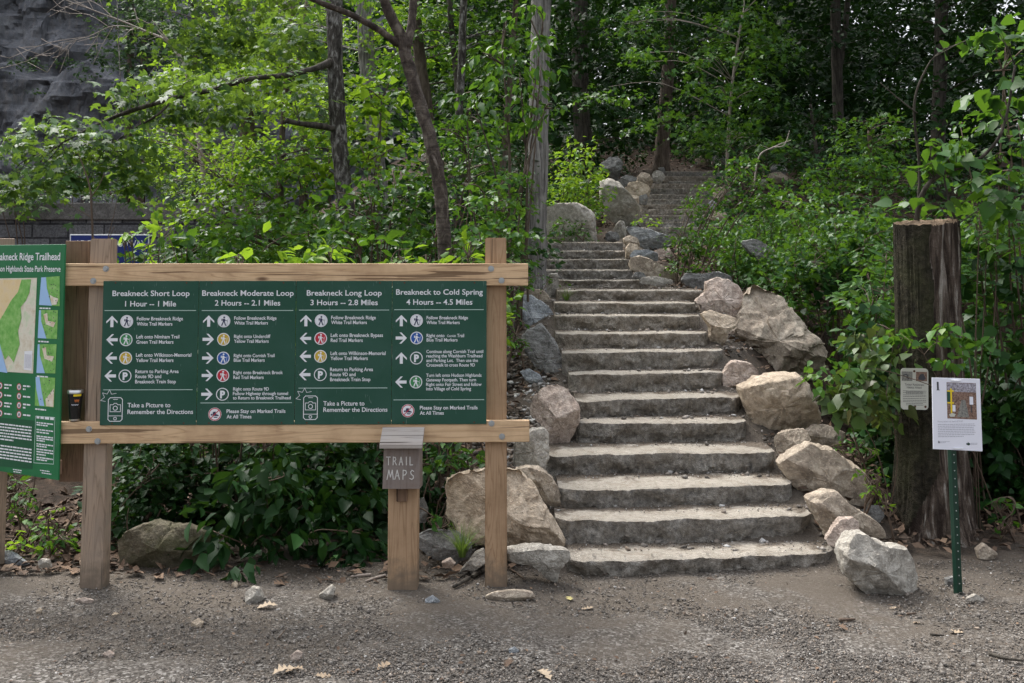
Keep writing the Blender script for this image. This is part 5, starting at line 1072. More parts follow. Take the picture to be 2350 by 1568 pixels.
# ---------------------------------------------------------------- shrubs behind and over the sign
def shrub(seed, label, blobs, leaf='ovate', size=.085, mat='leaf_mid', cover=1.7, K=14, L=.42, nst=7, name='shrub', cat='shrub', base=None, **kw):
    return plant(name, label, cat, blobs, leaf, size, K, L, mat, kw.pop('bark', 'twig'), seed=seed, cover=cover, nst=nst, crown='foliage', base=base, **kw)
def at(x, Y): X = (x - 1175) / F * Y; return (X, Y, gzf(X, Y))
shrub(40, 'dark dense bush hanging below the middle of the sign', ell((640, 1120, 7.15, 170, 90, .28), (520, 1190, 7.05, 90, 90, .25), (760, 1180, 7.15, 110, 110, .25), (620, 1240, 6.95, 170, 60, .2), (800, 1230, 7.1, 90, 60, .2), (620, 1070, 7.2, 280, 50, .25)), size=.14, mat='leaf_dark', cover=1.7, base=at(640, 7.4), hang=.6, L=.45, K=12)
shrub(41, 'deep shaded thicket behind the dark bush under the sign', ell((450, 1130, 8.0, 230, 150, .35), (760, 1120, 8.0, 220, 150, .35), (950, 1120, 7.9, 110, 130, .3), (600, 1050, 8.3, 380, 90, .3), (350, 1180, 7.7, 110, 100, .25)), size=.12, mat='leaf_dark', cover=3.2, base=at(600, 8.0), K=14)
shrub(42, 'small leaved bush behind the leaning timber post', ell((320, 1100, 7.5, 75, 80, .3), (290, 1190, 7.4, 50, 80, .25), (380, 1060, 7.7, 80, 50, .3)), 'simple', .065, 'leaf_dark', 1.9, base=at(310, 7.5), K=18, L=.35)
shrub(43, 'leafy shrub beside the map box, over the slanted tan boulder', ell((1010, 1060, 7.35, 60, 60, .2), (1080, 1040, 7.4, 40, 40, .2)), 'ovate', .085, 'leaf_mid', 1.5, base=at(1015, 7.45), K=12)
shrub(44, 'low broad leaved seedling by the flat brown rock', ell((1010, 1195, 7.05, 42, 24, .12)), 'ovate', .09, 'leaf_mid', 1.4, base=at(1008, 7.1), nst=3, L=.22, K=7, name='seedling', cat='plant')
TOPS = [(335, 545, 8.3, 60, 45, 'fresh bright shrub in front of the blue road sign'), (455, 570, 8.2, 90, 45, 'fresh green shrub above the first panel of the sign'), (580, 590, 8.0, 90, 40, 'fresh green shrub above the second panel of the sign'), (720, 590, 8.2, 90, 45, 'fresh green shrub at the foot of the rough maple trunk'), (880, 585, 8.1, 80, 45, 'fresh green shrub above the third panel of the sign'), (965, 590, 7.9, 50, 35, 'low sprouting shrub just left of the dark leaning trunk'), (1085, 590, 8.4, 60, 50, 'green shrub tucked beside the tall timber post')]
for i, (x, y, Y, rx, ry, lab) in enumerate(TOPS):
    shrub(50 + i, lab, ell((x, y, Y, rx, ry, .35), (x + 20, y + 100, Y + .1, rx, 90, .35)), 'ovate', .135, ['leaf_bright', 'leaf_mid', 'leaf_bright'][i % 3], 1.6, base=at(x, Y), nst=8, group=None, K=10, L=.42)
shrub(60, 'tall layered shrub left of the dark leaning trunk', ell((880, 440, 9.8, 110, 55, .5), (800, 470, 9.6, 80, 45, .4), (930, 520, 9.4, 100, 50, .4), (830, 540, 9.2, 110, 45, .4)), 'ovate', .10, 'leaf_mid', 1.7, base=at(880, 9.9), nst=9, tr=.009, flatten=.6)
shrub(61, 'tall layered shrub between the dark leaning trunk and the steps', ell((1090, 470, 10, 80, 60, .5), (1150, 530, 9.8, 80, 60, .4), (1060, 560, 9.4, 80, 45, .4), (1180, 440, 10.5, 60, 60, .5)), 'ovate', .09, 'leaf_mid', 1.7, base=at(1110, 10), nst=9, tr=.008, flatten=.6)
shrub(62, 'sapling with large hanging leaves beside the large straight trunk', ell((1150, 110, 10.8, 60, 45, .4), (1190, 190, 10.6, 80, 50, .4), (1150, 260, 10.8, 90, 45, .4), (1250, 250, 10.6, 50, 35, .35), (1080, 240, 11, 60, 50, .4), (1215, 60, 10.8, 70, 50, .4), (1240, 140, 10.7, 40, 40, .3)), 'ovate', .125, 'leaf_mid', 1.25, base=at(1180, 10.9), nst=9, tr=.011, hang=.8, name='sapling', cat='sapling', bark='bark_far')
shrub(63, 'yellow green sapling behind the dark leaning trunk', ell((860, 240, 12, 90, 70, .6), (800, 330, 12.4, 80, 60, .5), (900, 350, 11.5, 80, 45, .5), (720, 400, 12, 80, 45, .5)), 'heart', .11, 'leaf_bright', 1.4, base=at(850, 12), nst=8, tr=.01, name='sapling', cat='sapling')
shrub(64, 'pale new sapling leaves at mid height over the long loop panel', ell((1060, 330, 11.4, 90, 60, .5), (1000, 410, 11, 70, 50, .5), (1110, 400, 11.6, 80, 40, .5)), 'ovate', .10, 'leaf_mid', 1.3, base=at(1060, 11.4), nst=8, tr=.009, name='sapling', cat='sapling')
shrub(65, 'dark thicket filling the gap left of the rough maple trunk', ell((650, 520, 11, 130, 60, .5), (560, 560, 10.6, 150, 60, .5), (760, 540, 10.8, 90, 70, .5), (430, 590, 10.4, 140, 50, .5)), 'simple', .10, 'leaf_mid', 2.0, base=at(640, 11), nst=9, K=18, L=.5)
shrub(66, 'shaded thicket filling the gap behind the leaning trunk', ell((950, 480, 12.6, 160, 100, .6), (1120, 420, 13, 110, 120, .6), (1180, 560, 11.6, 70, 70, .4), (960, 570, 10.8, 160, 60, .5)), 'simple', .11, 'leaf_dark', 2.0, base=at(1000, 12), nst=9, K=18, L=.6)
shrub(67, 'leafy tangle at the foot of the large straight trunk beside the timber post', ell((1185, 590, 10.6, 32, 50, .3), (1190, 640, 10.3, 28, 30, .2), (1235, 635, 11.6, 30, 14, .2)), 'ovate', .08, 'leaf_mid', 1.6, base=at(1195, 10.8), nst=6)
shrub(68, 'bright fresh bush between the large straight trunk and the huge grey boulder', ell((1320, 380, 19, 60, 60, .7), (1300, 440, 18.6, 60, 50, .7), (1350, 430, 19, 45, 45, .6), (1345, 480, 19, 35, 25, .5)), 'ovate', .11, 'leaf_bright', 1.7, base=at(1320, 19), nst=7, L=.6)
shrub(69, 'small shrub growing in front of the huge grey boulder', ell((1300, 520, 17.2, 30, 25, .3), (1270, 555, 17.1, 18, 14, .2), (1330, 530, 17.2, 20, 22, .2)), 'ovate', .075, 'leaf_mid', 1.5, base=at(1305, 17.2), nst=5, L=.35)
# ---------------------------------------------------------------- around the middle of the stairs
plant('arching_shrub', 'slender arching shrub leaning over the upper flight', 'shrub', ell((1690, 380, 14.6, 60, 25, .35), (1735, 415, 14.5, 50, 22, .35), (1640, 420, 14.7, 50, 28, .35), (1600, 470, 14.7, 45, 35, .35), (1620, 540, 14.6, 60, 45, .4), (1560, 560, 14.6, 35, 50, .35), (1690, 470, 14.6, 60, 30, .35), (1580, 610, 14.6, 40, 35, .3)), 'ovate', .085, 10, .4, 'leaf_mid', 'twig', base=at(1575, 14.6), nst=12, seed=70, cover=1.4, crown='foliage', tr=.009, twigs=20)
shrub(71, 'low spreading shrub on the bank behind the long slanting slab', ell((1700, 560, 14, 80, 40, .4), (1780, 600, 13.4, 80, 45, .4), (1650, 620, 13.8, 50, 30, .3)), 'ovate', .075, 'leaf_mid', 1.4, base=at(1700, 14), nst=8)
shrub(72, 'leafy twig sprouting at the foot of the upper flight', ell((1480, 505, 17.6, 32, 12, .2), (1500, 555, 17.6, 24, 20, .2)), 'ovate', .085, 'leaf_bright', 1.1, base=at(1500, 17.6), nst=4, L=.3, K=8)
BANK = [(1850, 510, 13.2, 90, 50), (1920, 560, 12.2, 100, 60), (1890, 600, 12.2, 80, 50), (2000, 640, 10.6, 90, 70), (2010, 740, 10, 60, 70), (1960, 640, 11.8, 50, 50), (2010, 520, 12, 100, 60), (1800, 640, 12.4, 60, 45), (2040, 780, 9.0, 60, 80), (1770, 460, 15, 60, 50), (1930, 470, 14.5, 100, 50)]
BL = ['behind the massive boulder', 'above the massive boulder, beside the bedrock slab', 'crowding over the top of the massive boulder', 'halfway between massive boulder and stump', 'along the edge of the massive boulder', 'just above the massive boulder', 'beyond the stump on the dark slope', 'behind the upright layered boulder', 'pressed against the side of the stump', 'under the arching shrub on the slope', 'at the dark forest edge above the bank']
for i, (x, y, Y, rx, ry) in enumerate(BANK):
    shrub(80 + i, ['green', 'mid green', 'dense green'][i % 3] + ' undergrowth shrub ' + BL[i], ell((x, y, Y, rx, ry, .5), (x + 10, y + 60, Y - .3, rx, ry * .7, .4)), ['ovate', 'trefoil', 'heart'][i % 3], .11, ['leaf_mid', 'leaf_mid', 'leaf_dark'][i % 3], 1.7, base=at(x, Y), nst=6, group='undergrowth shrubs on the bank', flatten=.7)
shrub(95, 'bright fern like plant glowing in the shade of the slope', ell((1830, 470, 16, 40, 30, .3), (1870, 490, 16, 40, 25, .3)), 'simple', .11, 'leaf_bright', 1.2, base=at(1845, 16), nst=5, L=.6, K=20, name='fern', cat='plant', hang=.5)
# ---------------------------------------------------------------- round the stump and along the picture's edge
shrub(100, 'climbing vine with wilted brown leaves hanging beside the stump', ell((1975, 860, 7.75, 65, 60, .22), (1950, 920, 7.6, 60, 45, .2), (2010, 930, 7.75, 32, 50, .2), (2010, 790, 7.9, 60, 50, .22)), 'heart', .105, 'leaf_wilt', 2.2, base=at(2030, 7.9), nst=3, twigs=6, tr=.0035, hang=.9, name='vine', cat='vine', K=10, L=.35)
shrub(101, 'fresh green vine trailing across the front of the stump', ell((2110, 782, 7.25, 55, 14, .08), (2180, 760, 7.3, 50, 34, .12), (2240, 780, 7.45, 45, 35, .15), (2060, 760, 7.4, 40, 26, .12), (2190, 815, 7.25, 36, 14, .08), (1900, 850, 7.7, 50, 35, .15)), 'heart', .085, 'leaf_mid', 1.5, base=at(2245, 7.9), nst=3, twigs=5, tr=.0035, hang=.6, name='vine', cat='vine', K=8, L=.28)
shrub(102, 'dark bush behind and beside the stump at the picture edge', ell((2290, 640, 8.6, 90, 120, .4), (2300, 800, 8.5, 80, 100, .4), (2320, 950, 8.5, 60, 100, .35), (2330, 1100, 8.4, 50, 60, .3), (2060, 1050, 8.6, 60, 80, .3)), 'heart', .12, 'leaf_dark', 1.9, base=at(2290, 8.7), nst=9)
plant('poplar_sapling', 'tall sapling with large pale backed leaves rising behind the stump', 'sapling', ell((2300, 80, 7.6, 60, 60, .35), (2310, 210, 7.6, 60, 60, .35), (2280, 320, 7.6, 90, 45, .4), (2180, 390, 7.7, 70, 45, .35), (2120, 330, 7.8, 50, 40, .3), (2250, 430, 7.6, 100, 45, .4), (2330, 480, 7.5, 60, 60, .3), (2130, 460, 7.8, 60, 30, .3), (2200, 110, 7.7, 50, 35, .2)), 'heart', .13, 9, .45, 'leaf_mid', 'bark_dark', seed=103, cover=.95, crown='foliage', twigs=26,
      trunk=[(2102, 560, 7.9, .022), (2106, 490, 7.9, .022), (2125, 430, 7.85, .020), (2170, 395, 7.8, .017), (2240, 370, 7.7, .014), (2300, 300, 7.6, .011), (2330, 150, 7.6, .009)], limbs=[[(2106, 490, 7.9, .014), (2110, 380, 7.9, .012), (2098, 240, 7.8, .010), (2130, 150, 7.75, .007), (2170, 110, 7.7, .005)], [(2105, 260, 7.8, .007), (2060, 225, 7.8, .005), (2020, 190, 7.8, .003)], [(2200, 520, 7.8, .012), (2180, 470, 7.8, .010), (2165, 400, 7.8, .006)]], hang=.5, tr=.005)
shrub(108, 'tall bright green shrub filling the upper edge beyond the stump', ell((2325, 150, 8.5, 60, 80, .35), (2290, 300, 8.6, 85, 80, .4), (2335, 430, 8.4, 60, 80, .35), (2240, 420, 8.8, 60, 45, .3)), 'ovate', .11, 'leaf_mid', 1.5, base=at(2330, 8.7), nst=7, tr=.008)
shrub(104, 'mixed green bush right behind the cut top of the stump', ell((2210, 500, 8.4, 100, 50, .35), (2120, 520, 8.5, 70, 35, .3), (2300, 540, 8.3, 80, 60, .35)), 'ovate', .10, 'leaf_mid', 1.4, base=at(2200, 8.5), nst=7)
shrub(105, 'small leafy sprig in the dark beyond the green signpost', ell((2300, 1150, 7.6, 30, 16, .1), (2290, 1190, 7.6, 26, 12, .1)), 'ovate', .09, 'leaf_mid', 1.2, base=at(2295, 7.7), nst=3, L=.22, K=6, name='seedling', cat='plant')
shrub(106, 'bright little plant between the rounded tan boulder and the stump', ell((2005, 1090, 7.35, 26, 24, .1), (2010, 1130, 7.3, 22, 26, .1)), 'ovate', .06, 'leaf_bright', 1.3, base=at(2008, 7.35), nst=4, L=.2, K=8, name='seedling', cat='plant')
shrub(107, 'low creeping plant on the soil above the rounded tan boulder', ell((1940, 1020, 8.2, 60, 22, .15), (1990, 1040, 8.0, 40, 22, .15)), 'ovate', .065, 'leaf_mid', .9, base=at(1950, 8.2), nst=4, L=.25, name='creeping_plant', cat='plant')
# ---------------------------------------------------------------- low plants under the map board
WE = [(40, 1170, 7.6, 40, 40, 'leafy weeds in sun under the map board'), (120, 1200, 7.4, 45, 40, 'tall stemmed weed below the corner of the map board'), (150, 1250, 7.15, 35, 35, 'low weed clump against the leaning timber post'), (60, 1250, 7.2, 45, 30, 'dark weed clump over the blue grey stone'), (15, 1120, 8.0, 40, 25, 'weed clump deep under the map board')]
for i, (x, y, Y, rx, ry, lab) in enumerate(WE):
    shrub(110 + i, lab, ell((x, y, Y, rx, ry, .2)), 'ovate', .075, ['leaf_mid', 'leaf_bright'][i % 2], 1.3, base=at(x, Y), nst=6, L=.28, K=9, name='weed', cat='plant')
shrub(118, 'creeper on the soil beside the blue white boulder', ell((1185, 770, 9.6, 25, 40, .15), (1165, 690, 10.2, 30, 30, .15)), 'ovate', .07, 'leaf_mid', 1.2, base=at(1180, 9.8), nst=4, name='creeping_plant', cat='plant', L=.25, K=8)
# ================================================================ retaining wall, cliff and the green on them
def wallmat():
    t = NT('dark_coursed_stone'); v = t.coord('Object', (1, 1, 1))
    mp = t.n('ShaderNodeMapping'); mp.inputs['Rotation'].default_value = (pi / 2, 0, 0); t.l(v, mp.inputs['Vector'])
    b = t.n('ShaderNodeTexBrick'); t.l(mp.outputs[0], b.inputs['Vector'])
    for k, q in (('Color1', (.10, .10, .108, 1)), ('Color2', (.22, .22, .228, 1)), ('Mortar', (.035, .035, .04, 1)), ('Scale', 1.0), ('Mortar Size', .035), ('Brick Width', 1.3), ('Row Height', .5), ('Mortar Smooth', .3)): b.inputs[k].default_value = q
    n = t.noise(v, 1.6, 7, .7); n2 = t.noise(v, 12, 6, .7)
    c = t.mix(t.ramp(n, [(.5, (0, 0, 0)), (.7, (.5, .5, .5))]), b.outputs['Color'], (.26, .258, .26, 1))
    c = t.mix(t.ramp(n2, [(.35, (.7, .7, .7)), (.6, (0, 0, 0))]), c, (.03, .03, .033, 1))
    t.bump(t.math('ADD', b.outputs['Fac'], n2), .8, .06); return t.base(c, .9, .15)
M['wall'] = wallmat()
YW = 36.0; wt = P(0, 466, YW).z; x0, x1 = -60, -8.5
rw = empty('retaining_wall', ((x0 + x1) / 2, YW, 0), 0, 'dark coursed stone retaining wall with a pale coping below the cliff', 'wall')
MB().box(x0 - (x0 + x1) / 2, x1 - (x0 + x1) / 2, 0, 1.2, -.5, wt - .62).build('wall', M['wall'], rw)
M['coping'] = rockmat('weathered_concrete_coping', (.10, .095, .09), (.17, .16, .15), (.26, .25, .24))
MB().box(x0 - (x0 + x1) / 2, x1 - (x0 + x1) / 2, -.09, 1.2, wt - .617, wt, .03).build('coping', M['coping'], rw)
def cliffmat():
    t = NT('dark_blue_grey_cliff'); v = t.coord('Object'); a = t.noise(v, .5, 8, .7, .5); b = t.noise(t.coord('Object', (3, 3, .6)), 1.2, 7, .7)
    c = t.ramp(a, [(.35, (.07, .073, .083)), (.55, (.15, .155, .168)), (.75, (.27, .27, .272))])
    c = t.mix(t.ramp(b, [(.5, (0, 0, 0)), (.72, (.6, .6, .6))]), c, (.22, .20, .185, 1)); vo = t.n('ShaderNodeTexVoronoi', feature='DISTANCE_TO_EDGE', distance='CHEBYCHEV') if False else t.n('ShaderNodeTexVoronoi', feature='DISTANCE_TO_EDGE'); vo.inputs['Scale'].default_value = 1
    nn = t.n('ShaderNodeTexNoise'); nn.inputs['Scale'].default_value = .6; t.l(v, nn.inputs['Vector']); mp_ = t.n('ShaderNodeMapping'); mp_.inputs['Scale'].default_value = (.22, .1, .16); av = t.n('ShaderNodeVectorMath', operation='ADD'); t.l(v, mp_.inputs['Vector']); t.l(mp_.outputs[0], av.inputs[0]); t.l(nn.outputs['Color'], av.inputs[1]); t.l(av.outputs[0], vo.inputs['Vector'])
    ck = t.ramp(vo.outputs['Distance'], [(0, (0, 0, 0)), (.05, (1, 1, 1))]); c = t.mix(t.math('MULTIPLY', t.math('SUBTRACT', 1.0, ck), .35), c, (.02, .021, .025, 1))
    t.bump(t.math('ADD', b, t.math('MULTIPLY', ck, .3)), .7, .35); return t.base(c, .9, .15)
M['cliff'] = cliffmat()
cx = np.concatenate([np.arange(-80, -46, .9), np.arange(-46, 4, .22)]); cz_ = np.concatenate([np.arange(-1, 32, .22)]); v = []
for zz in cz_:
    for x in cx:
        wx = x + 1.6 * noise.noise(Vector((x * .35, zz * .35, 1))); wz = zz + 1.3 * noise.noise(Vector((x * .3, zz * .4, 7))); cell = noise.cell(Vector((wx / 3.6 + .06 * wz, wz / 5.2, 3)))
        c2 = noise.cell(Vector((wx / 1.5 - .05 * wz, wz / 2.6, 8))); y = 58 + .85 * cell + .4 * c2 + 1.2 * noise.fractal(Vector((x * .3, zz * .3, 0)), 1, 2, 5)
        led = P(0, 158, 58).z
        y += 2.6 * float(np.clip((zz - led - .2 * noise.noise(Vector((x * .4, 0, 5))) * 5) / .8, 0, 1)) + .12 * zz + .6 * max(0, x + 20)
        v.append((x + .25 * noise.noise(Vector((x, zz, 2))), y, zz))
nx = len(cx); f = [(j * nx + i, j * nx + i + 1, (j + 1) * nx + i + 1, (j + 1) * nx + i) for j in range(len(cz_) - 1) for i in range(nx - 1)]
props(mobj('cliff', v, f, M['cliff'], smooth=True, sharp=18), 'dark blue grey rock cliff with a grassy ledge', None, None, 'structure')
FAR = [(60, 445, 35.5, 110, 32, 'dense creeper spilling over the near end of the retaining wall'), (230, 430, 36.5, 100, 30, 'green bushes along the top of the retaining wall'), (400, 420, 37, 120, 40, 'bushes over the far end of the retaining wall'), (150, 380, 40, 120, 50, 'bushes at the foot of the cliff behind the wall'), (330, 360, 42, 120, 60, 'shadowy bushes under the cliff, behind the long limb')]
for i, (x, y, Y, rx, ry, lab) in enumerate(FAR):
    shrub(130 + i, lab, ell((x, y, Y, rx, ry, 1.0)), 'simple', .2, 'leaf_far', 1.7, base=((x - 1175) / F * Y, Y, wt - .3), nst=4, L=1.0, K=18, tr=.02)
LED = [(60, 145, 57.2, 80, 10), (180, 140, 57, 70, 14), (260, 135, 57, 60, 20), (190, 168, 56, 40, 10), (80, 215, 56, 12, 12)]
for i, (x, y, Y, rx, ry) in enumerate(LED):
    shrub(140 + i, ['grassy growth along the cliff ledge', 'low bushes on the cliff ledge', 'thick green growth at the end of the cliff ledge', 'tuft of growth just under the cliff ledge', 'lone tuft growing from the cliff face'][i], ell((x, y, Y, rx, ry, .8)), 'simple', .26, 'leaf_far', 1.3, base=tuple(P(x, y + ry, Y)), nst=0, L=1.0, K=14, name='cliff_plant', cat='plant')
CT = [(330, 60, 52, 110, 70), (450, 20, 50, 130, 80), (560, 120, 46, 120, 90), (300, -40, 54, 130, 60), (700, 60, 44, 130, 110)]
for i, (x, y, Y, rx, ry) in enumerate(CT):
    X_ = (x - 1175) / F * Y
    plant('tree', ['hazy tree growing beside the cliff edge', 'hazy tree crown above the long limb', 'hazy green tree behind the sunlit leaves', 'hazy tree at the very top of the cliff', 'hazy tree seen past the rough maple trunk'][i], 'tree', ell((x, y, Y, rx, ry, 2.5), (x + 30, y + 90, Y, rx, ry * .8, 2.5)), 'simple', .3, 16, 1.5, 'leaf_far', 'bark_far', trunk=[(x, y + 160, Y, .18), (x, y + 60, Y, .16), (x, y, Y, .1)], seed=150 + i, cover=1.5, twigs=20, tr=.03)
# bare twigs
def bare(name, label, cat, paths, mat, branch=0, seed=0):
    org = P(*paths[0][0][:3]); o = empty(name, org, 0, label, cat); m = MB(); rr = random.Random(seed)
    for pth in paths:
        pts = smoothpath([P(*t[:3]) for t in pth], 6); rad = np.interp(np.linspace(0, len(pth) - 1, len(pts)), range(len(pth)), [t[3] for t in pth]).tolist(); m.tube([p - org for p in pts], rad, 6, .05, seed)
        for k in range(branch):
            i = rr.randrange(3, len(pts)); s0 = pts[i]; L = rr.uniform(.5, 1.6); an = rr.uniform(-.9, .9); d = (pts[i] - pts[i - 3]).normalized()
            d = Vector((d.x * cos(an) - d.z * sin(an), rr.uniform(-.3, .3), d.x * sin(an) + d.z * cos(an))); e = s0 + d * L; mid = s0.lerp(e, .5) + Vector((0, 0, rr.uniform(-.15, .1)))
            tp = smoothpath([s0, mid, e + Vector((0, 0, rr.uniform(-.25, .15)))], 4); m.tube([p - org for p in tp], np.linspace(rad[i] * .6, .006, len(tp)).tolist(), 4, 0, k)
            for _ in range(2):
                p0 = tp[rr.randrange(2, len(tp))]; m.tube([p0 - org, p0 - org + Vector((rr.uniform(-.5, .1), 0, rr.uniform(-.35, .3)))], [.006, .004], 4, 0, k)
    m.build('branches', M[mat], o, True); return o
bare('dead_tree', 'bare grey dead branches reaching out in front of the cliff', 'tree', [[(470, 420, 20, .06), (440, 220, 20, .045), (400, 110, 20, .03), (320, 66, 20, .02), (230, 30, 19.7, .013), (150, 0, 19.4, .008)], [(320, 66, 20, .014), (260, 60, 19.8, .011), (200, 85, 19.6, .008), (135, 100, 19.4, .005)]], 'twig_pale', 9, 5)
bare('bare_sapling', 'thin bare sapling in front of the retaining wall and road sign', 'sapling', [[(214, 640, 9.5, .014), (213, 560, 9.5, .012), (210, 480, 9.5, .011), (206, 430, 9.5, .009), (190, 380, 9.5, .006), (178, 350, 9.5, .003)], [(209, 452, 9.5, .007), (225, 430, 9.5, .005), (240, 398, 9.5, .003)], [(211, 500, 9.5, .004), (185, 485, 9.5, .003), (160, 470, 9.5, .002)]], 'twig', 0, 6)
bare('bare_twigs', 'thin crossing dead twigs just above the leaning timber post', 'twig', [[(243, 640, 8.8, .006), (246, 560, 8.8, .005), (262, 490, 8.8, .003), (268, 460, 8.8, .002)], [(246, 560, 8.8, .004), (262, 520, 8.8, .003)], [(250, 570, 8.8, .003), (215, 545, 8.8, .002)]], 'twig', 0, 7)
SHD = [(1625, 352, 28.5, 45, 28), (1440, 352, 28, 40, 30), (1690, 372, 25.5, 40, 28), (1405, 392, 26, 26, 20), (1575, 345, 30, 45, 26), (1750, 352, 27, 60, 36)]
SHL = ['beyond the topmost step', 'behind the dark tilted boulder', 'in front of the thin pale stem', 'in the dead leaves under the dark trunk', 'just behind the shaded tree', 'behind the lone tan boulder']
for i, (x, y, Y, rx, ry) in enumerate(SHD):
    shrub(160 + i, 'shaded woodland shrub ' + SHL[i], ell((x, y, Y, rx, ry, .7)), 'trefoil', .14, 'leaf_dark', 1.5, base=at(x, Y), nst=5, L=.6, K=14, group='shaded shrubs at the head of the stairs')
bare('pale_branch', 'pale curved bare branch over the shaded slope', 'branch', [[(1730, 430, 15.5, .014), (1742, 360, 15.5, .012), (1775, 338, 15.5, .010), (1815, 322, 15.5, .006)], [(1775, 338, 15.5, .010), (1800, 333, 15.4, .008), (1812, 300, 15.4, .005)]], 'twig_pale', 0, 8)
print('LEAVES', NLEAF)
# ================================================================ road sign beyond the shrubs
YR = 16.0; c = P(251, 575, YR); g = gzf(c.x, YR)
rs = empty('road_sign', (c.x, YR, g), radians(0), 'blue highway sign with white letters half hidden by fresh leaves', 'sign')
w2 = 91 * px(YR); zt = P(251, 538, YR).z - g; zb = P(251, 640, YR).z - g
rp = MB().box(-w2, w2, -.01, .0, zb, zt, .004).build('sign_plate', M['white'], rs)
k = .018; MB().box(-w2 + k, w2 - k, -.0125, -.0101, zb + k, zt - k).build('blue_face', M['roadblue'], rp)
m = MB(); ch = 15 * px(YR); text_into(m, 'ADOPT A HIGHWAY', -w2 * .86, w2 * .92, P(251, 566, YR).z - g, ch, -.014, .008); m.build('lettering', M['white'], rp)
MB().box(-w2 * .55 - .03, -w2 * .55 + .03, .001, .05, -.2, zt - .05).build('post', M['steel'], rs); MB().box(w2 * .55 - .03, w2 * .55 + .03, .001, .05, -.2, zt - .05).build('post', M['steel'], rs)

# ================================================================ stump
def stumpmat():
    t = NT('rotten_stump_wood'); v = t.coord('Object', (16, 16, 1.6)); a = t.noise(v, 1, 6, .65, .7); f = t.noise(t.coord('Object', (60, 60, 9)), 1, 5, .7); b = t.noise(t.coord(), 22, 6, .7)
    bark = t.ramp(b, [(.3, (.010, .009, .007)), (.52, (.032, .028, .020)), (.75, (.085, .072, .048))])
    bark = t.mix(t.math('MULTIPLY', t.ramp(t.noise(t.coord(), 3, 5, .6), [(.45, (0, 0, 0)), (.65, (1, 1, 1))]), .4), bark, (.055, .06, .026, 1))
    bare = t.ramp(a, [(.30, (.012, .009, .008)), (.44, (.042, .033, .027)), (.55, (.15, .118, .095)), (.67, (.50, .47, .42))])
    bare = t.mix(t.math('MULTIPLY', f, .45), bare, (.05, .03, .022, 1))
    top = t.ramp(f, [(.3, (.10, .06, .04)), (.7, (.36, .27, .19))])
    at = t.attr('tint').outputs['Fac']
    c = t.mix(t.ramp(at, [(.30, (0, 0, 0)), (.36, (1, 1, 1))]), bark, bare); c = t.mix(t.ramp(at, [(.9, (0, 0, 0)), (.95, (1, 1, 1))]), c, top)
    t.bump(t.math('ADD', a, b), 1.0, .04); return t.base(c, .9, .12)
M['stump'] = stumpmat()
YS = 7.85; cS = P(2148, 1222, YS); gS = gzf(cS.x, YS)
stump = empty('tree_stump', (cS.x, YS, gS), 0, 'tall dark split tree stump with a sawn top and bare red brown wood', 'stump')
ws = px(YS); ztop = P(2140, 513, YS).z - gS; v = []; tint = []; nA = 160; nZ = 60
prof = [(0, 118), (.06, 100), (.15, 88), (.3, 78), (.5, 72), (.75, 71), (1, 71)]
for j in range(nZ + 1):
    u = j / nZ; R0 = np.interp(u, [p[0] for p in prof], [p[1] for p in prof]) * ws; cxo = np.interp(u, [0, .3, 1], [0, -.01, -.008])
    for k in range(nA):
        a = 2 * pi * k / nA; ca, sa = cos(a), sin(a)
        lob = 1 + (.16 * max(0, 1 - u * 5) ** 1.2) * sin(a * 5 + .7) + .035 * sin(a * 3 + u * 1.1)
        fur = noise.fractal(Vector((ca * 4.5, sa * 4.5, u * 2.2)), .9, 2, 5) * .05 + noise.noise(Vector((ca * 13, sa * 13, u * 2))) * .045 + noise.noise(Vector((ca * 30, sa * 30, u * 4))) * .015
        # facing sector (towards the camera is a = -90 deg); bare split wood on its signpost side
        t = (a - 1.5 * pi + pi) % (2 * pi) - pi + .18 * noise.noise(Vector((u * 6, 0, 1)))
        bound = (-.2 if u > .25 else -.2 - (.25 - u) * 4.4)
        isb = t > bound and t < 1.35
        g_ = 0
        if isb: g_ = -.085 + .04 * abs(noise.noise(Vector((t * 9, u * 1.5, 4)))) * 2
        slot = math.exp(-((t - .55 - .1 * sin(u * 5)) / .13) ** 2) * -.16
        r = R0 * lob * (1 + fur + g_ + slot); 
        zz = u * ztop + (u > .97) * (.03 * sin(a + .6) + (.05 * abs(noise.noise(Vector((t * 14, 2, 2)))) if isb else .01) + .018 * noise.noise(Vector((ca * 5, sa * 5, 0)))) - .12 * (1 - u)
        v.append((cxo + r * ca, r * sa * .9, zz)); tint.append(.6 if isb else .1)
f = [(j * nA + k, j * nA + (k + 1) % nA, (j + 1) * nA + (k + 1) % nA, (j + 1) * nA + k) for j in range(nZ) for k in range(nA)]
o = mobj('trunk', v, f, M['stump'], stump, True, tint=tint, sharp=50)
tv = [v[nZ * nA + k] for k in range(nA)]; n_ = len(tv)
inn = [(p[0] * .55, p[1] * .55, ztop + .012 + .02 * noise.noise(Vector(p) * 6)) for p in tv]
mobj('sawn_top', tv + inn + [(0, 0, ztop)], [(k, (k + 1) % n_, n_ + (k + 1) % n_, n_ + k) for k in range(n_)] + [(n_ + k, n_ + (k + 1) % n_, 2 * n_) for k in range(n_)], M['stump'], stump, True, tint=[1.0] * (2 * n_ + 1))
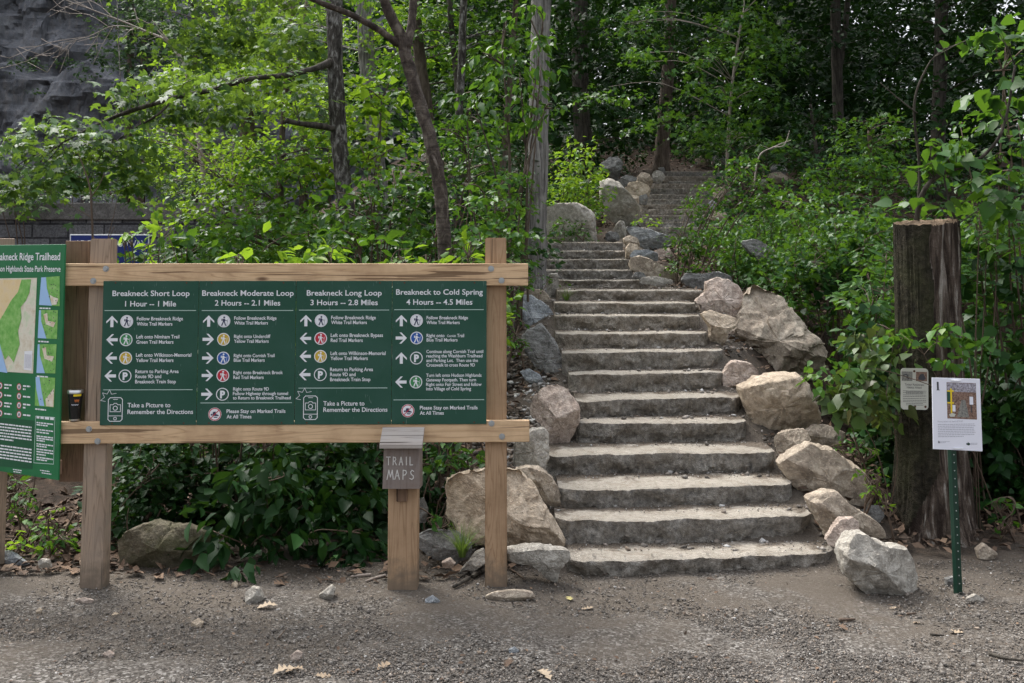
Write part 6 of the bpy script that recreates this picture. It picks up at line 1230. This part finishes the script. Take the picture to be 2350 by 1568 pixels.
# ---------------------------------------------------------------- plaque on the stump
YP = YS - 71 * ws * .93 - .075; p0 = P(2099, 893, YP)
plq = empty('habitat_plaque', p0, radians(4), 'small rounded cream rattlesnake habitat plaque screwed to the stump', 'plaque'); plq.rotation_euler = (0, radians(1.5), radians(3))
s = px(YP); hw, hh = 32 * s, 46.5 * s
def rrect(w, h, r, n=6):
    out = []
    for cx_, cz2, a0 in ((w - r, h - r, 0), (-w + r, h - r, 90), (-w + r, -h + r, 180), (w - r, -h + r, 270)):
        for i in range(n + 1): a = radians(a0 + 90 * i / n); out.append((cx_ + r * cos(a), cz2 + r * sin(a)))
    return out
def plate(name, outline, t, mat, par, y0=0):
    n = len(outline); v = [(x, y0, z) for x, z in outline] + [(x, y0 + t, z) for x, z in outline]
    return mobj(name, v, [tuple(range(n))[::-1] if False else tuple(range(n)), tuple(range(n, 2 * n))[::-1]] + [(i, i + n, (i + 1) % n + n, (i + 1) % n) for i in range(n)], mat, par)
pp = plate('plate', rrect(hw, hh, 8 * s), .004, M['plaque'], plq)
for xa, xb, mt in ((-30, -5, 'photo_grey'), (3, 29, 'photo_ground')): MB().poly([(xa * s, 39 * s), (xb * s, 39 * s), (xb * s, 18 * s), (xa * s, 18 * s)], -.001).build('picture', M[mt], pp)
MB().poly([(8 * s, 22 * s), (12 * s, 33 * s), (20 * s, 35 * s), (26 * s, 24 * s), (20 * s, 19 * s)], -.002).build('snake_picture', M['ink'], pp)
MB().line([(-26 * s, 30 * s), (-20 * s, 33 * s), (-15 * s, 29 * s), (-18 * s, 26 * s), (-14 * s, 23 * s)], 2.4 * s, -.002).build('snake_picture', M['ink'], pp)
m = MB(); text_into(m, 'Timber Rattlesnake', -23 * s, 22 * s, 7.5 * s, 5.2 * s, -.001, 0); text_into(m, 'Habitat Ahead', -18 * s, 16 * s, 1 * s, 5.2 * s, -.001, 0)
bars(m, -27 * s, 27 * s, [(z_ * s, 1) for z_ in (-5, -9, -14, -17.5, -22, -26, -29.5)], 1.0 * s, -.001, random.Random(2)); bars(m, -20 * s, 20 * s, [(z_ * s, 1) for z_ in (-7, -11, -33, -36.5)], 1.0 * s, -.001, random.Random(4)); m.build('lettering', M['ink'], pp)
for x_, z_ in ((-1, 40), (1, -39.5), (25, -39.5)): MB().disc(x_ * s, z_ * s, 2.8 * s, -.0022, 12).build('screw', M['rust'], pp)
# ---------------------------------------------------------------- numbered notice on a green steel post
gp = G(2203, 1362, 0); YN = gp.y
nt_ = empty('trail_notice', (gp.x, YN, 0), 0, 'white number one trail notice on a green perforated steel post', 'notice'); nt_.rotation_euler = (0, radians(-.9), 0)
s = px(YN); zt = P(2195, 890, YN).z; w_ = .0265
m = MB(); m.add([(x, y, z) for z in (-.2, zt) for x, y in ((-w_, .03), (-w_, .024), (-w_ * .62, .0), (w_ * .62, .0), (w_, .024), (w_, .03), (w_ * .55, .006), (-w_ * .55, .006))], [(k, (k + 1) % 8, (k + 1) % 8 + 8, k + 8) for k in range(8)] + [tuple(range(8, 16)), tuple(range(8))[::-1]])
gpo = m.build('post', M['postgreen'], nt_); m = MB()
for k in range(24): m.disc(0, .06 + k * .05, .0045, -.001, 8)
m.build('post_hole', M['steel'], gpo)
c = P(2197, 953, YN - .02); A_ = nt_.matrix_basis
def NL_(x, y): q = P(x, y, YN - .012); dx = q.x - gp.x; dz = q.z; a = radians(.9); return dx * cos(a) + dz * sin(a) * 1.0, dz
qd = [NL_(2139, 866), NL_(2249, 871), NL_(2255, 1037), NL_(2142, 1030)]
qd = [(a - 0, b) for a, b in qd]
pl = plate('notice_board', qd[::-1], .006, M['paper'], nt_, -.012)
def Q(s_, t_):
    a, b, c_, d_ = [Vector((p[0], 0, p[1])) for p in qd]; r = (a * (1 - s_) + b * s_) * (1 - t_) + (d_ * (1 - s_) + c_ * s_) * t_; return (r.x, r.z)
def quad(name, s0, s1, t0, t1, mat, lay): return MB().poly([Q(s0, t0), Q(s1, t0), Q(s1, t1), Q(s0, t1)], -.012 - .0006 * lay).build(name, mat, pl)
def qpoly(name, pts, mat, lay): return MB().poly([Q(*p) for p in pts], -.012 - .0006 * lay).build(name, mat, pl)
quad('photograph', .30, .91, .06, .565, M['photo_ground'], 1); quad('photo_woods', .305, .905, .065, .19, M['photo_sky'], 2)
quad('photo_post', .37, .405, .145, .50, M['yellowband'], 3); quad('photo_rail', .305, .44, .17, .19, M['yellowband'], 4); quad('photo_rail', .305, .44, .335, .355, M['yellowband'], 4); quad('photo_sign', .303, .368, .19, .33, M['green'], 5)
quad('photo_box', .41, .47, .375, .465, M['paper'], 3); quad('photo_signpost', .785, .81, .36, .47, M['ink'], 3); quad('photo_notice', .765, .84, .25, .36, M['paper'], 4); qpoly('photo_stone', [(.33, .51), (.40, .485), (.47, .5), (.45, .535), (.36, .54)], M['plaque'], 4); qpoly('photo_path', [(.5, .54), (.6, .3), (.68, .3), (.75, .54)], M['photo_grey'], 3)
m = MB(); (a, z) = Q(.100, .175); (b, _) = Q(.138, .175); text_into(m, '1', a, b, z, 20 * s, -.0128, .0); m.poly([Q(.085, .168), Q(.155, .168), Q(.155, .176), Q(.085, .176)], -.013); m.build('number', M['ink'], pl)
m = MB(); (a, z) = Q(.10, .625); (b, _) = Q(.61, .625); text_into(m, 'Restoration at start of trail', a, b, z, 4.2 * s, -.0128, 0)
rr = random.Random(8)
for i in range(8):
    (a, z) = Q(.10, .66 + i * .0243); (b, _) = Q(.87 - (.25 if i == 7 else rr.uniform(0, .04)), .66); bars(m, a, b, [(z, 1)], 1.5 * s, -.0128, rr)
for y_ in (.895, .91): (a, z) = Q(.15, y_); (b, _) = Q(.34 if y_ < .9 else .25, y_); bars(m, a, b, [(z, 1)], 1.0 * s, -.0128, rr)
for y_ in (.9, .915): (a, z) = Q(.77, y_); (b, _) = Q(.90, y_); bars(m, a, b, [(z, 1)], 1.2 * s, -.0128, rr)
m.build('lettering', M['greyprint'], pl)
qpoly('leaf_emblem', [(.67, .915), (.68, .893), (.70, .9), (.71, .88), (.73, .897), (.75, .893), (.755, .915), (.72, .928)], M['postgreen'], 1); qpoly('logo', [(.10, .915), (.10, .885), (.115, .88), (.115, .915)], M['ink'], 1); qpoly('logo', [(.125, .915), (.125, .89), (.14, .885), (.14, .915)], M['ink'], 1)
for (s0, t0) in ((.49, .027), (.50, .972)):
    p = Q(s0, t0); MB().tube([(p[0] - 11 * s, -.016, p[1]), (p[0], -.02, p[1] - .001), (p[0] + 11 * s, -.016, p[1] - .002)], .0035, 6).build('cable_tie', M['white'], pl)

# ================================================================ gravel, rubble, leaf litter
def rotmats(n, rng):
    q = norm(rng.normal(0, 1, (n, 4))); w, x, y, z = q.T
    return np.stack([1 - 2 * (y * y + z * z), 2 * (x * y - z * w), 2 * (x * z + y * w), 2 * (x * y + z * w), 1 - 2 * (x * x + z * z), 2 * (y * z - x * w), 2 * (x * z - y * w), 2 * (y * z + x * w), 1 - 2 * (x * x + y * y)], -1).reshape(n, 3, 3)
OCT = (np.array([(1, 0, 0), (-1, 0, 0), (0, 1, 0), (0, -1, 0), (0, 0, 1), (0, 0, -1)], float), [(0, 2, 4), (2, 1, 4), (1, 3, 4), (3, 0, 4), (2, 0, 5), (1, 2, 5), (3, 1, 5), (0, 3, 5)])
def rubble(name, label, pos, size, tint, mat, rng, flat=.7):
    tv, tf = OCT; n = len(pos); V = tv[None] * rng.uniform(.55, 1.15, (n, 6, 1)) + rng.normal(0, .22, (n, 6, 3))
    V = np.einsum('nij,nkj->nki', rotmats(n, rng), V) * size[:, None, None]; V[:, :, 2] *= flat
    o = rawmesh(name, (V + pos[:, None]).reshape(-1, 3), tf, n, 6, M[mat], None, np.repeat(tint, 6)); return props(o, label, name.replace('_', ' '), None, 'stuff')
rng = np.random.default_rng(5)
def field(n, Y0, Y1, rng, edge=1.12):
    Y = 1 / rng.uniform(1 / Y1, 1 / Y0, n); x = rng.uniform(-1, 1, n) * 1175 / F * Y * edge; return x, Y
def patchy(x, Y, s=.9): return np.array([noise.fractal(Vector((a * s, b * s, 1.7)), 1, 2, 4) for a, b in zip(x, Y)])
x, Y = field(105000, 4.5, 7.1, rng); pt = patchy(x, Y); keep = rng.random(len(x)) < np.clip(.55 + .6 * pt + .45 * (5.7 - Y), .34, 1); x, Y = x[keep], Y[keep]
z = gz(x, Y) + .004; sz = np.where(rng.random(len(x)) < .03, rng.uniform(.010, .019, len(x)), rng.uniform(.0035, .0095, len(x)))
rubble('gravel', 'crushed grey stone scattered over the trailhead clearing', np.stack([x, Y, z], -1), sz, np.clip(rng.beta(1.7, 1.9, len(x)), 0, 1), 'pebble', rng)
# loose bits along the stairs: on treads' backs, the landing and the sides
PX = []; 
for i in range(len(SY) - 1):
    n = 420 if i < NL else 120; t = rng.random(n); xx = EDL[i] - .15 + (EDR[i] - EDL[i] + .45) * t; yy = SY[i + 1] - rng.random(n) ** 2.2 * .22 + .02 + .0 * t
    if i == 11: yy = rng.uniform(SY[11] + .05, SY[12], n); 
    PX.append(np.stack([xx, yy, np.full(n, SZ[i] + .004)], -1))
    n2 = 160 if i < NL else 40
    for sd in (0, 1):
        q = rng.random(n2) ** .8; xx = (EDR[i] + .02 + q * .45) if sd else (EDL[i] - .02 - q * .55); yy = rng.uniform(SY[i], SY[i + 1], n2); PX.append(np.stack([xx, yy, gz(xx, yy) + .01], -1))
PX = np.concatenate(PX); n = len(PX); rubble('stone_chips', 'small grey stone chips strewn on and beside the stone steps', PX, np.where(rng.random(n) < .06, rng.uniform(.015, .035, n), rng.uniform(.003, .009, n)), np.clip(.15 + rng.beta(2, 2, n), 0, 1), 'pebble', rng)
n = 1300; yy = rng.uniform(7.2, 10.4, n); l = np.interp(yy, EDY, EDL); xx = l - .15 - rng.random(n) ** .9 * .85; rubble('rubble', 'broken stones heaped between the timber post and the stairs', np.stack([xx, yy, gz(xx, yy) + .02], -1), rng.uniform(.015, .07, n) * rng.uniform(.5, 1, n), np.clip(.2 + rng.beta(2.4, 2, n), 0, 1), 'pebble', rng, .6)
def litter(name, label, pos, size, mat, rng):
    n = len(pos); d = norm(np.stack([rng.normal(0, 1, n), rng.normal(0, 1, n), rng.normal(0, .25, n)], -1)); nn = norm(np.stack([rng.normal(0, .35, n), rng.normal(0, .35, n), np.ones(n)], -1))
    o = leafmesh(name, ([(0, 0, .0), (.4, .28, .10), (.4, -.28, .12), (1, 0, .05)], [(0, 2, 3), (0, 3, 1)]), M[mat], None, pos, d, nn, size, np.clip(rng.beta(2, 2, n), 0, 1)); return props(o, label, 'leaf litter', None, 'stuff')
L_ = []
def addl(n, Y0, Y1, x0f, x1f):
    yy = rng.uniform(Y0, Y1, n); a = x0f(yy); b = x1f(yy); xx = a + (b - a) * rng.random(n); L_.append(np.stack([xx, yy, gz(xx, yy) + .025], -1))
el = lambda y: np.interp(y, EDY, EDL); er = lambda y: np.interp(y, EDY, EDR)
addl(700, 7.4, 10.5, lambda y: el(y) - 1.1, lambda y: el(y) - .12); addl(4200, 8, 20, lambda y: er(y) + .15, lambda y: er(y) + 3.2); addl(6000, 17, 34, lambda y: er(y) - 4, lambda y: er(y) + 9); addl(1600, 6.75, 9, lambda y: 0 * y - 4.2, lambda y: 0 * y - 2.6); addl(200, 6.6, 7.4, lambda y: 0 * y - 2.6, lambda y: 0 * y + .1); addl(500, 7.3, 8.6, lambda y: 0 * y + 2.2, lambda y: 0 * y + 4.5); addl(2500, 17, 27, lambda y: el(y) - 3, lambda y: el(y) - .1)
L_ = np.concatenate(L_); litter('leaf_litter', 'brown dead leaves carpeting the slopes beside the stairs', L_, rng.uniform(.05, .11, len(L_)), 'deadleaf', rng)
x, Y = field(420, 4.7, 6.9, rng); litter('leaf_crumbs', 'small brown leaf fragments scattered over the gravel', np.stack([x, Y, gz(x, Y) + .012], -1), rng.uniform(.012, .04, len(x)), 'deadleaf', rng)
# ---------------------------------------------------------------- single fallen leaves
OAK = [(0, 0), (.10, .05), (.2, .19), (.30, .08), (.42, .30), (.52, .11), (.64, .30), (.72, .10), (.86, .2), (1, 0)]
def oakleaf(name, label, x, y, size, ang, mat, seed, group='fallen leaves on the gravel'):
    p = G(x, y, 0); z = gzf(p.x, p.y); rr = random.Random(seed); v = []; f = []
    for i, (a, b) in enumerate(OAK):
        cu = .10 * sin(a * 3 + seed) + rr.uniform(-.02, .03)
        for sd in (b, 0, -b * rr.uniform(.8, 1.1)): v.append((a, sd, .06 + cu + abs(sd) * .45 * rr.uniform(.5, 1.3)))
        if i: k = i * 3; f += [(k - 3, k - 2, k + 1, k), (k - 2, k - 1, k + 2, k + 1)]
    v.append((-.22, .02, .05)); f.append((1, len(v) - 1, 0))
    v = [(q[0] * size, q[1] * size * 1.25, q[2] * size) for q in v]
    o = mobj(name, v, f, M[mat], None, True, loc=(p.x, p.y, z + .004), tint=[rr.uniform(.2, .9)] * len(v)); o.rotation_euler = (rr.uniform(-.15, .15), rr.uniform(-.1, .1), ang); return props(o, label, 'leaf', group)
FL = [(c4(150, 1535), 0.115, .5, 'tanleaf', 'large curled bleached oak leaf at the bottom edge of the gravel'), (c4(335, 1512), 0.108, 2.9, 'tanleaf', 'bleached oak leaf just past the round pinkish stone'), (c4(395, 1545), 0.086, .3, 'tanleaf', 'smaller pinkish leaf beside the bleached oak leaf'), (c4(660, 1505), 0.094, 3.6, 'deadleaf', 'dark crumpled leaf in front of the map box'), (c4(735, 1495), 0.094, .6, 'tanleaf', 'pale crumpled leaf touching the dark crumpled leaf'), (c4(1490, 1482), 0.079, 1.2, 'deadleaf', 'reddish lobed leaf on the gravel in front of the steps'), (c4(1750, 1545), 0.108, 2.2, 'tanleaf', 'pale leaf near the bottom edge below the steps'), (c3(1720, 1105), 0.122, 3.3, 'tanleaf', 'bleached oak leaf before the pale flat stone'), (c3(1690, 980), 0.144, .9, 'deadleaf', 'red brown oak leaf at the edge of the dark bush'), (c5(505, 1342), 0.072, 1.7, 'yellowleaf', 'pale yellow leaf on the dirt before the steps'), (c5(568, 1392), 0.079, .2, 'tanleaf', 'orange tan leaf beside the pale yellow leaf'), (c5(1440, 1210), 0.072, 2.7, 'deadleaf', 'brown leaf against the lowest step'), (c5(700, 1180), 0.072, .4, 'deadleaf', 'brown leaf below the notched edge of the lowest step'), (c8(330, 1238), 0.079, 5.3, 'deadleaf', 'rust brown leaf before the large pale grey boulder'), (c8(770, 1225), 0.086, .1, 'tanleaf', 'thin tan leaf lying past the large pale grey boulder'), (c8(1065, 1292), 0.079, 2.5, 'tanleaf', 'tan leaf over dark pebbles by the green signpost'), (c8(640, 1132), 0.058, .6, 'tanleaf', 'small tan leaf right under the large pale grey boulder'), (c5(465, 970), 0.101, 1.0, 'tanleaf', 'tan leaf curled against the second step'), (c4(690, 780), 0.108, .4, 'deadleaf', 'brown leaf in the shade beside the map box post'), (c3(690, 1158), 0.050, .9, 'tanleaf', 'small yellowish leaf on the gravel under the first panel'), (c4(1160, 1175), 0.058, 2.0, 'deadleaf', 'small dark leaf before the timber post'), (c5(1850, 1040), 0.065, 2.0, 'tanleaf', 'small tan leaf on the dirt at the end of the lowest step')]
for i, ((x, y), s_, a, mt, lab) in enumerate(FL): oakleaf('fallen_leaf', lab, x, y, s_, a, mt, i)
# ---------------------------------------------------------------- sticks
def stick(label, pts, r, mat, seed):
    w3 = [G(x, y, 0) for x, y in pts]; w3 = [Vector((p.x, p.y, gzf(p.x, p.y) + r * .8 + .004)) for p in w3]; c = w3[0].copy(); o = MB().tube([p - c for p in smoothpath(w3, 4)], [r * (1 - .5 * k / (4 * (len(w3) - 1))) for k in range(4 * (len(w3) - 1) + 1)], 7, .12, seed).build('stick', M[mat], None, True, loc=c); return props(o, label, 'stick', 'sticks on the ground')
ST = [([c4(1368, 930), c4(1280, 985), c4(1190, 1035)], .020, 'bark_dark', 'thick dark broken branch leaning at the timber post foot'), ([c4(1365, 915), c4(1300, 940), c4(1225, 972)], .012, 'bark_dark', 'thinner dark stick above the thick broken branch'), ([c4(800, 962), c4(740, 978), c4(688, 996)], .011, 'twig_pale', 'pale stick beside the map box post'), ([c4(720, 958), c4(660, 962), c4(600, 970)], .011, 'twig_pale', 'pale stick half under the dark bush'), ([c4(415, 985), c4(480, 985), c4(548, 1003)], .006, 'twig', 'thin curved brown twig by the angular white grey stone'), ([c8(1210, 1415), c8(1300, 1440), c8(1408, 1455)], .012, 'bark_dark', 'dark stick at the edge of the picture on the gravel'), ([c8(870, 1285), c8(950, 1290)], .008, 'bark_dark', 'short dark stick on the open gravel'), ([c8(350, 1205), c8(440, 1200)], .012, 'twig', 'short flat brown bark strip before the large grey boulder'), ([c8(740, 1168), c8(790, 1162)], .008, 'twig', 'tiny brown twig beyond the large grey boulder'), ([c4(1500, 915), c4(1550, 945), c4(1600, 985)], .008, 'twig', 'red brown twig behind the timber post foot'), ([c4(190, 1315), c4(235, 1260)], .005, 'twig', 'thin upright looking twig below the sign'), ([c3(480, 870), c3(400, 885), c3(330, 880)], .008, 'twig', 'long thin twig against the leaning post'), ([c3(700, 880), c3(800, 885), c3(900, 890)], .008, 'twig', 'long thin twig before the mossy brown boulder')]
for i, (pts, r, mt, lab) in enumerate(ST): stick(lab, pts, r, mt, i)
o = empty('dead_branch', P(1155, 740, 7.0), 0); 
bpy.data.objects.remove(o)
# ---------------------------------------------------------------- grass tuft
def tuft(label, x, y, Y, n, h, seed):
    p = P(x, y, Y); rng = np.random.default_rng(seed); o = empty('grass_tuft', (p.x, p.y, p.z), 0, label, 'grass tuft'); V = []; tin = []
    for k in range(n):
        a = rng.uniform(0, 2 * pi); L = h * rng.uniform(.5, 1.1); b = rng.uniform(.2, .9); w_ = .0035; t0 = rng.uniform(.1, .9); d = np.array([cos(a), sin(a), 0]); s_ = np.array([-sin(a), cos(a), 0])
        for q in range(6):
            u = q / 5; c_ = d * (.02 + b * L * u ** 1.6) + np.array([0, 0, L * (u - .55 * b * u * u)]); V += [c_ + s_ * w_ * (1 - u * .9), c_ - s_ * w_ * (1 - u * .9)]; tin += [t0, t0]
    tf = [(2 * q, 2 * q + 1, 2 * q + 3, 2 * q + 2) for q in range(5)]; rawmesh('blades', np.array(V), tf, n, 12, M['drygrass'], o, np.array(tin)); return o
tuft('green grass tuft growing on the flat brown rock', *c4(1240, 845), 6.85, 110, .3, 3)
tuft('thin grass tuft at the end of the landing edge step', 1300, 690, 11.5, 50, .2, 4)
SKY_S, SUN_S, SUN_A, EXPO = .10, 1.8, 28, 1.15
# ================================================================ sky and sun
w = bpy.data.worlds.new('World'); SC.world = w; w.use_nodes = True
nt = w.node_tree; bg = nt.nodes['Background']
sky = nt.nodes.new('ShaderNodeTexSky'); sky.sky_type = 'NISHITA'; sky.sun_disc = False
EL, AZ = radians(52), radians(-38)         # sun behind the wood and a little to the sign's side
sky.sun_elevation = EL; sky.sun_rotation = AZ; sky.dust_density = 3.0; sky.air_density = 1.0; sky.ozone_density = 1.0
hs = nt.nodes.new('ShaderNodeHueSaturation'); hs.inputs['Saturation'].default_value = .25
# an overcast sky is about three times brighter overhead than along the horizon
tc = nt.nodes.new('ShaderNodeTexCoord'); sx = nt.nodes.new('ShaderNodeSeparateXYZ'); nt.links.new(tc.outputs['Generated'], sx.inputs[0])
mr_ = nt.nodes.new('ShaderNodeMapRange'); mr_.inputs['From Min'].default_value = 0; mr_.inputs['From Max'].default_value = 1; mr_.inputs['To Min'].default_value = .42; mr_.inputs['To Max'].default_value = 3.2
nt.links.new(sx.outputs['Z'], mr_.inputs['Value'])
vm = nt.nodes.new('ShaderNodeVectorMath'); vm.operation = 'SCALE'; nt.links.new(hs.outputs[0], vm.inputs[0]); nt.links.new(mr_.outputs[0], vm.inputs['Scale'])
nt.links.new(sky.outputs[0], hs.inputs['Color']); nt.links.new(vm.outputs[0], bg.inputs['Color'])
bg.inputs['Strength'].default_value = SKY_S
sl = bpy.data.lights.new('sun', 'SUN'); so = bpy.data.objects.new('sun', sl); COL.objects.link(so)
sl.energy = SUN_S; sl.angle = radians(SUN_A); sl.color = (1, .95, .86)
d = Vector((sin(AZ) * cos(EL), cos(AZ) * cos(EL), sin(EL))); so.rotation_euler = d.to_track_quat('Z', 'Y').to_euler(); so.location = (0, 0, 30)
SC.view_settings.view_transform = 'Standard'; SC.view_settings.look = 'None'; SC.view_settings.exposure = EXPO; SC.view_settings.gamma = 1
SC.render.engine = 'CYCLES'; cy = SC.cycles
cy.max_bounces = 6; cy.diffuse_bounces = 3; cy.glossy_bounces = 2; cy.transmission_bounces = 3; cy.transparent_max_bounces = 4
cy.caustics_reflective = False; cy.caustics_refractive = False; cy.sample_clamp_indirect = 4
cy.use_denoising = True; cy.denoiser = 'OPENIMAGEDENOISE'; cy.denoising_input_passes = 'RGB_ALBEDO_NORMAL'; cy.denoising_prefilter = 'NONE'; cy.denoising_quality = 'HIGH'
cy.use_adaptive_sampling = True; cy.adaptive_threshold = .02
SC.render.use_persistent_data = False
